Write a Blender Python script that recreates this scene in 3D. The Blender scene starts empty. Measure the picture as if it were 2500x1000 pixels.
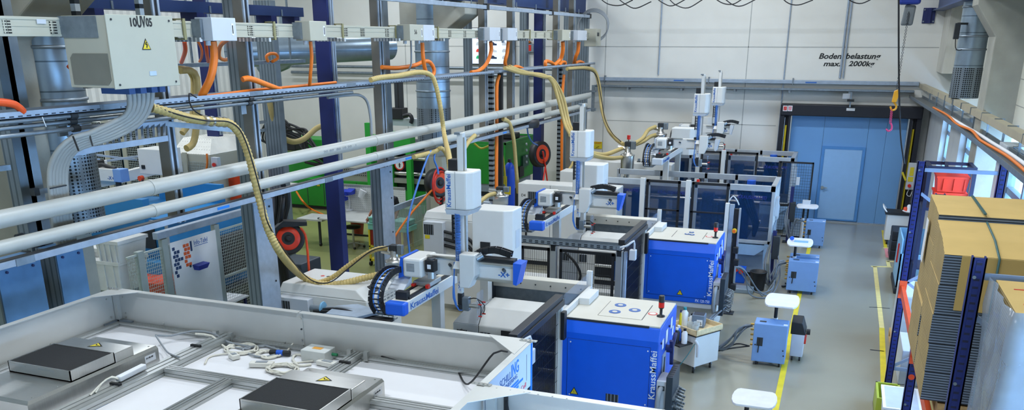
import bpy, bmesh, math, random
from mathutils import Vector, Matrix
random.seed(7)
S = bpy.context.scene
COL = S.collection
PI = math.pi
# ------------------------------------------------------------------ camera (30 mm, top crop of a taller frame -> lens shift)
EYE = Vector((0, 0, 5.0)); FPX = 2082.75; CX, CY = 1250.0, 807.4
PITCH, YAW = .3285, -.3612
fw = Vector((math.sin(YAW)*math.cos(PITCH), math.cos(YAW)*math.cos(PITCH), -math.sin(PITCH)))
rt = Vector((math.cos(YAW), -math.sin(YAW), 0)); up = rt.cross(fw)
def ray(x, y): return rt*((x-CX)/FPX) - up*((y-CY)/FPX) + fw
def PZ(x, y, z): d = ray(x, y); return EYE + d*((z-EYE.z)/d.z)      # pixel -> point on a level plane
def PY(x, y, Y): d = ray(x, y); return EYE + d*(Y/d.y)              # pixel -> point on a cross plane
def PX(x, y, X): d = ray(x, y); return EYE + d*(X/d.x)              # pixel -> point on a lengthwise plane
cd = bpy.data.cameras.new('camera'); cam = bpy.data.objects.new('camera', cd); COL.objects.link(cam)
cam.matrix_world = Matrix(((rt.x, up.x, -fw.x, EYE.x), (rt.y, up.y, -fw.y, EYE.y), (rt.z, up.z, -fw.z, EYE.z), (0, 0, 0, 1)))
cd.sensor_width = 36; cd.lens = FPX*36/2500; cd.shift_y = (CY-500)/2500; cd.clip_end = 200
S.camera = cam
# ------------------------------------------------------------------ materials
def lin(h):
    h = h.lstrip('#'); c = [int(h[i:i+2], 16)/255 for i in (0, 2, 4)]
    return [v/12.92 if v <= .04045 else ((v+.055)/1.055)**2.4 for v in c]
MATS = {}
def mat(name, hexc, rough=.5, metal=0., var=.06, scale=6., bump=0., bscale=60., alpha=1., trans=0., emit=0., coat=0., stretch=None):
    if name in MATS: return MATS[name]
    m = bpy.data.materials.new(name); m.use_nodes = True; nt = m.node_tree; nd = nt.nodes; ln = nt.links
    b = nd['Principled BSDF']; c = lin(hexc)
    tc = nd.new('ShaderNodeTexCoord'); src = tc.outputs['Object']
    if stretch:
        mp = nd.new('ShaderNodeMapping'); mp.inputs['Scale'].default_value = stretch; ln.new(src, mp.inputs['Vector']); src = mp.outputs[0]
    nz = nd.new('ShaderNodeTexNoise'); nz.inputs['Scale'].default_value = scale; nz.inputs['Detail'].default_value = 4
    ln.new(src, nz.inputs['Vector'])
    rp = nd.new('ShaderNodeValToRGB'); rp.color_ramp.elements[0].position = .3; rp.color_ramp.elements[1].position = .7
    rp.color_ramp.elements[0].color = [max(0, v*(1-var)) for v in c]+[1]; rp.color_ramp.elements[1].color = [min(1, v*(1+var)) for v in c]+[1]
    ln.new(nz.outputs['Fac'], rp.inputs['Fac']); ln.new(rp.outputs['Color'], b.inputs['Base Color'])
    b.inputs['Roughness'].default_value = rough; b.inputs['Metallic'].default_value = metal
    if coat: b.inputs['Coat Weight'].default_value = coat; b.inputs['Coat Roughness'].default_value = .15
    if alpha < 1: b.inputs['Alpha'].default_value = alpha; b.inputs['Specular IOR Level'].default_value = .12
    if trans: b.inputs['Transmission Weight'].default_value = trans
    if emit:
        ln.new(rp.outputs['Color'], b.inputs['Emission Color']); b.inputs['Emission Strength'].default_value = emit
    if bump:
        n2 = nd.new('ShaderNodeTexNoise'); n2.inputs['Scale'].default_value = bscale; ln.new(src, n2.inputs['Vector'])
        bp = nd.new('ShaderNodeBump'); bp.inputs['Strength'].default_value = bump; bp.inputs['Distance'].default_value = .01
        ln.new(n2.outputs['Fac'], bp.inputs['Height']); ln.new(bp.outputs[0], b.inputs['Normal'])
    MATS[name] = m
    return m
def pattern(m, kind, hexc, **k):
    """mix a second colour into a material by a pattern laid on the object's own coordinates"""
    nt = m.node_tree; nd = nt.nodes; ln = nt.links; b = nd['Principled BSDF']
    old = b.inputs['Base Color'].links[0].from_socket
    tc = nd.new('ShaderNodeTexCoord')
    mp = nd.new('ShaderNodeMapping'); mp.inputs['Scale'].default_value = k.get('scale', (1, 1, 1)); ln.new(tc.outputs['Object'], mp.inputs['Vector'])
    if kind == 'holes':
        v = nd.new('ShaderNodeTexVoronoi'); v.inputs['Scale'].default_value = k.get('n', 30); v.inputs['Randomness'].default_value = 0
        ln.new(mp.outputs[0], v.inputs['Vector']); src = v.outputs['Distance']; op, th = 'LESS_THAN', k.get('th', .3)
    else:
        sp = nd.new('ShaderNodeSeparateXYZ'); ln.new(mp.outputs[0], sp.inputs[0])
        fr = nd.new('ShaderNodeMath'); fr.operation = 'FRACT'; ln.new(sp.outputs[k['axis']], fr.inputs[0]); src = fr.outputs[0]; op, th = 'LESS_THAN', k.get('th', .5)
    lt = nd.new('ShaderNodeMath'); lt.operation = op; lt.inputs[1].default_value = th; ln.new(src, lt.inputs[0])
    mx = nd.new('ShaderNodeMix'); mx.data_type = 'RGBA'; ln.new(lt.outputs[0], mx.inputs[0]); ln.new(old, mx.inputs[6]); mx.inputs[7].default_value = lin(hexc)+[1]
    ln.new(mx.outputs[2], b.inputs['Base Color'])
    return m
# ------------------------------------------------------------------ mesh builder
class MB:
    def __init__(s): s.v = []; s.f = []; s.sm = []
    def add(s, vs, fs, smooth=False):
        n = len(s.v); s.v += [Vector(p) for p in vs]; s.f += [tuple(i+n for i in f) for f in fs]; s.sm += [smooth]*len(fs); return s
    def box(s, a, b):
        x0, x1 = sorted((a[0], b[0])); y0, y1 = sorted((a[1], b[1])); z0, z1 = sorted((a[2], b[2]))
        return s.add([(x0,y0,z0),(x1,y0,z0),(x1,y1,z0),(x0,y1,z0),(x0,y0,z1),(x1,y0,z1),(x1,y1,z1),(x0,y1,z1)],
                     [(0,3,2,1),(4,5,6,7),(0,1,5,4),(1,2,6,5),(2,3,7,6),(3,0,4,7)])
    def cbox(s, c, d): return s.box([c[i]-d[i]/2 for i in range(3)], [c[i]+d[i]/2 for i in range(3)])
    def bar(s, p, q, w, h=None, upv=(0,0,1)):
        p = Vector(p); q = Vector(q); h = h or w; d = (q-p).normalized(); u = Vector(upv)
        if abs(d.dot(u)) > .98: u = Vector((0,1,0)) if abs(d.y) < .9 else Vector((1,0,0))
        x = d.cross(u).normalized()*(w/2); y = x.cross(d).normalized()*(h/2)
        vs = [p-x-y, p+x-y, p+x+y, p-x+y, q-x-y, q+x-y, q+x+y, q-x+y]
        return s.add(vs, [(0,1,2,3)[::-1],(4,5,6,7),(0,1,5,4),(1,2,6,5),(2,3,7,6),(3,0,4,7)])
    def prism(s, poly, axis, a, b):
        n = len(poly)
        def P(u, v, t): return {'x': (t,u,v), 'y': (u,t,v), 'z': (u,v,t)}[axis]
        vs = [P(u, v, a) for u, v in poly]+[P(u, v, b) for u, v in poly]
        fs = [tuple(range(n))[::-1], tuple(range(n, 2*n))]+[(i, (i+1) % n, n+(i+1) % n, n+i) for i in range(n)]
        ar = sum(poly[i][0]*poly[(i+1) % n][1]-poly[(i+1) % n][0]*poly[i][1] for i in range(n))
        flip = (ar < 0) ^ (b < a) ^ (axis == 'y')
        if flip: fs = [f[::-1] for f in fs]
        return s.add(vs, fs)
    def hull(s, A, B):
        """frustum between two matching rings of points"""
        n = len(A)
        return s.add(list(A)+list(B), [tuple(range(n))[::-1], tuple(range(n, 2*n))]+[(i, (i+1) % n, n+(i+1) % n, n+i) for i in range(n)])
    def cyl(s, p, q, r, r2=None, n=16, caps=True):
        p = Vector(p); q = Vector(q); r2 = r if r2 is None else r2; d = (q-p).normalized()
        u = Vector((0,0,1)) if abs(d.z) < .9 else Vector((1,0,0)); x = d.cross(u).normalized(); y = d.cross(x)
        vs = [p+(x*math.cos(2*PI*i/n)+y*math.sin(2*PI*i/n))*r for i in range(n)]+[q+(x*math.cos(2*PI*i/n)+y*math.sin(2*PI*i/n))*r2 for i in range(n)]
        s.add(vs, [(i, (i+1) % n, n+(i+1) % n, n+i)[::-1] for i in range(n)], True)
        if caps: s.add(vs, [tuple(range(n)), tuple(range(n, 2*n))[::-1]])
        return s
    def lathe(s, prof, c=(0,0,0), n=20, axis='z'):
        c = Vector(c); vs = []
        for r, z in prof:
            for i in range(n):
                a = 2*PI*i/n; x, y = r*math.cos(a), r*math.sin(a)
                vs.append(c+Vector({'z': (x,y,z), 'x': (z,x,y), 'y': (y,z,x)}[axis]))
        fs = [(k*n+i, k*n+(i+1) % n, (k+1)*n+(i+1) % n, (k+1)*n+i) for k in range(len(prof)-1) for i in range(n)]
        s.add(vs, fs, True)
        return s.add(vs[:n]+vs[-n:], [tuple(range(n))[::-1], tuple(range(n, 2*n))])
    def tube(s, pts, r, n=8, step=.06, rib=0., pitch=.05, smooth=True, loop=False):
        P = path(pts, step if not rib else pitch/4) if smooth else [Vector(p) for p in pts]
        N = len(P); vs = []; u = None
        for k in range(N):
            d = (P[min(k+1, N-1)]-P[max(k-1, 0)]).normalized()
            if u is None: u = d.orthogonal().normalized()
            u = (u-d*u.dot(d)); u = u.normalized() if u.length > 1e-6 else d.orthogonal().normalized()
            w = d.cross(u); rr = r*(1+rib*(1 if k % 4 in (0, 1) else -1)) if rib else r
            vs += [P[k]+(u*math.cos(2*PI*i/n)+w*math.sin(2*PI*i/n))*rr for i in range(n)]
        s.add(vs, [(k*n+i, k*n+(i+1) % n, (k+1)*n+(i+1) % n, (k+1)*n+i) for k in range(N-1) for i in range(n)], True)
        return s.add(vs[:n]+vs[-n:], [tuple(range(n))[::-1], tuple(range(n, 2*n))])
    def sphere(s, c, r, n=14, sq=(1,1,1)):
        prof = [(max(1e-4, math.sin(PI*k/n)), -math.cos(PI*k/n)) for k in range(n+1)]
        m = MB().lathe(prof, n=n+4); m.v = [Vector((p.x*r*sq[0]+c[0], p.y*r*sq[1]+c[1], p.z*r*sq[2]+c[2])) for p in m.v]
        return s.join(m)
    def quad(s, *p): return s.add(p, [tuple(range(len(p)))])
    def grid(s, o, ux, uy, nx, ny, w, t=None):
        """a welded wire panel: nx upright and ny level wires"""
        o = Vector(o); ux = Vector(ux); uy = Vector(uy)
        nrm = ux.cross(uy).normalized()
        for i in range(nx+1): s.bar(o+ux*(i/nx), o+ux*(i/nx)+uy, w, w, nrm)
        for j in range(ny+1): s.bar(o+uy*(j/ny)+nrm*w, o+uy*(j/ny)+ux+nrm*w, w, w, nrm)
        return s
    def join(s, m): n = len(s.v); s.v += m.v; s.f += [tuple(i+n for i in f) for f in m.f]; s.sm += m.sm; return s
    def xf(s, M): s.v = [M @ p for p in s.v]; return s
    def rz(s, a, c): return s.xf(Matrix.Translation(Vector(c)) @ Matrix.Rotation(a, 4, 'Z') @ Matrix.Translation(-Vector(c)))
    def build(s, name, m, parent=None, bevel=0., seg=2, origin=None):
        o = Vector(ORG[parent.name]) if parent else None
        if o is None:
            if origin is not None: o = Vector(origin)
            else:
                xs = [p.x for p in s.v]; ys = [p.y for p in s.v]; zs = [p.z for p in s.v]
                o = Vector(((min(xs)+max(xs))/2, (min(ys)+max(ys))/2, min(zs)))
        me = bpy.data.meshes.new(name); me.from_pydata([p-o for p in s.v], [], s.f); me.polygons.foreach_set('use_smooth', s.sm)
        me.update(); me.materials.append(m)
        ob = bpy.data.objects.new(name, me); COL.objects.link(ob)
        if parent: ob.parent = parent
        else: ob.location = o
        ORG[ob.name] = tuple(o)
        if bevel:
            bm = ob.modifiers.new('bevel', 'BEVEL'); bm.width = bevel; bm.segments = seg; bm.limit_method = 'ANGLE'; bm.angle_limit = .6
        return ob
ORG = {}
def path(pts, step):
    P = [Vector(p) for p in pts]
    if len(P) < 3: 
        n = max(1, int((P[1]-P[0]).length/step)); return [P[0].lerp(P[1], i/n) for i in range(n+1)]
    Q = [P[0]*2-P[1]]+P+[P[-1]*2-P[-2]]; out = []
    for k in range(1, len(Q)-2):
        a, b, c, d = Q[k-1:k+3]; n = max(2, int((c-b).length/step))
        for i in range(n):
            t = i/n; out.append(.5*((2*b)+(c-a)*t+(2*a-5*b+4*c-d)*t*t+(3*b-a-3*c+d)*t**3))
    return out+[P[-1]]
def tag(o, label, cat, group=None):
    o['label'] = label; o['category'] = cat
    if group: o['group'] = group
    return o
def thing(name, loc, label, cat, group=None):
    o = bpy.data.objects.new(name, None); COL.objects.link(o); o.location = loc; o.empty_display_size = .1; ORG[o.name] = tuple(loc)
    return tag(o, label, cat, group)
def structure(o, label=None):
    o['kind'] = 'structure'
    if label: o['label'] = label
    return o
def kids(o): return [c for c in bpy.data.objects if c.parent == o]
def copy_tree(o, offset=None, label=None, parent=None, tree=None):
    c = o.copy(); COL.objects.link(c)
    if parent: c.parent = parent
    if offset is not None: c.location = o.location+Vector(offset); ORG[c.name] = tuple(Vector(ORG[o.name])+Vector(offset))
    if label: c['label'] = label
    for ch in kids(o): copy_tree(ch, None, None, c)
    return c
def one(name, m, mb, label, cat, group=None, bevel=0., origin=None): return tag(mb.build(name, m, None, bevel, origin=origin), label, cat, group)
def text(body, o, xd, yd, h, m, parent, name='lettering', width=None, shear=0., bold=0., depth=.002, align='LEFT', sp=1.0):
    """raised lettering: cap height h, starting at o, running along xd with its top towards yd; width stretches the run"""
    cu = bpy.data.curves.new('t', 'FONT'); cu.body = body; cu.size = 1; cu.shear = shear; cu.offset = bold; cu.extrude = depth/2/h*.7; cu.align_x = align; cu.space_character = sp
    cu.resolution_u = 3
    to = bpy.data.objects.new('t', cu); COL.objects.link(to)
    me = bpy.data.meshes.new_from_object(to.evaluated_get(bpy.context.evaluated_depsgraph_get()))
    bpy.data.objects.remove(to); bpy.data.curves.remove(cu)
    xd = Vector(xd).normalized(); yd = Vector(yd).normalized(); n = xd.cross(yd); o = Vector(o)
    xs = [v.co.x for v in me.vertices]; k = h/.70; kx = k
    if width: kx = width/(max(xs)-min(xs))
    x0 = min(xs) if align == 'LEFT' else 0
    mb = MB(); mb.v = [o+xd*((v.co.x-x0)*kx)+yd*(v.co.y*k)+n*(v.co.z*k+depth/2) for v in me.vertices]
    mb.f = [tuple(p.vertices) for p in me.polygons]; mb.sm = [False]*len(mb.f); bpy.data.meshes.remove(me)
    return mb.build(name, m, parent)
def box(a, b): return MB().box(a, b)
# palette
WHITE = mat('machine white', '#d2d3d0', .45, var=.02)
CREAM = mat('cream sheet', '#c9c6ba', .5, var=.02)
BLUE = mat('machine blue', '#0058d2', .42, var=.03)
DBLUE = mat('blue cap', '#1c5ccc', .4, var=.03)
NAVY = mat('navy steel', '#12205c', .5, var=.06)
BLACK = mat('black plastic', '#17191d', .5, var=.1)
DARK = mat('dark steel', '#33383d', .5, .3)
ALU = mat('anodised aluminium', '#b9bcbb', .36, .75, var=.03)
GALV = mat('galvanised steel', '#848f98', .42, .7, var=.12, scale=14)
GALVL = mat('pale galvanised steel', '#9caaba', .45, .35, var=.1, scale=9)
STEEL = mat('brushed steel', '#c4c4c0', .3, .9, var=.05, stretch=(1, 20, 1))
BEIGE = mat('beige enamel', '#aeae9e', .45, var=.02)
PGREY = mat('pale grey enamel', '#bfc5cc', .45, var=.02)
CGREY = mat('chiller grey', '#7298cc', .5, var=.03)
RED = mat('signal red', '#d0281a', .4, var=.03)
ORANGE = mat('orange cable', '#e8791c', .45, var=.03)
YELLOW = mat('yellow', '#d6c22a', .5, var=.05)
HOSE = mat('beige hose', '#b9a469', .55, var=.06, scale=20)
GREEN = mat('machine green', '#1f8a2c', .45, var=.03)
CONC = mat('concrete', '#9a9a90', .85, var=.1, scale=3, bump=.15, bscale=40)
PAPER = mat('white paper', '#dfe2e6', .7, var=.02)
TEXTBLUE = mat('lettering blue', '#1f5fb0', .5, var=.02)
INK = mat('black ink', '#15171a', .6, var=.05)
CABLE = mat('grey cable', '#8d949a', .5, var=.04)
WPAINT = mat('white lettering', '#e4ecf6', .5, var=.01)
# ================================================================== SHELL
YW = 26.4
FLOORM = mat('epoxy floor', '#96927f', .27, var=.07, scale=.6, coat=.6)
WALLM = mat('white painted concrete', '#dcdcd6', .8, var=.03, scale=1.5, bump=.08, bscale=30)
SIDING = mat('pale siding', '#cfcfc0', .7, var=.03, scale=2)
fl = structure(box((-19, -4, -.2), (6, YW+.2, 0)).build('floor', FLOORM))
structure(box((-18.8, -4, 0), (-7.7, YW, .003)).build('floor', mat('epoxy floor with painted shade', '#8a8e58', .34, var=.07, scale=.6, coat=.2)))  # same floor, the left bay's shade put into a darker olive colour
LINEM = mat('yellow floor paint', '#d8c424', .5, var=.12, scale=5)
LINEP = mat('pale yellow floor paint', '#d8c884', .5, var=.12, scale=5)
PINK = mat('faded red floor paint', '#d68a94', .5, var=.12, scale=5)
def strip(a, b, w, m):
    a = Vector((a[0], a[1], 0)); b = Vector((b[0], b[1], 0)); d = (b-a).normalized(); n = Vector((-d.y, d.x, 0))*w/2
    MB().hull([a-n, b-n, b+n, a+n], [p+Vector((0, 0, .003)) for p in (a-n, b-n, b+n, a+n)]).build('floor_line', m, fl)
strip((-.43, 7), (-.43, 24.2), .09, LINEM)
p = PZ(2128, 650, 0); q = PZ(2155, 925, 0)
strip(PZ(2136, 650, 0), PZ(2153, 800, 0), .085, LINEP); strip(PZ(2153, 800, 0), PZ(2160, 1000, 0), .09, LINEM)
strip(PZ(2127, 650, 0), PZ(2176, 651, 0), .1, LINEP); strip(PZ(2167, 636, 0), PZ(2170, 650, 0), .08, LINEP); strip(PZ(2165, 638, 0), PZ(2182, 638, 0), .08, LINEP)
strip(PZ(2156, 562, 0), PZ(2162, 604, 0), .08, LINEM); strip(PZ(2157, 605, 0), PZ(2190, 605, 0), .08, LINEP); strip(PZ(2163, 606, 0), PZ(2167, 628, 0), .08, PINK)
strip(PZ(2160, 583, 0), PZ(2176, 583, 0), .06, LINEP)
strip(PZ(2122, 749, 0), PZ(2172, 752, 0), .03, DARK); strip(PZ(2124, 853, 0), PZ(2158, 857, 0), .04, DARK)
wb = structure(box((-19, YW, 0), (6, YW+.2, 9)).build('wall_back', WALLM))
JOINT = mat('joint grey', '#a9aca9', .8)
jm = MB(); zj = PY(1800, 114.5, YW).z
for a, b in ((-18, -12.4), (-12.2, 2.18)): jm.box((a, YW-.004, zj-.012), (b, YW+.01, zj+.012))
for px, y0, y1 in ((1837, 0, 350), (985, 0, 500), (1483, 300, 301)):
    a = PY(px, 0, YW); jm.box((a.x-.012, YW-.004, 0.1), (a.x+.012, YW+.01, 8.8))
jm.box((-7, YW-.004, PY(1600, 297, YW).z-.01), (-1.8, YW+.01, PY(1600, 297, YW).z+.01))
jm.build('wall_joint', JOINT, wb)
wl = structure(box((-19, -4, 0), (-18.8, YW, 9)).build('wall_left', pattern(mat('ribbed pale cladding', '#d4d6d4', .7), 'stripe', '#c2c5c4', axis=1, scale=(1, 4, 1), th=.5)))
# right wall: siding above, piers and windows below
wr = structure(box((2.68, 6, 3.55), (2.9, YW, 9)).build('wall_right', pattern(SIDING, 'stripe', '#8f9088', axis=2, scale=(1, 1, 2.4), th=.035)))
structure(box((2.2, 8, 0), (2.62, YW, .88)).build('wall_sill', mat('sill concrete', '#b9bcba', .8, var=.05)))
structure(box((2.2, YW-1.6, 4.2), (2.7, YW, 9)).build('wall_corner', mat('streaked pale concrete', '#c4c3ba', .8, var=.1, scale=2, stretch=(3, 3, .3))))
PIER = mat('pier concrete', '#b4b8ba', .8, var=.06, scale=2)
for k, (y0, y1) in enumerate(((22.7, YW), (19.1, 21.0))): structure(box((2.2, y0, .88), (2.6, y1, 3.56)).build('wall_pier', PIER))
P3 = MB().prism([(2.72, .88), (2.2, .88), (2.2, 5.05), (1.86, 5.55), (1.86, 9), (2.72, 9)], 'y', 16.75, 17.5)
structure(P3.build('wall_pillar', CONC, bevel=.015))
structure(box((2.24, 14.1, .88), (2.5, 14.75, 3.56)).build('trim_1', mat('window column white', '#c3cad2', .5)))
FRAME = mat('window frame grey', '#8ea2b6', .45, .3)
GLASS = mat('window glass', '#dbe8f5', .05, alpha=.12, var=0)
for k, (y0, y1, bars) in enumerate(((21.0, 22.7, 1), (17.5, 19.1, 1), (9.2, 14.1, 4))):
    w = MB(); n = bars
    for j in range(n+1): yy = y0+(y1-y0)*j/n; w.box((2.32, yy-.05, .88), (2.42, yy+.05, 3.56))
    for zz in (.93, 2.35, 2.95, 3.5): w.box((2.33, y0, zz-.045), (2.41, y1, zz+.045))
    f = structure(w.build('window_%d' % (k+1), FRAME))
    box((2.365, y0, .9), (2.375, y1, 3.55)).build('pane', GLASS, f)
structure(box((-19, -4.2, 0), (6, -4, 9)).build('wall_front', WALLM))
structure(box((2.68, -4, 3.55), (2.9, 6, 9)).build('wall_right_near', SIDING)); structure(box((2.2, -4, 0), (2.62, 8, .88)).build('wall_sill_near', MATS['sill concrete'])); structure(box((2.2, 6.8, .88), (2.6, 9.2, 3.56)).build('wall_pier', PIER))
structure(box((-19, -4, 9), (6, YW+.2, 9.2)).build('ceiling', mat('ceiling grey', '#b5b5b0', .9)))
# crane runway beams (I-section, blue)
BEAMB = mat('crane beam blue', '#163466', .5, var=.05)
def ibeam(x, y0, y1, z0, h, w, lab):
    m = MB(); m.box((x-w/2, y0, z0), (x+w/2, y1, z0+.03)).box((x-w/2, y0, z0+h-.03), (x+w/2, y1, z0+h)).box((x-.012, y0, z0+.03), (x+.012, y1, z0+h-.03))
    structure(m.build('trim_beam', BEAMB), lab)
ibeam(-7.6, 2, YW-.05, 5.75, .5, .3, 'blue steel crane runway beam along the tops of the left pillars')
ibeam(2.02, 8, YW-.05, 5.72, .5, .28, 'blue steel crane runway beam on the right wall')
t = thing('beam_end_plate', PY(2268, 60, YW-.05), 'dark blue bolted end plate of the crane beam high on the white wall', 'plate')
a, b = PY(2250, 57, YW-.02), PY(2286, 19, YW-.02)
MB().box((a.x, YW-.03, a.z), (b.x, YW, b.z)).build('plate', NAVY, t); MB().box((a.x+.12, YW-.08, a.z), (a.x+.2, YW-.03, b.z)).build('rib', NAVY, t)
for u in (.1, .9):
    for v in (.12, .88):
        c = (a.x+(b.x-a.x)*u, YW-.03, a.z+(b.z-a.z)*v); MB().cyl(c, (c[0], c[1]-.03, c[2]), .022, n=6).build('bolt', GALV, t)
# left pillars with corbels
for k, (y0, lab) in enumerate(((6.75, 'grey concrete pillar with corbel behind the large beige junction box'), (16.9, 'grey concrete pillar with corbel behind the numbered beige tap-off box'))):
    m = MB().prism([(-8.9 if k == 0 else -8.42, 0), (-8.12, 0), (-8.12, 5.0), (-7.4, 5.5), (-7.4, 5.75), (-8.9, 5.75), (-8.9, 5.3), (-8.9 if k == 0 else -8.42, 5.0)], 'y', y0, y0+.75)
    structure(m.build('wall_pillar', CONC, bevel=.02), lab)
    structure(box((-8.9, y0, 5.75), (-8.1, y0+.75, 9)).build('wall_pillar_top', CONC))
# vent ducts beside pillars
SPIRAL = pattern(mat('spiral duct steel', '#8fa0ae', .34, .75, var=.08), 'stripe', '#5c6c78', axis=2, scale=(1, 1, 3.2), th=.05)
PERF = pattern(mat('perforated steel', '#7c8790', .4, .6), 'holes', '#16191c', n=26, th=.36)
def duct(c, r, z0, zp, z1, lab):
    t = thing('vent_duct', (c[0], c[1], z0), lab, 'duct')
    MB().cyl((c[0], c[1], zp), (c[0], c[1], z1), r, n=28).build('pipe', SPIRAL, t)
    MB().cyl((c[0], c[1], z0), (c[0], c[1], zp), r*1.02, n=28).build('perforated_diffuser', PERF, t)
    for z in (zp+.35, zp+.6, zp+1.15): MB().lathe([(r, -.02), (r+.018, -.012), (r+.018, .012), (r, .02)], (c[0], c[1], z), n=28).build('seam_ring', GALV, t)
    return t
c = PY(130, 180, 7.4); c2 = PY(192, 480, 7.4)
duct((c.x, 7.4), .3, 2.9, 3.78, 8.9, 'round silver vent duct with perforated foot beside the left concrete pillar')
c = PY(1057, 200, 17.2); duct((c.x, 17.2), .36, 2.9, 3.62, 8.9, 'round silver vent duct with perforated foot beside the middle concrete pillar')
c = PY(2358, 200, 20.2); d3 = duct((c.x, 20.2), .27, 3.88, 4.47, 8.9, 'round silver vent duct with perforated foot on the right-hand wall')
t = thing('wall_speaker', PY(2338, 85, 19.9), 'small dark unit on a bracket fixed to the right-hand vent duct', 'speaker')
c = PY(2336, 76, 19.85); MB().cbox(c, (.1, .12, .3)).build('body', DARK, t, bevel=.01); MB().bar(c+Vector((0, 0, .14)), c+Vector((.25, .2, .14)), .04).build('bracket', DARK, t)
MB().tube([c+Vector((0, 0, -.15)), c+Vector((.02, 0, -.3)), c+Vector((.08, .05, -.36)), c+Vector((.2, .2, -.33))], .008, 6).build('cable', BLACK, t)
# ---------------------------------------------------------------- sectional gate with wicket door
GX0, GX1, GZ = -1.38, 1.70, 3.0
GATE = mat('gate panel', '#6c9fd4', .55, var=.03, scale=1.2)
GATEF = mat('wicket frame blue', '#4c88c8', .5, var=.03)
t = thing('sectional_gate', ((GX0+GX1)/2, 26.2, 0), 'pale blue industrial gate in a dark portal frame on the back wall', 'gate')
for a, b in ((GX0-.05, -.47), (-.465, .70), (.705, 1.17), (1.175, GX1+.03)): box((a, 26.24, 0.02), (b, 26.3, 3.1)).build('panel', GATE, t, bevel=.004)
w = MB(); w.box((-.46, 26.2, .05), (-.38, 26.245, 2.15)).box((.62, 26.2, .05), (.70, 26.245, 2.15)).box((-.38, 26.2, 2.07), (.62, 26.245, 2.15)).box((-.38, 26.2, .05), (.62, 26.245, .09))
wk = w.build('wicket_frame', GATEF, t)
wd = box((-.375, 26.205, .09), (.615, 26.24, 2.07)).build('wicket_door', mat('wicket panel', '#8db8e4', .55, var=.02), t)
h = MB().cyl((-.33, 26.2, .98), (-.33, 26.14, .98), .045); h.bar((-.33, 26.15, .98), (-.2, 26.15, .98), .022); h.build('door_handle', STEEL, wd)
box((GX0-.05, 26.19, .0), (GX1, 26.3, .03)).build('threshold', GALVL, t)
PORT = mat('portal navy', '#10131f', .5, var=.1)
box((-1.68, 25.95, 2.98), (2.0, 26.38, 3.29)).build('portal_header', PORT, t, bevel=.02)
for x0, x1 in ((-1.68, -1.56), (-1.44, -1.38), (1.70, 1.78), (1.88, 2.0)): box((x0, 26.0, 0), (x1, 26.38, 2.98)).build('portal_post', PORT, t)
for x0, x1 in ((-1.56, -1.44), (1.78, 1.88)): box((x0, 26.2, 0), (x1, 26.38, 2.98)).build('portal_back', PORT, t)
for x, z0 in ((-1.5, .4), (1.83, .3)):
    MB().cyl((x, 26.1, z0), (x, 26.1, 2.7), .03, n=10).build('spring_bar', YELLOW, t); MB().cyl((x-.045, 26.08, .2), (x-.045, 26.08, 2.92), .012, n=8).build('guide_rod', STEEL, t)
box((GX0+.0, 26.0, 0), (GX0+.03, 26.24, 2.98)).build('guide_edge', ALU, t); box((GX1-.03, 26.0, 0), (GX1, 26.24, 2.98)).build('guide_edge', ALU, t)
a = PY(2066, 270, 25.94); box((a.x, 25.94, a.z), (a.x+.22, 25.952, a.z+.07)).build('name_plate', PAPER, t)
for k, m in enumerate((RED, mat('faded sign red', '#d98a94', .5))):
    a = PY(1911+12*k, 271, 25.94); s_ = box((a.x, 25.935, a.z), (a.x+.12, 25.952, a.z+.15)).build('fire_sign', PAPER, t)
    box((a.x+.02, 25.93, a.z+.025), (a.x+.1, 25.936, a.z+.13)).build('sign_field', m, s_); MB().bar((a.x+.05, 25.928, a.z+.04), (a.x+.07, 25.928, a.z+.12), .012, .004).build('flame', PAPER, s_)
c = PY(2224, 430, 25.9)
t = thing('gate_control_box', (c.x, 25.94, c.z-.35), 'tall pale grey gate control box with red switch on the right portal post', 'control box')
box((c.x-.1, 25.85, c.z-.36), (c.x+.1, 26.0, c.z+.36)).build('housing', PGREY, t, bevel=.01)
box((c.x-.05, 25.845, c.z+.02), (c.x+.05, 25.852, c.z+.25)).build('warning_label', YELLOW, t); box((c.x-.07, 25.845, c.z-.14), (c.x+.06, 25.852, c.z-.01)).build('warning_label', YELLOW, t)
MB().cyl((c.x-.01, 25.85, c.z-.25), (c.x-.01, 25.8, c.z-.25), .045).build('main_switch', RED, t)
MB().tube([(c.x, 25.92, c.z-.36), (c.x-.04, 25.9, c.z-.5), (c.x+.05, 25.9, c.z-.55), (c.x+.09, 25.92, c.z-.4)], .01, 6).build('cable', PAPER, t)
t = thing('pull_cord_rail', PY(2205, 500, 25.8), 'yellow leaning hand bar beside the gate control box', 'bar')
MB().bar(PY(2203, 420, 25.85), PY(2211, 440, 25.85), .05).build('bar', YELLOW, t)
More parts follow.
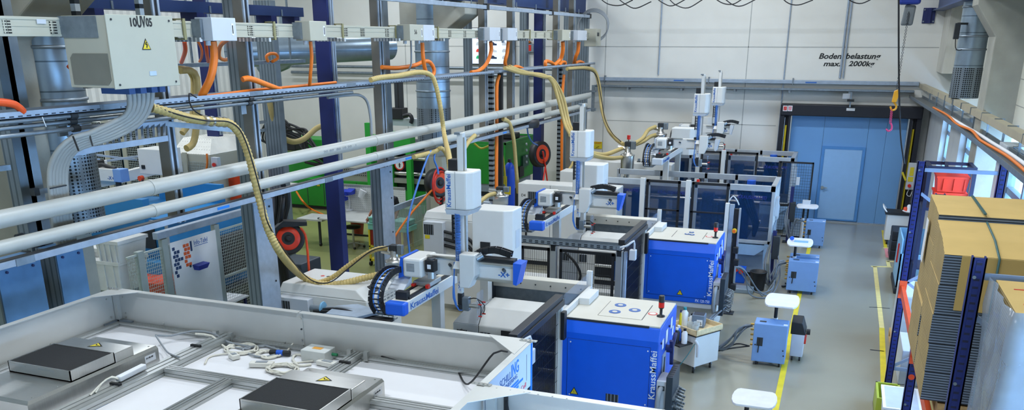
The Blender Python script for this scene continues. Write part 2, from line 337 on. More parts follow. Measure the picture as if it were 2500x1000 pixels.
# ---------------------------------------------------------------- things on the back wall
TX = PY(2001, 143, YW); HW = PY(2001, 143, YW).z-0
def walltext(b, px, py, px2, h, nm):
    a = PY(px, py, YW-.01); e = PY(px2, py, YW-.01); text(b, (a.x, YW-.002, a.z), (1, 0, 0), (0, 0, 1), h, INK, wb, nm, width=e.x-a.x, shear=.22, bold=.025, depth=.003)
walltext('Boden', 1999, 143, 2054, .142, 'painted_word'); walltext('belastung', 2064, 143, 2150, .142, 'painted_word')
walltext('max.', 2010, 161, 2051, .13, 'painted_word'); walltext('2000kg', 2071, 161, 2135, .13, 'painted_word')
zr = 3.93
t = thing('wall_trunking', (-2.6, YW-.08, zr-.1), 'long pale metal cable trunking along the white back wall above the gate', 'trunking')
box((-7.1, YW-.13, zr-.1), (1.82, YW, zr)).build('channel', GALVL, t, bevel=.006)
for px in (1645, 1967): a = PY(px, 195, YW-.13); box((a.x, YW-.137, zr-.075), (a.x+.3, YW-.128, zr-.045)).build('blue_label', TEXTBLUE, t)
for px in (1480, 1733, 1938): a = PY(px, 195, YW); box((a.x-.03, YW-.15, zr-.13), (a.x, YW, zr+.05)).build('bracket', GALV, t)
zt = 3.71
t = thing('wall_cable_tray', (-2.6, YW-.2, zt-.06), 'long grey cable tray under the trunking on the back wall', 'cable tray')
m = box((-7.2, YW-.3, zt-.06), (1.72, YW-.29, zt)); m.box((-7.2, YW-.3, zt-.06), (1.72, YW-.02, zt-.05)).box((-7.2, YW-.03, zt-.06), (1.72, YW-.02, zt)); m.build('tray', GALV, t)
for px in (1538, 1668, 1797, 1930, 2076): a = PY(px, 210, YW); box((a.x-.03, YW-.3, zt-.12), (a.x+.03, YW, zt-.06)).build('bracket', GALV, t)
def conduit(px0, py0, px1, py1, r, lab):
    a = PY(px0, py0, YW-.03); one('wall_conduit', GALVL, MB().cyl((a.x, YW-.03, PY(px1, py1, YW).z), (a.x, YW-.03, 7.5), r, n=10), lab, 'conduit')
conduit(1607, 182, 1607, 182, .022, 'thin grey conduit pipe running down the white wall left of the painted load notice')
conduit(2050, 190, 2050, 190, .03, 'thicker of two grey conduits crossing the painted load notice')
conduit(2058, 190, 2058, 190, .022, 'thinner of two grey conduits crossing the painted load notice')
conduit(1893, 400, 1893, 470, .018, 'thin grey conduit beside the dark left gate post')
c = PY(2077, 243, 25.8)
t = thing('gate_lamp', (c.x, 25.9, c.z-.1), 'small grey junction box with a dark sensor above the gate header', 'sensor')
MB().cbox(c+Vector((-.12, .1, .08)), (.2, .12, .14)).build('box', PGREY, t, bevel=.01); MB().bar(c+Vector((0, 0, -.2)), c+Vector((0, 0, .2)), .04).build('bracket', GALV, t); MB().cbox(c+Vector((0, -.02, -.02)), (.18, .1, .06)).build('sensor_head', BLACK, t)
a, b = PY(1448, 362, YW-.01), PY(1470, 346, YW-.01)
t = thing('warning_sign', (a.x, YW-.02, a.z), 'yellow square warning sign low on the white back wall', 'sign')
box((a.x, YW-.02, a.z), (b.x, YW-.005, b.z)).build('board', YELLOW, t); text('LASER', (a.x+.04, YW-.02, a.z+.15), (1, 0, 0), (0, 0, 1), .05, RED, t, width=.22); MB().bar((a.x+.1, YW-.024, a.z+.03), (a.x+.2, YW-.024, a.z+.08), .03, .004).build('pictogram', INK, t)
# wall screen
a, b = PY(1150, 155, YW-.08), PY(1255, 92, YW-.08)
t = thing('wall_screen', ((a.x+b.x)/2, YW-.1, a.z), 'large lit information screen with rows of small car pictures on the back wall', 'screen')
box((a.x-.02, YW-.1, a.z-.02), (b.x+.02, YW, b.z+.3)).build('housing', BLACK, t)
box((a.x, YW-.105, a.z), (b.x, YW-.1, b.z+.28)).build('display', mat('lit display', '#cfdcf2', .3, var=.01, emit=.8), t)
SG = mat('screen green', '#25b070', .5, emit=.3); SR = mat('screen red', '#e0402c', .5, emit=.3); SD = mat('screen dark', '#1f3550', .5)
W = b.x-a.x; H_ = b.z+.28-a.z
for cx, cols in ((.2, (SG, SR, PAPER, SR)), (.53, (SD, PAPER, SD, PAPER)), (.8, (PAPER, PAPER, PAPER, SG))):
    for k, m in enumerate(cols):
        x = a.x+W*cx; z = a.z+H_*(.14+.19*k); mb = MB().prism([(x-.1, z), (x+.12, z), (x+.12, z+.05), (x+.05, z+.06), (x+.01, z+.1), (x-.06, z+.1), (x-.1, z+.05)], 'y', YW-.108, YW-.104)
        mb.build('car_icon', m, t)
    
c = PY(1290, 117, YW-.1)
t = thing('fire_alarm_panel', (c.x, YW-.1, c.z-.12), 'red fire alarm panel with amber beacon on the back wall', 'alarm')
MB().cbox((c.x+.03, YW-.068, c.z), (.3, .11, .24)).build('housing', GALV, t); box((c.x-.1, YW-.13, c.z-.09), (c.x+.1, YW-.115, c.z+.09)).build('red_field', RED, t)
text('//', (c.x-.05, YW-.132, c.z-.05), (1, 0, 0), (0, 0, 1), .09, PAPER, t, 'symbol'); MB().sphere((c.x, YW-.08, c.z+.18), .06).build('beacon', mat('amber lens', '#e8801c', .3), t)
MB().cyl((c.x, YW-.04, c.z-2), (c.x, YW-.04, c.z-.1), .012, n=8).build('conduit', GALVL, t)
# ---------------------------------------------------------------- right-hand trays
def poly_box(pts, w, h):
    m = MB()
    for p, q in zip(pts, pts[1:]): m.bar(p, q, w, h)
    return m
RT = [(1.9, YW-.1, 3.83), (2.12, 20, 3.81), (2.2, 16.6, 3.8), (2.24, 12.6, 3.8), (2.24, 10, 3.8)]
t = thing('wall_trunking', (2.1, 18, 3.7), 'long beige metal trunking along the right-hand wall above the windows', 'trunking')
poly_box(RT, .13, .11).build('channel', mat('beige trunking', '#b0a890', .5, .2), t)
for k in range(12): y = 11.5+k*1.2; x = 2.24 if y < 15 else 2.24-(y-15)*.028; MB().cbox((x, y, 3.81), (.142, .014, .122)).build('clip', GALV, t)
RB = [(1.78, YW-.1, 3.52), (2.02, 20, 3.5), (2.1, 16.6, 3.49), (2.13, 12.6, 3.49), (2.13, 10, 3.49)]
t = thing('mesh_cable_tray', (2.0, 18, 3.45), 'wide grey mesh cable tray bowing along the right-hand wall below the trunking', 'cable tray')
m = poly_box(RB, .3, .012)
m.build('tray_bed', pattern(mat('mesh tray grey', '#8a8f8f', .5, .5), 'stripe', '#5b6062', axis=1, scale=(1, 22, 1), th=.4), t)
poly_box([(x-.16, y, z+.03) for x, y, z in RB], .012, .07).build('side_rail', GALV, t); poly_box([(x+.16, y, z+.03) for x, y, z in RB], .012, .07).build('side_rail', GALV, t)
for k in range(10): y = 12+k*1.4; x = 2.13 if y < 15 else 2.13-(y-15)*.03; MB().bar((x+.15, y, 3.5), (x+.15, y, 3.78), .03).build('hanger', GALV, t)
one('orange_cable', ORANGE, MB().tube([(1.93, 22.5, 3.52), (2.0, 20, 3.54), (1.98, 18, 3.53), (2.06, 16.6, 3.55), (2.02, 15.2, 3.54), (2.02, 14.5, 3.55), (2.1, 13, 3.54), (2.08, 11, 3.53)], .022), 'orange cable snaking along the mesh tray on the right-hand wall', 'cable')
one('white_cable', PAPER, MB().tube([(2.0, 21, 3.52), (2.06, 18, 3.53), (2.12, 16.4, 3.53), (2.12, 14.8, 3.55), (2.18, 13, 3.54), (2.18, 11, 3.53)], .026), 'thick white cable beside the orange one on the right-hand mesh tray', 'cable')
# ---------------------------------------------------------------- hoist
Y0 = 18.0
c = PY(2221, 4, Y0)
t = thing('chain_hoist', (c.x, Y0, c.z), 'blue electric chain hoist hanging from the roof before the gate', 'hoist')
MB().cbox(c+Vector((0, 0, .12)), (.36, .3, .34)).build('motor_body', mat('hoist blue', '#14308c', .4), t, bevel=.04); MB().cbox(c+Vector((0, 0, .6)), (.1, .1, .7)).build('suspension', DARK, t)
b0 = PY(2216, 38, Y0); bag = MB().prism([(b0.x-.1, b0.z-.17), (b0.x+.1, b0.z-.17), (b0.x+.12, b0.z+.17), (b0.x-.06, b0.z+.19)], 'y', Y0-.08, Y0+.08).build('chain_bag', mat('grey bag', '#6d7478', .8), t, bevel=.03)
a = PY(2219, 28, Y0-.1); b = PY(2189, 222, Y0-.1)
ch = MB(); n = 50
for k in range(n):
    p = a.lerp(b, k/n); q = a.lerp(b, (k+1.25)/n); u = Vector((.013, 0, 0)) if k % 2 else Vector((0, .013, 0)); ch.bar(p+u, q+u, .008); ch.bar(p-u, q-u, .008)
ch.build('load_chain', DARK, t)
HY = mat('hook block yellow', '#e0a01c', .4)
hb = MB().prism([(b.x-.06, b.z-.2), (b.x+.02, b.z-.2), (b.x+.06, b.z-.02), (b.x+.02, b.z+.03), (b.x-.04, b.z)], 'y', Y0-.16, Y0-.06).build('hook_block', HY, t, bevel=.01)
MB().tube([(b.x-.02, Y0-.1, b.z-.2), (b.x+.03, Y0-.1, b.z-.27), (b.x+.02, Y0-.1, b.z-.33), (b.x-.04, Y0-.1, b.z-.34), (b.x-.07, Y0-.1, b.z-.28)], .018, 8, .02).build('hook', HY, t)
MAG = mat('pink chain', '#d8447c', .45)
ch = MB(); a = Vector((b.x-.04, Y0-.1, b.z-.32)); e = PY(2174, 300, Y0-.1); n = 16
for k in range(n):
    p = a.lerp(e, k/n); q = a.lerp(e, (k+1.3)/n); u = Vector((.016, 0, 0)) if k % 2 else Vector((0, .016, 0)); ch.bar(p+u, q+u, .011); ch.bar(p-u, q-u, .011)
sl = thing('chain_sling', e, 'pink chain sling with end hook hanging on the hoist hook', 'chain'); ch.build('chain', MAG, sl)
MB().tube([e, e+Vector((.03, 0, -.05)), e+Vector((.03, 0, -.12)), e+Vector((-.02, 0, -.15)), e+Vector((-.06, 0, -.11))], .016, 8, .02).build('hook', MAG, sl)
one('pendant_cable', BLACK, MB().tube([PY(2194, -20, Y0-.3), PY(2194, 100, Y0-.3), PY(2195, 215, Y0-.3), PY(2199, 330, Y0-.3), PY(2208, 400, Y0-.3)], .016, 8), 'thin black control cable hanging beside the hoist chain', 'cable')
one('festoon_rail', GALV, box((-7.2, 23.47, PY(1500, -8, 23.5).z), (.6, 23.53, PY(1500, -8, 23.5).z+.08)), 'thin crosswise rail at the top edge carrying the black cable loops', 'rail')
for k, (pts, lab) in enumerate((
    ([(1462, -6), (1485, 10), (1515, 13), (1545, 0)], 'leftmost low black cable loop at the top of the white wall'), ([(1508, -4), (1530, 12), (1553, 20), (1590, 4)], 'second black cable loop from the left at the top of the wall'),
    ([(1600, -6), (1620, 8), (1642, 14), (1678, -4)], 'third black cable loop from the left at the top of the wall'), ([(1632, -4), (1650, 12), (1680, 19), (1720, -4)], 'fourth black cable loop from the left at the top of the wall'),
    ([(1742, -6), (1765, 8), (1790, 10), (1815, -4)], 'fifth black cable loop from the left at the top of the wall'), ([(1768, -4), (1790, 12), (1812, 14), (1850, -4)], 'sixth black cable loop from the left at the top of the wall'),
    ([(1908, -6), (1925, 8), (1950, 12), (1985, 0)], 'black cable loop at the wall top, just left of the load notice conduits'), ([(2068, -4), (2085, 6), (2105, 8), (2132, -4)], 'rightmost black cable loop at the top of the wall'))):
    one('festoon_cable', BLACK, MB().tube([PY(x, y, 23.5) for x, y in pts], .014, 6), lab, 'cable', 'festoon cables of the crane')
# ================================================================== TWO BLUE MOULDING MACHINES WITH ROBOTS
DY = 4.72
LABEL = pattern(mat('black rating label', '#1c2026', .5), 'stripe', '#6d7680', axis=0, scale=(22, 1, 1), th=.3)
LOUV = pattern(pattern(mat('louvre slots', '#7d8488', .5), 'stripe', '#d2d3d0', axis=2, scale=(1, 1, 18), th=.55), 'stripe', '#d2d3d0', axis=1, scale=(1, 9, 1), th=.3)
OVAL = mat('sign blue', '#2b5aa0', .5); ACRYL = mat('clear acrylic', '#a4b8d0', .06, alpha=.13, var=0)
TINT = mat('tinted glazing', '#1a3a66', .06, alpha=.48, var=0)
OUTL = mat('panel gap blue', '#053a8c', .5)
LBLUE = mat('light gloss blue', '#1b7fe0', .4, var=.02)
def tri_sign(c, s, parent, m=YELLOW, ax='y', name='warning_sign', d=.006):
    """triangular warning sign facing the camera side (-y) at c (centre of its base)"""
    x, y, z = c
    o = MB().prism([(x-s/2, z), (x+s/2, z), (x, z+s*.87)], 'y', y-d, y).build(name, INK, parent)
    k = s*.76; z2 = z+s*.07
    MB().prism([(x-k/2, z2), (x+k/2, z2), (x, z2+k*.87)], 'y', y-d*1.6, y-d).build('sign_field', m, o)
    MB().bar((x+.01*s, y-d*1.9, z2+k*.6), (x-.06*s, y-d*1.9, z2+k*.36), s*.07, .002).bar((x-.06*s, y-d*1.9, z2+k*.38), (x+.06*s, y-d*1.9, z2+k*.36), s*.05, .002).bar((x+.06*s, y-d*1.9, z2+k*.36), (x-.01*s, y-d*1.9, z2+k*.1), s*.07, .002).build('flash_symbol', INK, o)
    return o
def machine(d, label, inj, second):
    y0, y1, x0, x1 = 9.55+d, 10.68+d, -2.95, -1.74
    t = thing('injection_moulding_machine', (-4.3, 10.1+d, 0), label, 'machine', 'blue moulding machines')
    box((-6.9, y0+.2, .12), (x1+.04, y1-.05, .68)).build('machine_bed', WHITE, t, bevel=.01)
    box((x0, y0+.02, .62), (x1-.005, y1, .72)).build('ledge', PGREY, t, bevel=.01)
    for x in (-6.6, -4.6, -3.0, -1.95):
        for y in (y0+.35, y1-.25): MB().cyl((x, y, 0), (x, y, .12), .07, n=10).build('foot', DARK, t)
    cv = MB().prism([(y0, .71), (y0, 1.6), (y0+.06, 1.75), (y1, 1.75), (y1, .71)], 'x', x0, x1).build('clamp_cover', BLUE, t, bevel=.014)
    box((x0-.085, y0+.01, .5), (x0, y0+.07, 1.77)).build('frame_strip', WHITE, t)
    tp = box((x0+.005, y0+.07, 1.75), (x1-.012, y1-.02, 1.772)).build('top_sheet', CREAM, t, bevel=.004)
    box((x0+.01, y0+.052, 1.744), (x1-.14, y0+.075, 1.768)).build('trim_strip', DARK, t)
    # front panel, screws, signs
    box((-2.872, y0-.006, .803 if second else .735), (-1.832, y0+.01, 1.525)).build('panel_gap', OUTL, t)
    zb = .81 if second else .742
    fp = box((-2.865, y0-.012, zb), (-1.838, y0, 1.518)).build('front_panel', BLUE, t)
    for x in (-2.83, -1.865):
        for z in (zb+.04, 1.48): MB().cyl((x, y0-.012, z), (x, y0-.018, z), .009, n=8).build('screw', PAPER, fp)
    if not second:
        box((-2.36, y0-.017, .76), (-2.2, y0-.012, .86)).build('rating_label', LABEL, fp)
        tri_sign((-2.77, y0-.012, .79), .11, fp)
    else: tri_sign((-2.29, y0-.012, .84), .11, fp); text('PX 120-750', (-2.02, y0-.001, .735), (1, 0, 0), (0, 0, 1), .05, WPAINT, t, width=.24)
    text('KraussMaffei', (-1.757, y0-.002, .865), (0, 0, 1), (-1, 0, 0), .078, WPAINT, t, width=.62, bold=.008)
    # top hatch and pictograms
    hx, hy = -2.3, y0+.55
    if second:
        for x in (hx-.25, hx+.28): box((x, hy-.25, 1.772), (x+.008, hy+.3, 1.774)).build('hatch_edge', DARK, tp)
    else:
        box((hx-.27, hy-.29, 1.772), (hx+.29, hy+.35, 1.775)).build('hatch_rim', DARK, tp); box((hx-.262, hy-.3, 1.773), (hx+.282, hy+.36, 1.777)).build('hatch', CREAM, tp)
    for k, (u, v) in enumerate(((-.1, .2), (.12, .05), (-.1, -.1)) if not second else ((.02, .22), (-.03, .05), (.06, .03))):
        r = .075 if not second else .045
        MB().lathe([(r, 0), (r, .004)], (hx+u, hy+v, 1.777), n=24).build('pictogram', OVAL, tp); MB().lathe([(r*.45, 0), (r*.45, .002)], (hx+u, hy+v, 1.781), n=12).build('symbol', CREAM, tp)
    MB().lathe([(.06, 0), (.06, .003)], (x1-.2, y0+.55, 1.772), n=20).build('prohibition_sign', RED, tp); MB().lathe([(.042, 0), (.042, .003)], (x1-.2, y0+.55, 1.7735), n=20).build('sign_field', PAPER, tp)
    # beacon
    b = Vector((x1-.085, y0+.48, 1.772))
    s = MB().lathe([(.052, 0), (.05, .012), (.018, .02), (.018, .1), (.03, .105), (.036, .12)], b, n=16).build('beacon_stand', BLACK, t)
    MB().lathe([(.036, .12), (.036, .185)], b, n=16).build('red_lens', mat('red lens', '#d8200f', .25), s); MB().lathe([(.037, .185), (.037, .26), (.03, .268)], b, n=16).build('black_module', BLACK, s)
    # guard rail on the left of the top and its clear screen
    g = box((x0-.01, y0+.08, 1.772), (x0+.03, y1+.1, 1.85)).build('top_guard', WHITE, t, bevel=.005)
    box((x0+.03, y0+.62, 1.772), (x0+.17, y1-.05, 1.86)).build('top_bracket', WHITE, t, bevel=.005)
    box((x0-.03, y0+.15, 1.8), (x0-.022, y1+.15, 2.02)).build('clear_screen', ACRYL, t)
    box((x0-.05, y1+.12, 1.7), (x0+.02, y1+.17, 2.05)).build('screen_post', WHITE, t)
    # right face: lever, switch panel, labels
    xf = x1+.002
    box((xf, y0+.25, .95), (xf+.012, y0+.45, 1.35)).build('switch_panel', GALVL, t); box((xf+.012, y0+.33, 1.0), (xf+.02, y0+.36, 1.3)).build('slot', DARK, t)
    lv = MB(); c = Vector((xf+.03, y0+.5, 1.36)); lv.cyl(c-Vector((.03, 0, 0)), c+Vector((.05, 0, 0)), .05, n=12)
    for dy, dz in ((.16, .16), (-.13, .15), (-.02, -.2)): lv.bar(c+Vector((.04, 0, 0)), c+Vector((.05, dy, dz)), .045, .03)
    lv.build('lever', NAVY, t, bevel=.006)
    for y, z, w, h in ((.2, 1.5, .09, .12), (.42, 1.5, .12, .17), (.72, 1.6, .1, .14), (.85, 1.47, .08, .12)): box((xf, y0+y, z-.06), (xf+.004, y0+y+w, z-.06+h)).build('paper_label', PAPER, t)
    for y, z in ((.12, 1.55), (.6, 1.62), (.95, 1.3), (.95, 1.0)): MB().cyl((xf, y0+y, z), (xf+.015, y0+y, z), .015, n=8).build('bolt', NAVY, t)
    # cooling manifold at the lower right
    mb = box((xf, y0-.02, .72), (xf+.12, y0+.3, 1.12)).build('manifold_bracket', PGREY, t, bevel=.006); box((xf+.02, y0-.024, 1.0), (xf+.1, y0-.02, 1.06)).build('bracket_label', DARK, mb)
    pl = box((xf+.12, y0-.06, .55), (xf+.2, y0+.42, 1.2)).build('manifold_plate', mat('manifold dark', '#23303c', .5), t, bevel=.005)
    for k in range(6): box((xf+.13, y0-.02+k*.07, 1.2), (xf+.19, y0+.03+k*.07, 1.203)).build('slot_mark', DARK, pl)
    for r in range(4):
        cn = MB().bar((xf+.205, y0-.03, .64+r*.09), (xf+.205, y0+.4, .64+r*.09), .03)
        for k in range(5): p = Vector((xf+.2, y0-.0+k*.09, .64+r*.09)); cn.cyl(p, p+Vector((.05, -.02, .0)), .022, n=8); cn.cyl(p+Vector((.05, -.02, 0)), p+Vector((.1, -.03, -.01)), .016, n=8)
        cn.build('connector_row', GALV, pl)
    cl = MB().tube([(xf+.05, y0-.05, .55), (xf+.04, y0-.12, .8), (xf+.05, y0-.1, 1.0), (xf+.06, y0, 1.03)], .03, 10); cl.build('supply_hose', CABLE, t)
    # hood in the middle
    hd = MB().prism([(y0+.5, .6), (y0+.5, 1.36), (y0+.7, 1.57), (y0+1.08, 1.6), (y0+1.08, .6)], 'x', -4.28, -3.07); hd.build('mould_hood', WHITE, t, bevel=.012)
    hl = MB(); a = [(-4.66, y0+.5), (-4.29, y0+.5), (-4.29, y0+1.08), (-4.5, y0+1.08)]
    hl.hull([Vector((x, y, .6)) for x, y in a], [Vector((x, y, 1.36)) for x, y in a]); b_ = [(-4.5, y0+.72), (-4.29, y0+.7), (-4.29, y0+1.08), (-4.4, y0+1.08)]
    hl.hull([Vector((x, y, 1.36)) for x, y in a], [Vector((x, y, 1.58)) for x, y in b_]); hl.build('hood_door', PGREY, t, bevel=.01)
    box((-3.95, y0+.485, .74), (-3.12, y0+.5, 1.33)).build('mould_area', mat('dark mould area', '#161b22', .5), t)
    for z in (.86, 1.1): MB().cyl((-3.94, y0+.47, z), (-3.13, y0+.47, z), .03, n=12).build('tie_bar', STEEL, t)
    box((-3.62, y0+.44, .85), (-3.42, y0+.485, 1.2)).build('mould_half', mat('mould blue', '#24497c', .4), t)
    MB().tube([(-4.5, y0+.4, 1.3), (-4.3, y0+.36, 1.15), (-4.18, y0+.36, .9), (-4.3, y0+.38, .62)], .025, 8).build('black_hose', BLACK, t)
    for x in (-4.6, -4.26): box((x, y0+.494, 1.13), (x+.15, y0+.5, 1.27)).build('rating_label', LABEL, t)
    # rail behind the hood
    br = MB().prism([(y1+.28, 1.68), (y1+.22, 1.68), (y1+.2, 1.83), (y1+.28, 1.86), (y1+.34, 1.83)], 'x', -4.45, x0-.03).build('guard_rail', CREAM, t, bevel=.006)
    for k in range(6): MB().cyl((-4.2+k*.22, y1+.21, 1.76), (-4.2+k*.22, y1+.195, 1.76), .01, n=6).build('rivet', DARK, br)
    box((-4.5, y1+.1, 1.0), (-4.4, y1+.36, 1.88)).build('rail_post', DARK, t); box((-4.4, y1+.3, .8), (x0, y1+.34, 1.68)).build('rear_sheet', GALV, t)
    # injection unit
    ix0, ix1, iy0, iy1, iz0, iz1 = inj
    R = lambda X0, X1, Y0, Y1, z: [Vector((X0, Y0, z)), Vector((X1, Y0, z)), Vector((X1, Y1, z)), Vector((X0, Y1, z))]
    m = MB().hull(R(ix0, ix1, iy0, iy1, iz0), R(ix0, ix1, iy0, iy1, iz1-.14)); m.hull(R(ix0, ix1, iy0, iy1, iz1-.14), R(ix0+.05, ix1-.2, iy0+.05, iy1-.12, iz1))
    iu = m.build('injection_unit', WHITE, t, bevel=.015)
    lo = MB()
    lo.box((ix1, iy0+.1, iz1-.66), (ix1+.002, iy1-.1, iz1-.2)).build('louvres', LOUV, iu)
    MB().hull([Vector((ix1-.17, iy0+.32, iz1-.028)), Vector((ix1-.06, iy0+.32, iz1-.095)), Vector((ix1-.06, iy0+.5, iz1-.095)), Vector((ix1-.17, iy0+.5, iz1-.025))], [Vector((ix1-.165, iy0+.32, iz1-.015)), Vector((ix1-.05, iy0+.32, iz1-.085)), Vector((ix1-.05, iy0+.5, iz1-.085)), Vector((ix1-.165, iy0+.5, iz1-.015))]).build('grip', BLACK, iu)
    for k, c_ in enumerate((RED, DARK, mat('sign green', '#2a7a4a', .5))): MB().lathe([(.03, 0), (.03, .003)], (ix0+.42+k*.1, iy0+.55, iz1), n=12).build('pictogram', c_, iu)
    w = (ix1-ix0)*(.25 if second else .36)
    cp = box((ix0+.06, iy0-.14, iz0-.1), (ix0+.06+w, iy0, iz1-.17)).build('terminal_cover', PGREY, iu, bevel=.01)
    box((ix0+.08, iy0-.145, iz1-.42), (ix0+.08+.2, iy0-.14, iz1-.22)).build('rating_label', LABEL, iu)
    if second: box((ix0+.1, iy0-.146, iz1-.5), (ix0+.2, iy0-.14, iz1-.43)).build('yellow_label', YELLOW, iu)
    for k, z in enumerate((iz1-.35, iz1-.5, iz1-.62)):
        xs = ix0+.06+w; p = [(xs-.02, iy0-.07, z), (xs+.25, iy0-.06, z-.05), (xs+.5, iy0-.04, z-.12), (xs+.62, iy0, z-.3-.05*k), (xs+.66, iy0+.03, z-.55)]
        MB().tube(p, .032, 10).build('power_hose', BLACK, iu)
    box((ix0+.06+w+.2, iy0-.1, iz1-.56), (ix0+.06+w+.24, iy0, iz1-.34)).build('hose_clamp', BLACK, iu)
    return t
m1 = machine(0, 'nearest blue moulding machine, beacon on its cream top, beside the white tool cart', (-7.5, -6.02, 10.1, 11.12, .5, 1.63), False)
m2 = machine(DY, 'second blue moulding machine, model number in white on its front, behind the tool cart', (-7.42, -5.75, 14.75, 15.75, .5, 1.86), True)
# ---------------------------------------------------------------- linear robots
def chain(pts, w, parent, name='cable_chain', h=.07):
    """energy chain: separate links along a path in one mesh"""
    m = MB(); P = path(pts, .055)
    for a, b in zip(P, P[1:]):
        d = (b-a)*.95; s = Vector((w/2, 0, 0)) if abs(d.x) < .5*d.length else Vector((0, w/2, 0))
        for u in (-1, 1): m.bar(a+s*u, a+d+s*u, .018, h, (0, 0, 1) if abs(d.z) < .7*d.length else (0, 1, 0))
        m.bar(a+d*.5-s, a+d*.5+s, .02, .012)
    o = m.build(name, BLACK, parent)
    for u in (-.22, .22): MB().tube([p+Vector((w*u, 0, 0)) if w > .1 else p for p in pts], w*.07, 6).build('inner_cable', MATS.get('hose blue') or mat('hose blue', '#3f78c8', .4), o)
    return o
def robot(shift, label, caps, cabz=2.84, cdx=0.):
    d = 0.; C0 = lambda x, y, z: Vector((x, y, z)); A0 = lambda x, y, z: Vector((x+cdx, y, z)); C_ = C0
    t = thing('linear_robot', (-4.36, 9.0+d, 2.1), label, 'robot', 'linear handling robots')
    zb = box(C_(-4.47, 8.0, 2.14), C_(-4.26, 10.6, 2.27)).build('lengthwise_beam', WHITE, t, bevel=.006)
    box(C_(-4.485, 7.9, 2.13), C_(-4.245, 8.02, 2.275)).build('beam_end_cap', caps, t, bevel=.02)
    text('KraussMaffei', C_(-4.258, 8.08, 2.165), (0, 1, 0), (0, 0, 1), .07, TEXTBLUE, t, width=.72, bold=.01)
    for x in (-4.45, -4.31): box(C_(x, 8.1, 2.27), C_(x+.035, 10.5, 2.3)).build('guide_rail', BLACK, t)
    box(C_(-4.4, 8.1, 2.27), C_(-4.325, 10.5, 2.295)).build('belt_cover', CREAM, t)
    box(C_(-4.43, 8.06, 2.27), C_(-4.29, 8.14, 2.36)).build('rail_stop', BLACK, t); box(C_(-4.43, 10.5, 2.27), C_(-4.29, 10.56, 2.4)).build('rail_stop', BLACK, t)
    box(C_(-4.42, 8.93, .72), C_(-4.3, 9.05, 2.14)).build('column', WHITE, t, bevel=.005); box(C_(-4.42, 10.45, .72), C_(-4.3, 10.6, 2.14)).build('column', WHITE, t, bevel=.005)
    chain([C_(-4.62, 9.6, 2.28), C_(-4.62, 9.0, 2.3), C_(-4.62, 8.55, 2.48), C_(-4.62, 8.25, 2.52), C_(-4.62, 8.02, 2.42), C_(-4.62, 7.95, 2.25), C_(-4.62, 8.05, 2.1)], .14, t)
    box(C_(-4.7, 8.1, 2.05), C_(-4.5, 10.4, 2.08)).build('chain_trough', GALV, t)
    # cross beam with motor housing
    xb = box(C_(-4.3, 8.62, 2.44), C_(-3.23, 8.78, 2.645)).build('cross_beam', WHITE, t, bevel=.004)
    for z in (2.44, 2.63): box(C_(-3.85, 8.59, z-.012), C_(-3.23, 8.62, z+.012)).build('guide_rail', STEEL, t)
    box(C_(-4.3, 8.6, 2.64), C_(-3.95, 8.64, 2.66)).build('guide_rail', STEEL, t); box(C_(-3.7, 8.6, 2.65), C_(-3.23, 8.72, 2.69)).build('cable_channel', BLACK, t)
    hs = box(C_(-4.52, 8.42, 2.43), C_(-4.28, 8.84, 2.65)).build('motor_housing', WHITE, t, bevel=.025)
    for k in range(7): box(C_(-4.47, 8.416, 2.5+k*.014), C_(-4.37, 8.421, 2.506+k*.014)).build('vent_slot', GALV, hs)
    MB().prism([(-4.585, 2.4), (-4.52, 2.43), (-4.52, 2.65), (-4.55, 2.655)], 'y', 8.43+d, 8.84+d).build('housing_cap', caps, t)
    MB().prism([(-3.23, 2.42), (-3.19, 2.41), (-3.13, 2.66), (-3.23, 2.665)], 'y', 8.58+d, 8.78+d).build('beam_end_wedge', caps, t)
    text('-X+', C_(-3.42, 8.618, 2.485), (1, 0, 0), (0, 0, 1), .058, TEXTBLUE, t, width=.135, bold=.025)
    for x in (-4.02, -3.36): MB().cyl(C_(x, 8.62, 2.57), C_(x+.03, 8.58, 2.57), .018, n=8).build('sensor', DARK, t)
    cr = box(C_(-4.46, 8.55, 2.3), C_(-4.24, 8.85, 2.35)).build('carriage', ALU, t, bevel=.006)
    for x in (-4.46, -4.28): box(C_(x, 8.5, 2.29), C_(x+.04, 8.55, 2.33)).build('red_bumper', RED, cr)
    MB().prism([(8.3+d, 2.3), (8.52+d, 2.32), (8.52+d, 2.42)], 'x', -4.66, -4.46).build('chain_bracket', PGREY, t)
    mo = MB().cyl(C_(-4.2, 8.52, 2.42), C_(-4.2, 8.52, 2.5), .05, n=12).build('gearbox', ALU, t); sv = box(C_(-4.255, 8.46, 2.5), C_(-4.145, 8.57, 2.64)).build('servo_motor', BLACK, t, bevel=.008)
    MB().lathe([(.05, 2.64), (.05, 2.655), (.03, 2.66)], C_(-4.2, 8.515, 0), n=12).build('motor_cap', DARK, sv); box(C_(-4.225, 8.457, 2.54), C_(-4.18, 8.46, 2.59)).build('motor_label', PAPER, sv)
    # upright arm
    C_ = A0
    tw = MB().prism([(x+cdx, y) for x, y in ((-4.03, 8.55), (-3.77, 8.55), (-3.71, 8.62), (-3.71, 8.86), (-4.03, 8.86))], 'z', 3.22, 3.64).build('drive_housing', WHITE, t, bevel=.02)
    MB().hull([C_(-4.02, 8.57, 3.16), C_(-3.77, 8.57, 3.16), C_(-3.75, 8.84, 3.16), C_(-4.02, 8.84, 3.16)], [C_(-4.03, 8.55, 3.22), C_(-3.73, 8.55, 3.22), C_(-3.71, 8.86, 3.22), C_(-4.03, 8.86, 3.22)]).build('housing_skirt', PGREY, t)
    text('KraussMaffei', C_(-3.952, 8.548, 3.25), (0, 0, 1), (-1, 0, 0), .052, TEXTBLUE, t, width=.36, bold=.01)
    box(C_(-3.9, 8.548, 3.22), C_(-3.896, 8.551, 3.64)).build('housing_seam', GALV, t)
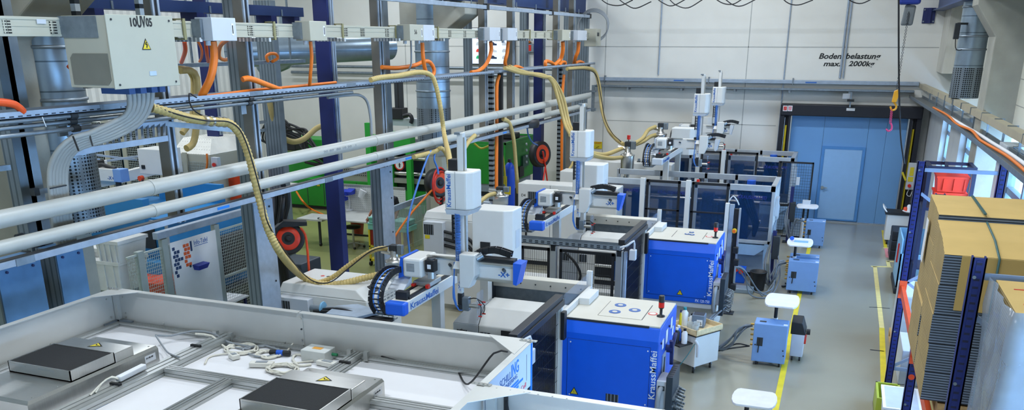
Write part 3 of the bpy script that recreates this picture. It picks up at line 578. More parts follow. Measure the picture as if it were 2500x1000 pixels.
    ar = box(C_(-3.9, 8.62, 2.36), C_(-3.83, 8.7, 4.05)).build('vertical_arm', WHITE, t, bevel=.006); box(C_(-3.828, 8.63, 2.5), C_(-3.81, 8.68, 4.0)).build('arm_rail', STEEL, t)
    box(C_(-3.92, 8.6, 4.03), C_(-3.86, 8.7, 4.055)).build('arm_cap', GALV, t)
    chain([C_(-3.955, 8.66, 3.72), C_(-3.955, 8.66, 3.2), C_(-3.955, 8.66, 2.85)], .05, t, h=.05); box(C_(-4.0, 8.6, 3.64), C_(-3.9, 8.74, 3.76)).build('chain_end', BLACK, t)
    sp = MB(); P = []
    for k in range(260): a = k*.75; P.append(C_(-3.89+.028*math.cos(a), 8.58+.028*math.sin(a), 3.18-k*.0021))
    sp.tube(P, .006, 5, smooth=False); sp.build('spiral_hose', mat('hose blue', '#3f78c8', .4), t)
    cg = MB().prism([(x+cdx, z) for x, z in ((-3.84, 2.35), (-3.72, 2.35), (-3.65, 2.5), (-3.65, 2.74), (-3.84, 2.74))], 'y', 8.48, 8.64).build('arm_carriage', WHITE, t, bevel=.012)
    MB().cyl(C_(-3.66, 8.56, 2.68), C_(-3.6, 8.6, 2.72), .04, n=10).build('drive_motor', GALV, t)
    chain([C_(-3.7, 8.72, 2.72), C_(-3.5, 8.74, 2.76), C_(-3.3, 8.74, 2.72)], .06, t)
    MB().hull([C_(-3.93, 8.5, 2.56), C_(-3.81, 8.5, 2.56), C_(-3.81, 8.62, 2.56), C_(-3.93, 8.62, 2.56)], [C_(-3.91, 8.54, 2.64), C_(-3.83, 8.54, 2.64), C_(-3.83, 8.62, 2.64), C_(-3.91, 8.62, 2.64)]).build('arm_collar', WHITE, t)
    fb = box(C_(-3.9, 8.56, 2.26), C_(-3.845, 8.62, 2.56)).build('arm_foot', WHITE, t); text('-Y+', C_(-3.855, 8.557, 2.29), (-1e-9, 0, 1), (-1, 0, 0), .03, TEXTBLUE, fb, width=.12, bold=.01)
    for k in range(3): MB().tube([C_(-3.925-.006*k, 8.57, 2.62), C_(-3.94, 8.56, 2.45), C_(-3.93-.01*k, 8.55, 2.2), C_(-3.88, 8.55, 2.06), C_(-3.8, 8.57, 2.08)], .008, 6).build('air_hose', MATS['hose blue'], t)
    gr = box(C_(-3.9, 8.55, 2.12), C_(-3.84, 8.62, 2.26)).build('wrist', BLACK, t, bevel=.01); MB().cyl(C_(-3.87, 8.585, 2.06), C_(-3.87, 8.585, 2.13), .03, n=12).build('wrist_joint', DARK, t)
    MB().cbox(C_(-3.8, 8.58, 2.14), (.08, .08, .16)).build('gripper_block', GALV, t, bevel=.008); MB().cyl(C_(-3.76, 8.58, 2.12), C_(-3.64, 8.58, 2.12), .025, n=12).build('gripper_axis', STEEL, t)
    gp = box(C_(-3.64, 8.5, 1.98), C_(-3.63, 8.68, 2.3)).build('gripper_plate', ACRYL, t)
    for z in (2.02, 2.16):
        for y in (8.53, 8.64): MB().cyl(C_(-3.63, y, z), C_(-3.59, y, z), .008, n=8).build('suction_cup', RED, gp)
    for k in range(2): MB().tube([C_(-3.76, 8.58, 2.2), C_(-3.66, 8.56, 2.22), C_(-3.6, 8.54+.1*k, 2.12), C_(-3.61, 8.53+.1*k, 2.03)], .006, 5).build('air_hose', BLACK, gp)
    # control cabinet at the far end of the beam
    C_ = C0
    cb = MB().prism([(-4.56, 10.52+d), (-4.1, 10.52+d), (-3.99, 10.6+d), (-3.99, 10.95+d), (-4.56, 10.95+d)], 'z', 2.05, cabz).build('control_cabinet', WHITE, t, bevel=.015)
    box(C_(-3.99, 10.7, 2.3), C_(-3.985, 10.85, 2.55)).build('vent_grille', PGREY, cb)
    t.location = t.location+Vector(shift); ORG[t.name] = tuple(t.location)
    return t
r1 = robot((0, 0, 0), 'nearest linear robot with blue end caps and bold lettering on its beam', DBLUE)
r2 = copy_tree(r1, (0, DY, 0), 'second linear robot, blue capped, standing over the machine with the model number')
# ---------------------------------------------------------------- safety fences in front of each machine (black mesh panels, cable tray on top)
SLOTS = pattern(mat('slotted galvanised steel', '#98a2a8', .42, .6), 'stripe', '#24292d', axis=0, scale=(10, 1, 1), th=.55)
WIRE = mat('black fence wire', '#1b2024', .5)
def fence(d, label, full):
    t = thing('safety_fence', (-3.8, 7.8+d, 0), label, 'fence', 'machine safety fences')
    yf = 7.78+d; xr = -2.96; x0 = -4.66; zt = 1.95
    for x in (x0, -4.02, xr): box((x-.05, yf-.04, 0), (x+.05, yf+.04, zt)).build('fence_post', ALU, t, bevel=.004); box((x-.035, yf-.045, zt-.08), (x+.035, yf+.045, zt+.01)).build('post_cap', BLACK, t)
    for a, b in ((x0+.1, -4.08), (-3.92, xr-.08)):
        f = MB(); f.box((a, yf-.02, .2), (a+.04, yf+.02, zt-.05)).box((b-.04, yf-.02, .2), (b, yf+.02, zt-.05)).box((a, yf-.02, zt-.09), (b, yf+.02, zt-.05)).box((a, yf-.02, .2), (b, yf+.02, .24))
        p = f.build('fence_panel', BLACK, t); MB().grid((a, yf, .22), (b-a, 0, 0), (0, 0, zt-.3), int((b-a)/.035), 10, .004).build('wire_mesh', WIRE, p)
    tr = MB(); tr.box((x0-.1, yf-.1, zt+.02), (xr+.02, yf+.1, zt+.03)).box((x0-.1, yf-.1, zt+.02), (xr+.02, yf-.094, zt+.1)).box((x0-.1, yf+.094, zt+.02), (xr+.02, yf+.1, zt+.1))
    tr = tr.build('cable_tray', GALV, t)
    for z in (.045, .07): box((x0-.05, yf-.102, zt+z), (xr-.03, yf-.1, zt+z+.012)).build('slot_row', SLOTS, tr)
    # side run back to the blue cover
    yb = 9.42+d
    box((xr-.04, yf+.05, zt+.08), (xr+.06, yb, zt+.16)).build('side_rail', BLACK, t, bevel=.004); box((xr+.06, yf+.05, zt+.03), (xr+.08, yb, zt+.1)).build('side_edge', BLACK, t)
    box((xr-.02, yb-.03, 0), (xr+.05, yb+.04, zt+.1)).build('side_post', WHITE, t); box((xr+.05, yb-.06, 1.55), (xr+.1, yb+.04, 1.9)).build('latch', BLACK, t, bevel=.006)
    MB().grid((xr+.03, yf+.1, .3), (0, yb-yf-.2, 0), (0, 0, zt-.3), 40, 9, .004).build('side_mesh', WIRE, t)
    box((xr+.005, yf+.12, .3), (xr+.01, yb-.1, zt-.02)).build('shade_sheet', mat('dark sheet for shade', '#10151c', .1, alpha=.72, var=0), t)  # dark sheet added to stand for the gloom behind the open mesh
    MB().tube([(xr, yf-.05, zt+.06), (xr+.12, yf-.02, zt+.1), (xr+.2, yf+.05, zt+.16), (xr+.2, yf+.1, zt+.02)], .016, 8).build('sensor_cable', PGREY, t); box((xr+.14, yf+.02, zt-.14), (xr+.24, yf+.12, zt+.02)).build('sensor_box', PGREY, t, bevel=.01)
    box((xr+.06, yf+.02, .2), (xr+.1, yf+.1, zt-.02)).build('door_profile', GALVL, t)
    if full: MB().cyl((xr+.12, yf+.02, .85), (xr+.12, yf-.06, .85), .03, n=10).build('emergency_button', RED, t); MB().cyl((xr+.12, yf+.03, .85), (xr+.12, yf+.0, .85), .045, n=10).build('button_collar', YELLOW, t)
    return t
fence(0, 'black mesh safety fence between the clean cell and the nearest blue machine', False)
fence(DY, 'black mesh safety fence with white posts and slotted tray before the second blue machine', True)
# dark clamp tie bars visible through the second fence
# ---------------------------------------------------------------- material loaders (glass hoppers)
CLEAR = mat('clear hopper glass', '#c3cdd0', .08, alpha=.45, var=0)
def hopper(px, py0, py1, Y, wpx, label, metal=False):
    a, b = PY(px, py0, Y), PY(px, py1, Y); r = (PY(px+wpx/2, py0, Y)-a).length; H = a.z-b.z
    t = thing('material_loader', (a.x, Y, b.z), label, 'loader', 'vacuum loaders')
    MB().lathe([(r*.35, 0), (r*.4, H*.1), (r, H*.25), (r, H*.6)], b, n=20).build('hopper_body', CLEAR if not metal else STEEL, t)
    MB().lathe([(r*1.08, H*.6), (r*1.08, H*.64), (r*.7, H*.66), (r*.45, H*.72), (r*.45, H*.9)], b, n=20).build('lid', STEEL, t)
    MB().lathe([(r*.9, H*.28), (r*.9, H*.42)], b, n=20).build('granulate', mat('granulate', '#c9c4b4', .9), t)
    MB().cbox(b+Vector((0, 0, H*.93)), (r*.9, r*.9, H*.14)).build('valve_head', DARK, t, bevel=.01); MB().cbox(b+Vector((r*.8, 0, H*.9)), (r*.7, r*.6, H*.22)).build('solenoid', GALV, t, bevel=.01); MB().cyl(b+Vector((-r*.4, 0, H*.8)), b+Vector((-r*1.5, -.02, H*.84)), r*.28, n=12).build('inlet', STEEL, t)
    return t
hopper(966, 597, 700, 10.7, 38, 'clear glass material loader beside the nearest machine, left of its blue motor housing')
hopper(1222, 455, 512, 15.2, 36, 'clear glass material loader behind the tall white robot cabinet, before the gas bottle')

# tray extension with loose cables left of the first fence
t = thing('cable_bridge', PZ(850, 778, 1.95)*1, 'grey cable tray bridge with loose black cables behind the clean cell wall', 'cable tray'); t.location.z = 1.95; ORG[t.name] = tuple(t.location)
a, b = PZ(770, 772, 1.97), PZ(1000, 800, 1.97); yb_ = (a.y+b.y)/2
box((a.x, yb_-.02, 1.96), (-4.78, yb_+.22, 1.97)).build('tray_bed', GALV, t); box((a.x, yb_-.02, 1.96), (-4.78, yb_-.014, 2.02)).build('tray_side', SLOTS, t); box((a.x+.1, yb_+.02, 0), (a.x+.16, yb_+.08, 1.96)).build('support', GALV, t); box((-4.9, yb_+.02, 0), (-4.84, yb_+.08, 1.96)).build('support', GALV, t)
for k in range(4): one('power_cable', BLACK if k < 3 else CABLE, MB().tube([Vector((a.x-.05, yb_+.04+.04*k, 2.02)), Vector((a.x+.3, yb_+.06+.03*k, 2.03+.03*(k % 2))), Vector((a.x+.7, yb_+.03+.045*k, 2.0)), Vector((a.x+.95, yb_+.05+.03*k, 2.0))], .018, 8), ('front black cable on the tray bridge', 'second black cable on the tray bridge', 'rear black cable on the tray bridge', 'grey cable among the black ones on the tray bridge')[k], 'cable')
c = Vector((a.x-.02, yb_+.1, 2.03)); tp_ = thing('round_plug', c, 'round steel blue plug at the left end of the tray bridge', 'plug'); MB().cyl(c-Vector((.1, 0, 0)), c+Vector((.04, 0, 0)), .045, n=14).build('shell', GALV, tp_); MB().lathe([(.07, -.01), (.075, 0), (.07, .01)], c+Vector((.06, 0, .02)), n=16, axis='x').build('collar', mat('plug blue', '#6fa0bc', .4), tp_)
MB().prism([(-5.25, yb_-.1), (-4.85, yb_-.1), (-4.7, yb_+.2), (-5.1, yb_+.35), (-5.3, yb_+.2)], 'z', 2.03, 2.06).build('sloping_plate', GALVL, t)
# ================================================================== FAR GREY-FRAMED MACHINES, GUARDS, AISLE
r3 = robot((.62, 11.1, .24), 'third linear robot with grey end caps, before the white back wall', PGREY, 2.7, .28)
r4 = copy_tree(r3, (-.18, 4.1, -.05), 'farthest linear robot, close to the back wall left of the gate')
GFRAME = mat('grey machine frame', '#aeb6be', .42, .3)
INNER = mat('dark machine interior', '#1c2634', .5)
TEXTD = mat('dark blue lettering', '#1c2a78', .5)
def framed(xr, yf, label, xl=-4.95):
    """grey framed machine: open-topped enclosure of tinted doors around the clamp, white injection end on the left"""
    yb = yf+1.5; z0, z1 = .78, 2.05; d = .075
    t = thing('framed_moulding_machine', ((xl+xr)/2, yf+.7, 0), label, 'machine', 'grey framed moulding machines')
    box((xl+.1, yf+.1, .1), (xr-.1, yb-.1, z0)).build('machine_bed', mat('bed grey blue', '#7d92a8', .5), t, bevel=.01)
    for x in (xl+.4, xr-.4):
        for y in (yf+.25, yb-.25): MB().cyl((x, y, 0), (x, y, .1), .07, n=10).build('foot', DARK, t)
    f = MB()
    xs = [xl, xl+1.05, xl+2.1, xr-.95, xr]
    for x in xs: f.box((x-d/2, yf, z0), (x+d/2, yf+d, z1)).box((x-d/2, yb-d, z0), (x+d/2, yb, z1))
    for y in (yf, yb-d): f.box((xl, y, z1-.13), (xr+d/2, y+d, z1)).box((xl, y, z0), (xr, y+d, z0+d))
    f.box((xr-.07, yf, z1-.13), (xr+.04, yb, z1)).box((xr-.04, yf, z0), (xr+.04, yb, z0+d)); f.build('enclosure_frame', GFRAME, t, bevel=.008)
    for a, b in zip(xs, xs[1:]):
        dr = box((a+d/2, yf+.03, z0+d), (b-d/2, yf+.036, z1-.13)).build('glazed_door', TINT, t)
        if b-a > .8: text('KRAUSSMAFFEI', (a+.2, yf+.026, z1-.3), (1, 0, 0), (0, 0, 1), .07, TEXTD, dr, width=min(.62, b-a-.3), shear=.2, bold=.02)
    box((xr, yf+.08, z0+d), (xr+.03, yb-.08, z1-.13)).build('side_panel', WHITE, t)
    box((xr+.03, yf+.3, 1.35), (xr+.1, yf+.6, 1.75)).build('terminal_box', PGREY, t, bevel=.01); box((xr+.03, yf+.75, 1.2), (xr+.09, yf+1.05, 1.5)).build('terminal_box', PGREY, t, bevel=.01)
    for k in range(3): box((xr+.03, yf+.25+k*.3, .9), (xr+.06, yf+.4+k*.3, 1.15)).build('valve_block', GALVL, t, bevel=.005)
    # inside: platens, tie bars, mould, hoses
    for x in (xl+.6, xl+2.2, xr-.75): box((x, yf+.3, z0), (x+.25, yb-.25, 1.78)).build('platen', mat('platen blue', '#2a4b86', .4), t, bevel=.02)
    for y in (yf+.42, yb-.4):
        for z in (1.05, 1.6): MB().cyl((xl+.5, y, z), (xr-.3, y, z), .045, n=12).build('tie_bar', STEEL, t)
    for x in (xl+2.55, xr-1.05): box((x, yf+.4, 1.05), (x+.28, yb-.4, 1.6)).build('mould_half', DARK, t, bevel=.015)
    for k in range(4): MB().tube([(xr-.72+.06*k, yf+.16, 1.95), (xr-.55+.05*k, yf+.16, 1.55), (xr-.38+.03*k, yf+.18, 1.2), (xr-.35, yf+.2, .9)], .035, 8).build('black_hose', BLACK, t)
    box((xl+.3, yf+.5, 1.7), (xr-1.0, yb-.3, 1.86)).build('top_duct', WHITE, t, bevel=.03); MB().cyl((xr-.6, yb-.15, .85), (xr-.6, yb-.15, 1.95), .1, n=16).build('accumulator', DBLUE, t)
    box((xl+2.1, yf+.02, z1), (xl+2.16, yf+.08, z1+.05)).build('red_switch', RED, t)
    MB().prism([(xr-.75, z0-.02), (xr+.02, z0-.02), (xr-.28, z0-.25), (xr-.75, z0-.25)], 'y', yf-.05, yf-.02).build('part_chute', mat('chute sheet', '#8fb0d0', .4), t)
    # injection end
    X = xl-.05
    box((X-1.9, yf+.2, .1), (X-.1, yb-.1, 1.25)).build('injection_base', WHITE, t, bevel=.02); box((X-1.5, yf+.4, 1.25), (X-.2, yb-.35, 1.6)).build('barrel_cover', WHITE, t, bevel=.04)
    box((X-1.7, yf+.19, .9), (X-1.1, yf+.2, 1.15)).build('control_strip', BLACK, t); MB().cyl((X-1.9, yf+.5, 1.5), (X-1.2, yf+.5, 1.5), .08, n=16).build('drive_pipe', WHITE, t)
    return t
k3 = framed(-1.2, 19.0, 'grey framed moulding machine with tinted doors and lettering, behind the second blue machine')
k4 = copy_tree(k3, (.1, 4.95, 0), 'farthest grey framed moulding machine, nearest the gate and the back wall')
# white cabinet D4 and other units left of the third machine
a, b = PY(1264, 600, 18.4), PY(1412, 455, 18.4)
t = thing('control_cabinet', ((a.x+b.x)/2, 18.8, 0), 'long white control cabinet lettered D4 behind the second linear robot', 'cabinet')
box((a.x, 18.4, .1), (b.x+.9, 18.95, b.z)).build('body', WHITE, t, bevel=.02); box((a.x+.05, 18.45, 0), (b.x+.85, 18.9, .1)).build('plinth', DARK, t)
text('D4', (a.x+.09, 18.397, b.z-.3), (1, 0, 0), (0, 0, 1), .06, INK, t); box((a.x+.25, 18.393, b.z-.35), (a.x+.48, 18.4, b.z-.18)).build('rating_label', LABEL, t)
sw = MB().cbox((a.x+.22, 18.38, b.z-.98), (.1, .04, .12)); sw.bar((a.x+.22, 18.36, b.z-1.2), (a.x+.22, 18.36, b.z-.82), .035); sw.build('main_switch', BLACK, t)
for x in (a.x+.78, a.x+1.6): box((x, 18.395, .2), (x+.008, 18.402, b.z-.02)).build('door_gap', GALV, t)
def cabinet(px0, py0, px1, py1, Y, dep, lab, m=WHITE, name='control_cabinet', zb=None):
    a, b = PY(px0, py1, Y), PY(px1, py0, Y)
    return one(name, m, box((a.x, Y, 0 if zb is None else zb), (b.x, Y+dep, b.z)), lab, 'cabinet', bevel=.02)
cabinet(1366, 420, 1425, 455, 19.6, .5, 'small white unit behind the cabinet lettered D4, left of the mast of the second robot', name='filter_unit')
cabinet(1432, 402, 1640, 470, 22.6, .5, 'low white cabinet row under the yellow wall sign')
cabinet(1640, 320, 1690, 350, 24.6, .4, 'white box cabinet before the back wall, behind the third robot')
for k in range(6):
    c = PY(1560+k*11, 386, 22.85); v = thing('pneumatic_valve', (c.x, 22.85, PY(1500, 402, 22.6).z), 'small dark valve in the row on the low white cabinet, number %s from the left' % ('one two three four five six'.split()[k]), 'valve', 'valves on the low white cabinet')
    MB().cbox((c.x, 22.85, v.location.z+.05), (.09, .1, .1)).build('body', DARK, v, bevel=.008); MB().cyl((c.x, 22.85, v.location.z+.1), (c.x, 22.85, v.location.z+.16), .035, n=8).build('cap', GALV, v)
hopper(1530, 345, 432, 21.0, 32, 'metal material loader with red lamp above the low cabinets, before the yellow wall sign', True)
hopper(1610, 300, 372, 23.5, 30, 'metal material loader highest up, left of the third robot', True)
for nm, px, Y in (('material_loader.002', 1530, 21.0), ('material_loader.003', 1610, 23.5)): o = bpy.data.objects[nm]; MB().cyl((o.location.x, Y, 0), (o.location.x, Y, o.location.z+.02), .05, n=12).build('stand', GALV, o)
c = PY(1535, 340, 21); t = thing('signal_lamp', c, 'small red signal lamp on the metal loader before the white wall', 'lamp'); MB().cyl(c, c+Vector((0, 0, .1)), .045, n=12).build('lens', RED, t); MB().cyl(c-Vector((0, 0, .12)), c, .012, n=8).build('stem', BLACK, t)
# clear guards on posts in front of the framed machines
def guard(Y, pxs, pyt, z1, label):
    c = PY((pxs[0][0]+pxs[-1][1])/2, pyt, Y); t = thing('glazed_guard', (c.x, Y, 0), label, 'guard', 'glazed guards')
    for x0, x1 in pxs:
        a, b = PY(x0, pyt, Y).x, PY(x1, pyt, Y).x
        f = MB().box((a, Y, .1), (a+.05, Y+.04, z1)).box((b-.05, Y, .1), (b, Y+.04, z1)).box((a, Y, z1-.05), (b, Y+.04, z1)).box((a, Y, .1), (b, Y+.04, .16)).box((a, Y, z1-.62), (b, Y+.04, z1-.59))
        fr = f.build('door_frame', BLACK, t); box((a+.05, Y+.018, .16), (b-.05, Y+.022, z1-.05)).build('clear_pane', mat('guard glass', '#2a4060', .06, alpha=.28, var=0), fr)
        box((a-.12, Y-.03, 0), (a-.02, Y+.05, z1+.03)).build('guard_post', WHITE, t, bevel=.005)
    return t
guard(17.5, [(1578, 1662), (1690, 1782)], 440, 2.28, 'glazed black-framed guard with white posts behind the second blue machine')
guard(22.4, [(1712, 1762), (1774, 1852)], 370, 2.33, 'glazed black-framed guard with white posts before the farthest machine')
# light-curtain post at the corner of the second machine
c = Vector((-1.66, 16.2, 0))
t = thing('light_curtain_post', c, 'tall grey and black light curtain post beside the second blue machine', 'post')
z1 = PY(1785, 496, 16.2).z
box((-1.86, 16.15, 0), (-1.79, 16.25, z1)).build('white_profile', WHITE, t); box((-1.78, 16.18, .3), (-1.7, 16.26, z1-.02)).build('grey_profile', GALVL, t); box((-1.69, 16.2, .0), (-1.61, 16.28, z1-.1)).build('black_profile', BLACK, t); box((-1.605, 16.16, .2), (-1.575, 16.24, z1-.08)).build('edge_profile', ALU, t)
box((-1.9, 16.1, -0.0), (-1.55, 16.32, .02)).build('foot_plate', DARK, t); c_ = PY(1793, 563, 16.15); MB().cyl(c_, c_+Vector((.0, -.07, 0)), .03, n=10).build('orange_button', mat('orange button', '#e86a1c', .4), t); MB().cyl(c_+Vector((0, .02, 0)), c_-Vector((0, .03, 0)), .045, n=10).build('button_collar', YELLOW, t)
MB().tube([PY(1780, 490, 16.1), PY(1790, 478, 16.1), PY(1800, 490, 16.1), PY(1804, 500, 16.1)], .012, 6).build('cable', PGREY, t)
for k, (px, py) in enumerate(((1797, 640), (1790, 700), (1796, 610))): MB().cbox(PY(px, py, 16.12), (.1, .1, .12)).build('sensor', BLACK, t, bevel=.01)
# black mesh gate near the gate of the hall
Y = 23.4; a, b = PY(1905, 400, Y).x, PY(1988, 397, Y).x; z1 = PY(1988, 397, Y).z
t = thing('mesh_door', (b-.3, Y, 0), 'black wire mesh fence panel standing open before the blue gate', 'fence')
f = MB().box((a, Y, .05), (a+.03, Y+.03, z1)).box((b-.04, Y, .05), (b, Y+.04, z1)).box((a, Y, z1-.04), (b, Y+.04, z1)).box((a, Y, .05), (b, Y+.03, .09)).box((a, Y, .88), (b, Y+.03, .92)); f.build('door_frame', BLACK, t)
MB().grid((a, Y+.02, .06), (b-a, 0, 0), (0, 0, z1-.1), 14, 26, .005).build('wire_mesh', WIRE, t); box((b-.18, Y-.05, .92), (b+.02, Y+.05, 1.06)).build('lock_box', PGREY, t, bevel=.01); box((b-.2, Y-.06, .87), (b-.06, Y-.01, .92)).build('red_latch', RED, t)
box((a-.04, Y-.03, 0), (a, Y+.05, z1)).build('hinge_post', BLACK, t); c = PY(1948, 442, Y-.05); MB().cbox(c, (.09, .08, .2)).build('handle_box', PGREY, t, bevel=.01)
# ---------------------------------------------------------------- temperature control units
def chiller(px0, px1, pyb, pyt, label, dep=.55, knob=True):
    a, b = PZ(px0, pyb, .06), PZ(px1, pyb, .06); y = a.y; H = PY(px0, pyt, y).z
    t = thing('temperature_control_unit', ((a.x+b.x)/2, y+dep/2, 0), label, 'chiller', 'temperature control units')
    bd = box((a.x, y, .07), (b.x, y+dep, H)).build('cabinet', CGREY, t, bevel=.01)
    W = b.x-a.x
    box((a.x+.12*W, y-.004, .07+H*.38), (a.x+.3*W, y, .07+H*.58)).build('vent_grille', DARK, bd); MB().bar((a.x+.18*W, y-.01, H*.32), (a.x+.2*W, y-.01, H*.66), .015).build('latch', BLACK, bd)
    box((a.x+.14*W, y+.1, H), (a.x+.34*W, y+.17, H+.003)).build('top_vent', DARK, bd); box((b.x-.07, y+.03, H), (b.x-.01, y+.09, H+.004)).build('white_label', PAPER, bd)
    for u, v in ((.08, .5), (.92, .42), (.95, .3)): MB().cyl((a.x+u*W, y, H*v), (a.x+u*W, y-.008, H*v), .012, n=8).build('screw', BLACK, bd)
    for x in (a.x+.08, b.x-.08):
        for yy in (y+.06, y+dep-.06): MB().cyl((x-.015, yy, .04), (x+.015, yy, .04), .04, n=12).build('castor', BLACK, t); MB().cyl((x, yy, .05), (x, yy, .075), .025, n=8).build('castor_fork', GALV, t)
    for k in range(5): z = H*(.9-.15*k)+.02; MB().cyl((a.x, y+.1+.06*k, z), (a.x-.06, y+.1+.06*k, z), .018, n=8).build('hose_nipple', mat('brass', '#a88a4a', .35, .8), t)
    return t, a.x, y, H
C1 = chiller(1833, 1916, 881, 787, 'nearest grey-blue temperature control unit with hoses, on the yellow floor line', .34)
C2 = chiller(1918, 1992, 708, 635, 'grey-blue temperature control unit with hoses beside the framed machine, mid aisle, its front one', .3)
C2b = chiller(1921, 1993, 690, 623, 'grey-blue temperature control unit standing directly behind the mid-aisle one', .3)
C3 = chiller(1962, 2009, 598, 538, 'farthest grey-blue temperature control unit, behind the black mesh panel before the gate', .35)
# small white and black dryer beside the nearest one
a = PZ(1922, 878, .06)
t = thing('granulate_dryer', (a.x+.13, a.y+.3, 0), 'small white unit with sloping black lid right of the nearest temperature control unit', 'dryer')
MB().prism([(a.y+.15, .08), (a.y+.6, .08), (a.y+.6, .46), (a.y+.15, .46)], 'x', a.x+.02, a.x+.22).build('body', PGREY, t, bevel=.01); MB().prism([(a.x+.0, .46), (a.x+.24, .46), (a.x+.17, .66), (a.x+.0, .66)], 'y', a.y+.15, a.y+.6).build('lid', BLACK, t, bevel=.01)
box((a.x+.22, a.y+.2, .3), (a.x+.25, a.y+.5, .38)).build('red_trim', RED, t); MB().cyl((a.x+.24, a.y+.3, .48), (a.x+.3, a.y+.3, .48), .05, n=12).build('knob', BLACK, t)
for x in (a.x+.06, a.x+.18): MB().cyl((x-.015, a.y+.2, .04), (x+.015, a.y+.2, .04), .04, n=12).build('castor', BLACK, t); MB().cyl((x-.015, a.y+.55, .04), (x+.015, a.y+.55, .04), .04, n=12).build('castor', BLACK, t)
# hoses from units to machines
HOSEG = mat('coolant hose grey', '#69737e', .5, var=.05)
def hoses(n, P, r, label, name='coolant_hose', group=None, m=None, jit=.075):
    for k in range(n):
        pts = [Vector(p)+Vector((random.uniform(-jit, jit), random.uniform(-jit, jit), random.uniform(-jit, jit)*.7)) if 0 < i < len(P)-1 else Vector(p)+Vector((0, .055*k, -.02*k)) for i, p in enumerate(P)]
        for q in pts: q.z = max(q.z, r+.004)
        one(name, m or HOSEG, MB().tube(pts, r*.8, 7), label, 'hose', group)
x, y, H = C1[1:]
hoses(6, [(x-.06, y+.1, H*.9), (x-.2, y+.1, H*.8), (x-.38, y+.15, .25), (x-.6, y+.2, .15), (x-.78, y+.35, .5), (-1.5, 14.35, .7)], .02, 'grey coolant hose sagging from the nearest control unit up to the second machine', group='hoses of the nearest control unit')
hoses(2, [(x-.06, y+.2, H*.35), (x-.3, y+.2, .2), (x-.5, y+.3, .06), (x-.9, y+.4, .03)], .016, 'dark hose on the floor between the tool cart and the nearest control unit', group='floor hoses of the nearest control unit', m=DARK)
x, y, H = C2[1:]
hoses(5, [(x-.06, y+.1, H*.92), (x-.16, y+.1, H*.85), (x-.3, y+.1, .3), (x-.35, y+.3, .1), (x-.45, y+.5, .5), (-1.15, 19.2, 1.0)], .018, 'grey coolant hose looping from the mid-aisle control unit to the framed machine', group='hoses of the mid-aisle control unit')
hoses(4, [(-1.7, 17.0, .75), (-1.5, 17.3, .6), (-1.3, 17.4, .12), (-1.05, 17.6, .1), (-.95, 18.3, .35), (-1.05, 18.9, .85)], .017, 'grey hose looping low in front of the framed machine chute', group='hoses under the chute', jit=.09)
x, y, H = C3[1:]
hoses(4, [(x-.06, y+.1, H*.95), (x-.18, y+.05, H), (x-.35, y+.1, .5), (x-.4, y+.2, .15), (x-.5, y+.3, .6), (-1.05, 23.6, 1.05)], .017, 'grey hose looping behind the black mesh panel near the gate', group='hoses of the farthest control unit')
for lab, X, Y, z1 in (('dark hose rack post right of the tinted framed machine', -1.08, 18.75, 1.15), ('dark hose rack post behind the black mesh panel', -1.0, 23.0, 1.45)):
    t = thing('hose_manifold', (X, Y, 0), lab, 'manifold'); box((X-.04, Y-.04, 0), (X+.04, Y+.04, z1)).build('post', NAVY, t); box((X-.02, Y-.1, .55), (X+.12, Y+.1, 1.05)).build('block', DARK, t, bevel=.01); box((X-.12, Y-.12, 0), (X+.12, Y+.12, .02)).build('foot_plate', DARK, t)
c = PZ(1848, 706, 0)
t = thing('waste_bin', c, 'round black bin among the hoses in front of the framed machine', 'bin'); MB().lathe([(.14, 0), (.17, .38), (.18, .38), (.18, .4), (.16, .4), (.13, .02)], c, n=20).build('body', BLACK, t)
c = PZ(1812, 712, 0)
one('drip_tray', mat('tray grey', '#8796a0', .4, .4), MB().box((c.x-.22, c.y-.12, 0), (c.x+.22, c.y+.2, .09)), 'flat grey drip tray on the floor below the machine chute', 'tray', bevel=.01)
c = PZ(1800, 690, 0); t = thing('blue_crate', c, 'small blue crate with red fittings beside the light curtain post', 'crate'); box((c.x-.16, c.y, .0), (c.x+.14, c.y+.3, .32)).build('crate', BLUE, t, bevel=.01); MB().cyl((c.x-.05, c.y-.03, .3), (c.x-.05, c.y+.05, .3), .05, n=10).build('red_plug', RED, t); MB().cyl((c.x+.06, c.y-.03, .26), (c.x+.06, c.y+.05, .26), .05, n=10).build('red_plug', RED, t)
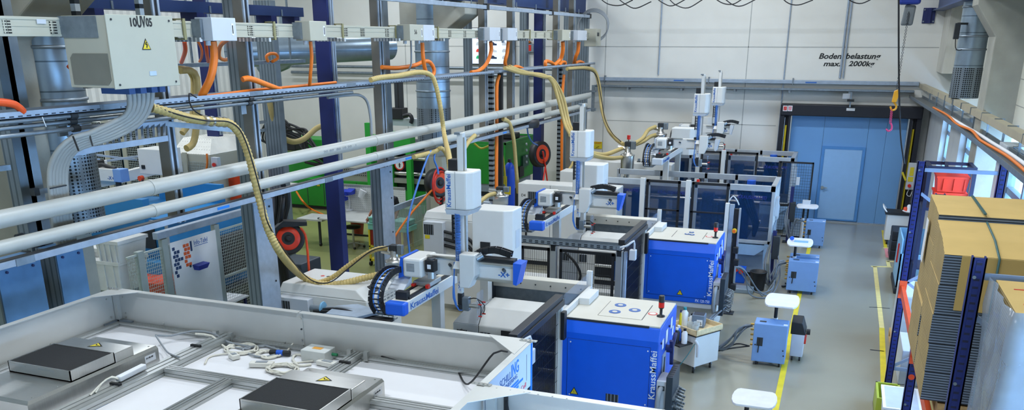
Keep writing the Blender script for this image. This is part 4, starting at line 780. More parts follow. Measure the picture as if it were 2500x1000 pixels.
# ---------------------------------------------------------------- standing tables
def table(px0, px1, pyb, pyf, label, z=1.0, clip=False):
    L, R_ = PZ(px0, (pyb+pyf)/2, z), PZ(px1, (pyb+pyf)/2, z); yb, yf = PZ((px0+px1)/2, pyb, z).y, PZ((px0+px1)/2, pyf, z).y
    w, h = R_.x-L.x, max(.3, yb-yf); cx, cy = (L.x+R_.x)/2, (L.y+R_.y)/2
    t = thing('standing_desk', (cx, cy, 0), label, 'desk', 'small standing desks')
    poly = [(cx+w*.34*u+ w*.16*u*0, 0) for u in ()]; pts = []
    for s in (1, -1):
        for k in range(7): a = -PI/2+PI*k/6 if s > 0 else PI/2+PI*k/6; pts.append((cx+s*w*.36+math.cos(a)*w*.14, cy+math.sin(a)*h/2))
    MB().prism(pts, 'z', z-.03, z).build('desk_top', mat('desk white', '#dfe3ea', .4), t, bevel=.006)
    c = (cx-.08, cy+.05)
    MB().cyl((*c, z-.35), (*c, z-.03), .028, n=12).build('upper_column', BLACK, t); MB().cyl((*c, .03), (*c, z-.33), .04, n=14).build('lower_column', PAPER, t); MB().cyl((c[0]+.0, c[1], z-.36), (c[0]-.07, c[1], z-.36), .012, n=8).build('clamp_knob', BLACK, t)
    for k in range(4): a = k*PI/2+.6; MB().bar((*c, .03), (c[0]+.22*math.cos(a), c[1]+.22*math.sin(a), .02), .05, .03).build('foot', BLACK, t)
    if clip:
        box((cx-.12, cy-.08, z), (cx+.16, cy+.06, z+.015)).build('clipboard', mat('clipboard blue', '#7fb0e8', .5), t) 
        MB().lathe([(.035, -.008), (.045, 0), (.035, .008)], (cx-.17, cy, z+.06), n=14, axis='y').build('tape_ring', DBLUE, t)
    return t
table(1785, 1899, 950, 990, 'nearest small white standing desk, at the bottom edge of the aisle')
table(1867, 1953, 716, 747, 'white standing desk behind the nearest temperature control unit')
table(1921, 1986, 580, 599, 'white standing desk with clipboard behind the pair of control units', clip=True)
table(1944, 1999, 497, 507, 'farthest white standing desk, behind the mesh panel', .95)
# ---------------------------------------------------------------- tool cart
c = PZ(1694, 898, .12); e = PZ(1752, 880, .12); dx = (e-c); W = dx.length; ang = math.atan2(dx.y, dx.x)
t = thing('tool_cart', (c.x, c.y, 0), 'white tool cart with wooden tray on top, between the two blue machines', 'cart')
ux = Vector((math.cos(ang), math.sin(ang), 0)); uy = Vector((-ux.y, ux.x, 0)); L = .62
def cb(u0, u1, v0, v1, z0, z1):
    A = [Vector((c.x, c.y, 0))+ux*u+uy*v for u, v in ((u0, v0), (u1, v0), (u1, v1), (u0, v1))]
    return MB().hull([p+Vector((0, 0, z0)) for p in A], [p+Vector((0, 0, z1)) for p in A])
zt = .63
cb(0, W, 0, L, .13, zt).build('body', WHITE, t, bevel=.01); cb(-.01, W+.01, -.01, L+.01, zt, zt+.025).build('black_top', BLACK, t)
for u in (.08, W-.08):
    for v in (.08, L-.08): p = Vector((c.x, c.y, 0))+ux*u+uy*v; MB().cyl(p+Vector((-.015, 0, .055)), p+Vector((.015, 0, .055)), .055, n=14).build('castor', BLACK, t); MB().cyl(p+Vector((0, 0, .07)), p+Vector((0, 0, .13)), .03, n=8).build('castor_fork', GALV, t)
P0 = Vector((c.x, c.y, zt+.025))
WOOD = mat('pale wood', '#dcc79c', .6, var=.12, scale=3, stretch=(1, 8, 8))
tr = thing('wooden_tray', P0+ux*W/2+uy*L/2, 'shallow pale wooden tray holding bottles on the white tool cart', 'tray')
m = MB()
for u0, u1, v0, v1, z1 in ((-.03, W+.03, -.03, -.015, .09), (-.03, W+.03, L-.1, L-.085, .09), (-.03, -.015, -.03, L-.085, .09), (W+.015, W+.03, -.03, L-.085, .09), (-.03, W+.03, -.03, L-.085, .012)): m.join(cb(u0, u1, v0, v1, zt+.026, zt+.026+z1))
m.build('tray', WOOD, tr)
def bottle(p, r, h, m_, cap, label, cat='bottle', name='spray_bottle'):
    t = thing(name, p, label, cat); MB().lathe([(r, 0), (r, h*.7), (r*.5, h*.82), (r*.45, h*.86)], p, n=14).build('body', m_, t); MB().cyl(p+Vector((0, 0, h*.86)), p+Vector((0, 0, h)), r*.5, n=10).build('cap', cap, t); return t
q = P0+Vector((0, 0, .013))
bottle(q+ux*.06+uy*.4, .022, .3, YELLOW, NAVY, 'tall thin marker bottle with blue cap at the back left of the wooden tray')
bottle(q+ux*.22+uy*.46, .055, .3, PAPER, mat('teal', '#2a8a96', .4), 'white spray bottle with teal head at the back of the wooden tray')
bottle(q+ux*.3+uy*.38, .04, .2, PAPER, BLACK, 'white bottle with black cap in the middle of the wooden tray')
for k, (u, v, h) in enumerate(((.1, .12, .11), (.17, .16, .14), (.13, .26, .12))):
    p = q+ux*u+uy*v; t = thing('clear_jar', p, ('clear jar at the front left of the wooden tray', 'tallest clear jar in the wooden tray', 'clear jar behind the other two in the wooden tray')[k], 'jar'); MB().lathe([(.045, 0), (.05, h), (.046, h), (.042, .005)], p, n=16).build('glass', CLEAR, t)
p = q+ux*.38+uy*.3; t = thing('small_box', p, 'small grey storage box marked 25 at the back right of the wooden tray', 'box')
MB().cbox(p+Vector((0, 0, .1)), (.2, .2, .2)).build('box', mat('bin grey', '#6d7f94', .5), t, bevel=.01); MB().cbox(p+Vector((0, 0, .2)), (.17, .17, .004)).build('opening', DARK, t); box(p+Vector((-.02, -.104, .03)), p+Vector((.07, -.1, .13))).build('number_card', PAPER, t); text('25', p+Vector((-.005, -.105, .05)), (1, 0, 0), (0, 0, 1), .05, INK, t)
# spray cans on a shelf fixed to the cart's left side
sh = cb(-.3, -.01, .05, .35, zt-.12, zt-.1).build('side_shelf', BLACK, bpy.data.objects['tool_cart'])
for k, (u, v) in enumerate(((-.13, .12), (-.2, .22), (-.1, .28))):
    p = Vector((c.x, c.y, zt-.1))+ux*u+uy*v; bottle(p, .045, .24, (PAPER, BLACK, DBLUE)[k], PAPER if k else BLACK, ('white spray can on the side shelf of the tool cart', 'black spray can on the side shelf of the tool cart', 'blue spray can at the back of the side shelf of the tool cart')[k], 'can', 'spray_can')
p = Vector((c.x, c.y, zt-.1))-ux*.02
t = thing('spray_gun', p, 'pale clip with a thin coiled air line hanging on the tool cart corner', 'gun'); MB().tube([p+Vector((.0, -.02, .06)), p+Vector((.05, -.03, 0)), p+Vector((.06, -.03, -.2))], .025, 8).build('clip', PGREY, t); MB().tube([p, p+Vector((-.1, -.02, -.2)), p+Vector((-.25, 0, -.45))], .006, 6).build('air_line', MATS['teal'], t)
# ================================================================== CLEAN CELL ROOF IN THE FOREGROUND
SHEET = mat('satin aluminium sheet', '#c3c5c2', .42, .35, var=.05, scale=3)
SHEETW = mat('white cell panel', '#dcdde0', .6, var=.015)
STICK = mat('panel white outside', '#c9d6ea', .5, var=.02)
XL, XR, YB, ZT, ZF = -6.33, -2.12, 6.0, 2.75, 2.40
t = thing('clean_cell', (-4.2, 4.5, 0), 'large pale aluminium clean room cell with open walled roof in the foreground', 'clean room')
def wallp(a, b, name='wall_panel'):
    """upright sheet with a flanged top edge from a to b"""
    a = Vector(a); b = Vector(b); m = MB(); d = (b-a).normalized(); n = Vector((-d.y, d.x, 0))
    m.bar(a+Vector((0, 0, ZF+.0)), b+Vector((0, 0, ZF+.0)), .012, .01)
    m.hull([a-n*.006+Vector((0, 0, ZF-.02)), b-n*.006+Vector((0, 0, ZF-.02)), b+n*.006+Vector((0, 0, ZF-.02)), a+n*.006+Vector((0, 0, ZF-.02))], [a-n*.006+Vector((0, 0, ZT)), b-n*.006+Vector((0, 0, ZT)), b+n*.006+Vector((0, 0, ZT)), a+n*.006+Vector((0, 0, ZT))])
    m.hull([a-n*.03+Vector((0, 0, ZT-.004)), b-n*.03+Vector((0, 0, ZT-.004)), b+n*.03+Vector((0, 0, ZT-.004)), a+n*.03+Vector((0, 0, ZT-.004))], [a-n*.03+Vector((0, 0, ZT+.002)), b-n*.03+Vector((0, 0, ZT+.002)), b+n*.03+Vector((0, 0, ZT+.002)), a+n*.03+Vector((0, 0, ZT+.002))])
    return m.build(name, SHEET, t)
XJ = -4.25
w1 = wallp((XL, YB, 0), (XJ-.006, YB, 0)); w2 = wallp((XJ+.006, YB, 0), (XR, YB, 0)); wallp((XL, 1.5, 0), (XL, YB, 0)); w4 = wallp((XR, 2.0, 0), (XR, YB, 0))
box((XJ-.03, YB-.014, ZF), (XJ+.03, YB-.006, ZT)).build('joint_strip', SHEET, t)
for k, z in enumerate((ZF+.05, ZF+.1, ZF+.2, ZT-.05)): MB().cyl((XJ+.015, YB-.014, z), (XJ+.015, YB-.024, z), .008, n=6).build('bolt', DARK if k == 2 else STEEL, t)
# corner post and gussets
box((XL+.01, YB-.05, ZF), (XL+.05, YB-.006, ZT)).build('corner_post', SHEET, t); MB().prism([(XL, YB), (XL, YB-.34), (XL+.34, YB)], 'z', ZT+.002, ZT+.006).build('corner_gusset', SHEET, t)
MB().prism([(XR, YB), (XR, YB-.34), (XR-.34, YB)], 'z', ZT+.002, ZT+.006).build('corner_gusset', SHEET, t)
for x, y in ((XL+.02, YB-.02), (XR, YB-.02), (XR, 5.02)):
    m = MB().box((x-.07, y-.02, ZT+.006), (x+.07, y+.02, ZT+.012))
    for k in range(4): m.cyl((x-.05+.033*k, y-.006, ZT+.012), (x-.05+.033*k, y-.006, ZT+.018), .007, n=6)
    m.build('perforated_bracket', STEEL, t)
for dx, dy in ((1, 0), (0, 1)):
    m = box((XL+.02, YB-.16*dy-.05, ZF+.0), (XL+.03+.17*dx, YB-.02-.0*dx, ZF+.06)).build('foot_bracket', GALV, t)
for x, z in ((XL+.09, .28), (XL+.09, .33), (XL+.1, .12), (XL+.1, .08), (XL+.55, .07), (XL+1.05, .05), (XL+1.9, .05)): MB().cyl((x, YB-.006, ZF+z), (x, YB-.016, ZF+z), .008, n=6).build('bolt', STEEL, t)
for y, z in ((YB-.12, .28), (YB-.1, .1), (YB-.1, .06), (YB-.8, .06)): MB().cyl((XL+.006, y, ZF+z), (XL+.016, y, ZF+z), .008, n=6).build('bolt', STEEL, t)
# roof panels and aluminium profiles
def prof(a, b, w=.16, h=.07):
    a = Vector(a); b = Vector(b); d = (b-a).normalized(); n = Vector((-d.y, d.x, 0)); m = MB(); z = Vector((0, 0, 1))
    m.bar(a+z*(ZF+h/2), b+z*(ZF+h/2), w, h-.016)
    for s in (-1, 0, 1): m.bar(a+n*s*(w*.36)+z*(ZF+h-.006), b+n*s*(w*.36)+z*(ZF+h-.006), w*.25, .012)
    for s in (-1, 1):
        for q in (.25, .75): m.bar(a+n*s*(w/2)+z*(ZF+h*q), b+n*s*(w/2)+z*(ZF+h*q), .012, h*.36)
    o = m.build('profile_beam', ALU, t)
    return o
prof((-5.03, 1.5, 0), (-5.03, YB-.03, 0)); prof((-3.66, 1.5, 0), (-3.66, YB-.03, 0), .09); prof((-4.94, 5.1, 0), (-3.72, 5.1, 0), .08); prof((-4.32, 1.5, 0), (-4.32, 5.06, 0), .09); prof((-3.6, 5.14, 0), (XR-.02, 5.14, 0), .1)
prof((XL+.03, YB-.05, 0), (XR-.02, YB-.05, 0), .05, .045); prof((XL+.05, 1.5, 0), (XL+.05, YB-.08, 0), .05, .045); prof((XR-.06, 1.5, 0), (XR-.06, YB-.08, 0), .05, .045)
for x0, x1, y0, y1 in ((XL+.08, -5.12, 1.5, YB-.08), (-4.94, -3.72, 5.15, YB-.08), (-4.94, -4.37, 1.5, 5.05), (-4.27, -3.72, 1.5, 5.05), (-3.6, XR-.1, 5.2, YB-.08), (-3.6, XR-.1, 1.5, 5.08)): box((x0, y0, ZF-.01), (x1, y1, ZF+.005)).build('roof_panel', SHEETW, t)
for x in (-5.12, -3.72):
    for s in (-1, 1): box((x-.02+(.16 if s > 0 else 0)*1, YB-.1, ZF+.02), (x+.02+(.16 if s > 0 else 0), YB-.06, ZF+.1)).build('angle_bracket', ALU, t)
for x in (XL+.05, XR-.05):
    for y in (1.6, YB-.05): box((x-.04, y-.04, 0), (x+.04, y+.04, ZF)).build('leg', ALU, t)
# printed outside of the right wall
op = box((XR+.006, 5.06, ZF-.03), (XR+.012, YB, ZT-.02)).build('outer_panel', STICK, t)
box((XR+.006, YB, .4), (XR+.02, YB+.02, ZT-.02)).build('edge_profile', LBLUE, t)
box((XR+.012, 5.9, ZF+.05), (XR+.014, 5.905, ZT-.08)).build('panel_seam', GALV, op)
f = XR+.012
text('SCHILL', (f, 5.33, 2.6), (0, 1, 0), (0, 0, 1), .062, OVAL, op, width=.23); text('ING', (f, 5.565, 2.6), (0, 1, 0), (0, 0, 1), .1, LBLUE, op, width=.16, bold=.015)
text('ENGINEERING', (f, 5.33, 2.555), (0, 1, 0), (0, 0, 1), .034, OVAL, op, width=.36)
for z0, y0, y1 in ((2.515, 5.3, 5.72), (2.49, 5.3, 5.82), (2.465, 5.3, 5.72)): box((f, y0, z0), (f+.002, y1, z0+.018)).build('blue_bar', LBLUE, op)
text('CleanFlowCell', (f, 5.45, 2.405), (0, 1, 0), (0, 0, 1), .04, mat('lettering red', '#d84a44', .5), op, width=.44)
# second cell wall running to the right
t2 = thing('clean_cell', (-.9, 4.0, 0), 'second pale aluminium cell wall at the bottom edge, before the nearest blue machine', 'clean room')
t_keep = t; t = t2
wallp((XR+.03, 5.02, 0), (.1, 5.02, 0)); MB().prism([(XR+.03, 5.012), (XR+.03, 4.7), (XR+.36, 5.012)], 'z', ZT+.002, ZT+.006).build('corner_gusset', SHEET, t2)
for k in range(6): MB().cyl((XR+.12+k*.1, 4.998, ZT+.002), (XR+.12+k*.1, 4.998, ZT+.008), .006, n=6).build('rivet', STEEL, t2)
box((XR+.05, 4.97, ZF), (XR+.12, 5.01, ZT-.02)).build('corner_post', SHEET, t2); box((XR+.17, 5.0, ZT-.18), (XR+.2, 5.012, ZT-.03)).build('slot', BLACK, t2)
for z in (ZF+.03, ZF+.09): MB().cyl((XR+.1, 4.97, z), (XR+.1, 4.96, z), .01, n=6).build('bolt', STEEL, t2)
box((XR+.05, 2.0, ZF-.01), (.1, 4.98, ZF+.005)).build('roof_panel', SHEETW, t2)
for x in (XR+.1, .05): box((x-.03, 4.93, 0), (x+.03, 4.99, ZF)).build('leg', ALU, t2)
t = t_keep
one('black_cable', BLACK, MB().tube([(XR+.19, 5.0, ZT-.08), (XR+.22, 4.96, ZT-.14), (XR+.28, 4.9, ZF+.06), (XR+.34, 4.6, ZF+.02)], .009, 6), 'dark cable hanging from a slot in the second cell wall', 'cable')
# filter fan units
FILT = mat('black filter mat', '#1e2022', .95, var=.35, scale=160, bump=.4, bscale=220)
def ffu(dx, dy, label):
    x0, x1, y0, y1 = -5.88+dx, -5.2+dx, 4.0+dy, 5.29+dy
    t = thing('filter_fan_unit', ((x0+x1)/2, (y0+y1)/2, ZF+.005), label, 'filter unit', 'filter fan units on the cell roof')
    z0 = ZF+.005
    h = MB().hull([Vector((x0, y0, z0)), Vector((x1, y0, z0)), Vector((x1, y1, z0)), Vector((x0, y1, z0))], [Vector((x0, y0, 2.535)), Vector((x1, y0, 2.535)), Vector((x1, y1, 2.535)), Vector((x0, y1, 2.535))])
    h.hull([Vector((x0, y0, 2.535)), Vector((x1, y0, 2.535)), Vector((x1, y1, 2.535)), Vector((x0, y1, 2.535))], [Vector((x0+.012, y0+.02, 2.56)), Vector((x1-.012, y0+.02, 2.56)), Vector((x1-.012, y1-.012, 2.56)), Vector((x0+.012, y1-.012, 2.56))]); h = h.build('housing', STEEL, t)
    fx0, fx1, fy0, fy1 = x0+.04, x1-.01, 4.40+dy, 4.835+dy; z1 = 2.65
    f = MB(); w = .008
    for a, b in (((fx0, fy0), (fx1, fy0+w)), ((fx0, fy1-w), (fx1, fy1)), ((fx0, fy0), (fx0+w, fy1)), ((fx1-w, fy0), (fx1, fy1))): f.box((a[0], a[1], 2.56), (b[0], b[1], z1))
    f.box((fx0, fy0, 2.56), (fx1, fy1, 2.57)); f = f.build('filter_frame', STEEL, t)
    box((fx0+w, fy0+w, 2.57), (fx1-w, fy1-w, z1-.006)).build('filter_mat', FILT, f)
    for x in (fx0+.02, (fx0+fx1)/2-.0): box((x, fy0-.003, z1-.03), (x+.16, fy0, z1-.012)).build('clip_strip', ALU, f)
    c = box((fx0, fy1+.004, 2.56), (fx1-.0, fy1+.2, 2.64)).build('fan_cover', STEEL, t, bevel=.006)
    cx, cy = fx0+.36, fy1+.1
    o = MB().prism([(cx-.06, cy-.05), (cx+.05, cy-.0), (cx-.04, cy+.06)], 'z', 2.64, 2.642).build('warning_sign', INK, c); MB().prism([(cx-.048, cy-.035), (cx+.03, cy-.0), (cx-.034, cy+.043)], 'z', 2.642, 2.6435).build('sign_field', YELLOW, o); MB().bar((cx-.03, cy+.02, 2.644), (cx-.01, cy, 2.644), .008, .001).bar((cx-.02, cy-.0, 2.644), (cx+.012, cy+.0, 2.644), .008, .001).build('flash_symbol', INK, o)
    box((x1, y1-.16, 2.45), (x1+.002, y1-.04, 2.51)).build('paper_label', PAPER, h); text('24-08-08', (x1+.002, y1-.15, 2.485), (0, 1, 0), (0, 0, 1), .012, INK, h, width=.08)
    for x, y in ((x0+.05, y1-.05), (x1-.05, y1-.05), (x1-.04, y0+.08), (x1-.04, y0+.3), (x0+.06, y0+.1)): MB().cyl((x, y, 2.56), (x, y, 2.565), .007, n=6).build('rivet', STEEL, h)
ffu(0, 0, 'metal filter fan unit with black filter mat in the left bay of the cell roof')
ffu(2.15, .02, 'metal filter fan unit with black filter mat at the bottom centre of the cell roof')
# loose electrics on the roof
ZP = ZF+.006
IV = mat('ivory cable', '#d4d2c6', .5); IVB = mat('ivory plastic', '#d9d8d0', .5)
def coil(cx, cy, r, turns, m, rr, label, sq=.8, tail=None, ph=0):
    P = [Vector((cx+math.cos(ph+k*.35)*(r+.02*math.sin(k*.9)), cy+math.sin(ph+k*.35)*(r*sq+.018*math.cos(k*1.3)), ZP+rr+.004*(k*.35/6.28)+.003*(k % 3))) for k in range(int(turns*18))]
    if tail: P += [Vector((x, y, ZP+rr)) for x, y in tail]
    return one('cable_coil', m, MB().tube(P, rr, 6, .03), label, 'cable')
def at(px, py): v = PZ(px, py, ZP); return v.x, v.y
cx, cy = at(590, 855); coil(cx, cy, .14, 4, IV, .008, 'ivory cable coiled on the cell roof, leftmost of the coils', .8, [at(520, 870), at(500, 890)])
cx, cy = at(690, 905); coil(cx, cy, .13, 5, IV, .008, 'ivory cable coil lying nearest the centre filter unit', .7)
cx, cy = at(640, 860); coil(cx, cy, .17, 1.6, CABLE, .009, 'single grey cable loop beside the blue plug on the cell roof', .7, [at(560, 845), at(525, 822)])
cx, cy = at(655, 868); coil(cx, cy, .1, 2.5, IV, .009, 'small ivory cable coil under the blue plug on the cell roof', .8)
def lay(pts, r, m, label, z=0.): return one('roof_cable', m, MB().tube([p if isinstance(p, Vector) else Vector((*at(p[0], p[1]), ZP+r+p[2])) for p in pts], r, 7), label, 'cable')
lay([(384, 846, .1), (420, 834, .05), (470, 828, .07), (520, 830, .06), (560, 845, .03), (620, 850, .0)], .01, CABLE, 'grey cable arching from the left filter unit across the profile beam')
lay([(384, 846, .1), (400, 860, .05), (415, 880, .06), (440, 892, .07)], .008, CABLE, 'thin grey cable from the left filter unit down to the cross beam')
lay([(480, 835, .07), (520, 838, .06), (550, 850, .0), (590, 848, .0)], .011, IV, 'ivory cable crossing the profile beam on the cell roof')
lay([(700, 860, 0), (730, 840, .06), (765, 832, .12), (778, 855, .08)], .008, IV, 'thin ivory cable arching up behind the grey junction box on the cell roof')
lay([(745, 870, 0), (722, 868, 0), (715, 880, 0), (730, 895, 0), (760, 892, 0)], .011, IV, 'thick ivory cable looping left of the grey junction box')
lay([(800, 868, .02), (830, 866, .02), (862, 858, .04), (880, 852, .08)], .006, BLACK, 'short black cable with green plug from the junction box to the beam')
lay([(902, 862, .02), (935, 880, .03), (990, 892, .02), (1060, 903, .01), (1110, 902, .01), Vector((-2.5, 5.65, 2.46)), PX(1205, 862, -2.25), PX(1240, 858, -2.13)], .008, BLACK, 'long black cable along the back wall of the right roof bay')
lay([(700, 890, 0), (740, 885, 0), (765, 885, .01)], .008, IV, 'ivory lead between the two power adapters on the cell roof')
for px, py, sx, sy, sz, lab in ((778, 876, .24, .17, .1, ''),):
    x, y = at(px, py); t = thing('junction_box', (x, y, ZP), 'light grey junction box with orange sticker on the cell roof', 'box')
    MB().cbox((x, y, ZP+sz/2), (sx, sy, sz)).build('housing', mat('junction grey', '#c9cdca', .5), t, bevel=.006); MB().cbox((x, y, ZP+sz+.001), (.09, .05, .002)).build('orange_sticker', mat('sticker orange', '#d99a3c', .5), t)
    MB().cyl((x+sx/2, y+.03, ZP+.05), (x+sx/2+.05, y+.03, ZP+.05), .014, n=10).build('green_plug', mat('plug green', '#1f7a50', .5), t)
for px, py, rz, sx, lab in ((800, 893, -.1, .19, 'ivory power adapter in front of the grey junction box'), (640, 895, .3, .2, 'ivory power adapter left of the other one, among the cable coils'), (572, 875, -.5, .1, 'small ivory plug at the left of the cable coils')):
    x, y = at(px, py); t = thing('power_adapter', (x, y, ZP), lab, 'adapter'); MB().cbox((x, y, ZP+.025), (sx, .07, .04)).rz(rz, (x, y, 0)).build('housing', IVB, t, bevel=.006); MB().cbox((x, y, ZP+.047), (sx*.5, .04, .002)).rz(rz, (x, y, 0)).build('print', CABLE, t)
x, y = at(685, 868); t = thing('cable_plug', (x, y, ZP), 'black and blue round plug connection on the cell roof', 'plug')
for k, m_ in enumerate((BLACK, DBLUE, BLACK)): a = Vector((x-.09+.06*k, y-.02+.012*k, ZP+.03)); MB().cyl(a, a+Vector((.058, .012, 0)), .024, n=12).build('sleeve', m_, t)
# lamp ballast clipped to the left beam
a = PZ(288, 925, 2.5); b = PZ(352, 893, 2.5)
t = thing('ballast', (a+b)/2, 'long white ballast with short leads clipped on the left profile beam', 'ballast'); MB().bar(a, b, .05, .045).build('housing', PAPER, t, bevel=.008)
for k in range(2): MB().tube([a, a+Vector((-.02, -.05+.02*k, .03)), a+Vector((-.03, -.13, .01)), a+Vector((-.01, -.22-.05*k, -.03))], .008, 6).build('lead', IV, t)
for px, py, lab in ((478, 842, 'black clip far along the left profile beam'), (282, 935, 'black clip near the ballast on the left profile beam'), (842, 882, 'black clip on the profile beam behind the centre filter unit')): c = PZ(px, py, 2.48); one('cable_clip', BLACK, MB().cbox((c.x, c.y, 2.475), (.1, .025, .02)), lab, 'clip')
# ================================================================== OVERHEAD SERVICE LINE ON THE LEFT (runs lengthwise at x = -6.96)
XS = -6.96
PIPEM = mat('pale grey plastic pipe', '#b0b3ae', .4, var=.03, scale=4)
def A_(px, py, X=XS): return PX(px, py, X)
def pipe(z, r, y1, lab):
    t = thing('ventilation_pipe', (XS, 13, z-r), lab, 'pipe', 'pale lengthwise pipes'); MB().cyl((XS, 2.5, z), (XS, y1, z), r, n=24).build('tube', PIPEM, t)
    for y in (7.3, 12.2, 17.4): MB().cyl((XS, y-.03, z), (XS, y+.03, z), r+.006, n=24).build('joint', PIPEM, t)
    return t
pp = pipe(3.48, .082, 24.7, 'upper of the two long pale pipes crossing the hall')
text('20 80  80 10 20  .1', (XS+.0825, 10.6, 3.47), (0, 1, 0), (0, 0, 1), .035, CABLE, pp, 'printed_marks', width=.9)
pipe(3.23, .066, 24.4, 'lower of the two long pale pipes crossing the hall')
t = thing('strut_rail', (XS, 13, 3.02), 'long pale cable duct rail below the lower pale pipe', 'rail')
box((XS-.08, 2.5, 3.035), (XS+.02, 24.9, 3.1)).build('duct', GALVL, t, bevel=.004); box((XS-.07, 2.5, 3.1), (XS+.01, 24.9, 3.108)).build('dark_lid', DARK, t)
for px, py in ((60, 645), (800, 437)): y = A_(px, py).y; box((XS+.02, y-.1, 3.032), (XS+.026, y+.1, 3.1)).build('joint_plate', GALV, t)
for px, py in ((542, 505), (995, 385), (1230, 325)): y = A_(px, py).y; box((XS+.021, y-.11, 3.055), (XS+.024, y+.11, 3.085)).build('blue_label', LBLUE, t)
t = thing('pipe_bracket', (XS, 25.1, 2.95), 'galvanised end frame holding the two pale pipes near the back wall', 'bracket')
box((XS-.04, 25.15, 3.0), (XS+.04, 25.23, 3.75)).build('upright', GALV, t); box((XS-.2, 25.15, 3.5), (XS-.12, 25.23, 4.33)).build('upright', GALV, t); box((XS-.3, 25.1, 3.02), (XS+.1, 25.2, 3.1)).build('arm', GALV, t); box((XS-.3, 25.1, 3.55), (XS+.1, 25.2, 3.6)).build('arm', GALV, t)
# perforated tray + conduits below
SL2 = pattern(mat('slotted tray steel', '#9aa6b2', .4, .5), 'stripe', '#2c343c', axis=1, scale=(1, 11, 1), th=.55)
t = thing('slotted_cable_tray', (XS, 13, 4.33), 'long slotted galvanised cable tray above the two pale pipes', 'cable tray')
box((XS-.3, 2.5, 4.33), (XS, 25.3, 4.336)).build('tray_bed', GALV, t); box((XS-.006, 2.5, 4.33), (XS, 25.3, 4.39)).build('side_flange', GALVL, t); box((XS-.3, 2.5, 4.33), (XS-.294, 25.3, 4.39)).build('side_flange', GALVL, t)
box((XS, 2.5, 4.342), (XS+.002, 25.3, 4.353)).build('slot_row', SL2, t)
for y in (6.9, 9.3, 11.6, 14.2, 17.5): box((XS, y-.13, 4.335), (XS+.004, y+.13, 4.388)).build('joint_plate', GALV, t)
for z, r, y1, lab, x in ((4.305, .022, 12.3, 'uppermost steel conduit right under the slotted tray', XS-.03), (4.25, .022, 11.7, 'middle steel conduit under the slotted tray', XS-.05), (4.185, .022, 8.0, 'lowest steel conduit under the slotted tray at the left edge', XS-.02)):
    t = thing('steel_conduit', (x, 7, z-r), lab, 'conduit', 'steel conduits under the tray'); MB().cyl((x, 2.5, z), (x, y1, z), r, n=12).build('tube', GALV, t)
    for y in (6.45, 9.2): 
        if y < y1: MB().cyl((x, y-.04, z), (x, y+.04, z), r+.012, n=12).build('coupling', DARK, t)
for px, py, lab in ((165, 300, 'galvanised clamp strip holding the conduits left of the cable ladder'), (607, 270, 'galvanised clamp strip holding the conduits at the wide column')): y = A_(px, py).y; one('conduit_clamp', GALV, box((XS-.1, y-.05, 4.12), (XS-.07, y+.05, 4.33)), lab, 'clamp')
one('cable_tie', PAPER, MB().tube([A_(101, 285)+Vector((.01, 0, 0)), A_(105, 300)+Vector((.02, 0, 0)), A_(109, 309)+Vector((.02, 0, 0))], .005, 5), 'short white cable tie dangling below the tray at the left', 'tie')
# ---------------------------------------------------------------- busbar trunking with tap-off boxes
BB = mat('busbar beige', '#b0af9f', .5, var=.015)
t = thing('busbar_trunking', (XS, 13, 5.03), 'long beige busbar trunking with vent slots running along the top left', 'busbar')
box((XS-.1, 2.5, 5.03), (XS, 25.0, 5.2)).build('casing', BB, t, bevel=.004); box((XS, 2.5, 5.115), (XS+.004, 25, 5.122)).build('rib', BB, t); box((XS, 2.5, 5.175), (XS+.006, 25, 5.195)).build('lip', BB, t); box((XS, 2.5, 5.033), (XS+.006, 25, 5.05)).build('lip', BB, t)
SLM = pattern(pattern(mat('vent slots', '#b0af9f', .5), 'stripe', '#1c1e1c', axis=2, scale=(1, 1, 42), th=.55), 'stripe', '#b0af9f', axis=1, scale=(1, 12, 1), th=.18)
for px, py in ((17, 65), (130, 68), (482, 75), (612, 75), (672, 76), (725, 76), (843, 78), (885, 78), (945, 80), (981, 82), (1098, 83), (1135, 84), (1163, 84), (1279, 85), (1308, 86), (1330, 86), (1345, 86)):
    y = A_(px, py).y; w = .04 if px < 600 else .06
    for dy in (-w, w*.1): box((XS, y+dy, 5.055), (XS+.007, y+dy+w*.8, 5.17)).build('vent_slots', SLM, t)
for px, py in ((448, 75), (668, 76), (835, 78), (965, 80), (1068, 82), (1230, 85), (1293, 86), (1348, 87)):
    y = A_(px, py).y; m = MB()
    for a, b in (((XS-.12, 5.21), (XS+.02, 5.225)), ((XS-.12, 5.0), (XS+.02, 5.015)), ((XS+.008, 5.0), (XS+.022, 5.225)), ((XS-.12, 5.0), (XS-.106, 5.225))): m.box((a[0], y-.02, a[1]), (b[0], y+.02, b[1]))
    m.build('joint_collar', mat('collar olive', '#8a8660', .5), t)
for px in (165, 100, 762): y = A_(px, 70).y; box((XS+.007, y-.04, 5.14), (XS+.009, y+.06, 5.18)).build('blue_label', PGREY, t)
for px, py in ((148, 62), (165, 82), (205, 60), (208, 82)): y = A_(px, py).y; z = A_(px, py).z; MB().cyl((XS, y, z), (XS+.016, y, z), .011, n=8).build('screw', GALV, t)
for px, py in ((470, 97), (640, 97), (825, 98), (960, 99), (1070, 99), (1215, 100), (1290, 99)): 
    y = A_(px, py).y; o_ = box((XS-.35, y-.02, 4.98), (XS+.12, y+.02, 5.025)).build('slotted_bracket', pattern(mat('bracket steel', '#8d979d', .4, .6), 'stripe', '#e0e4e6', axis=0, scale=(18, 1, 1), th=.4), t)
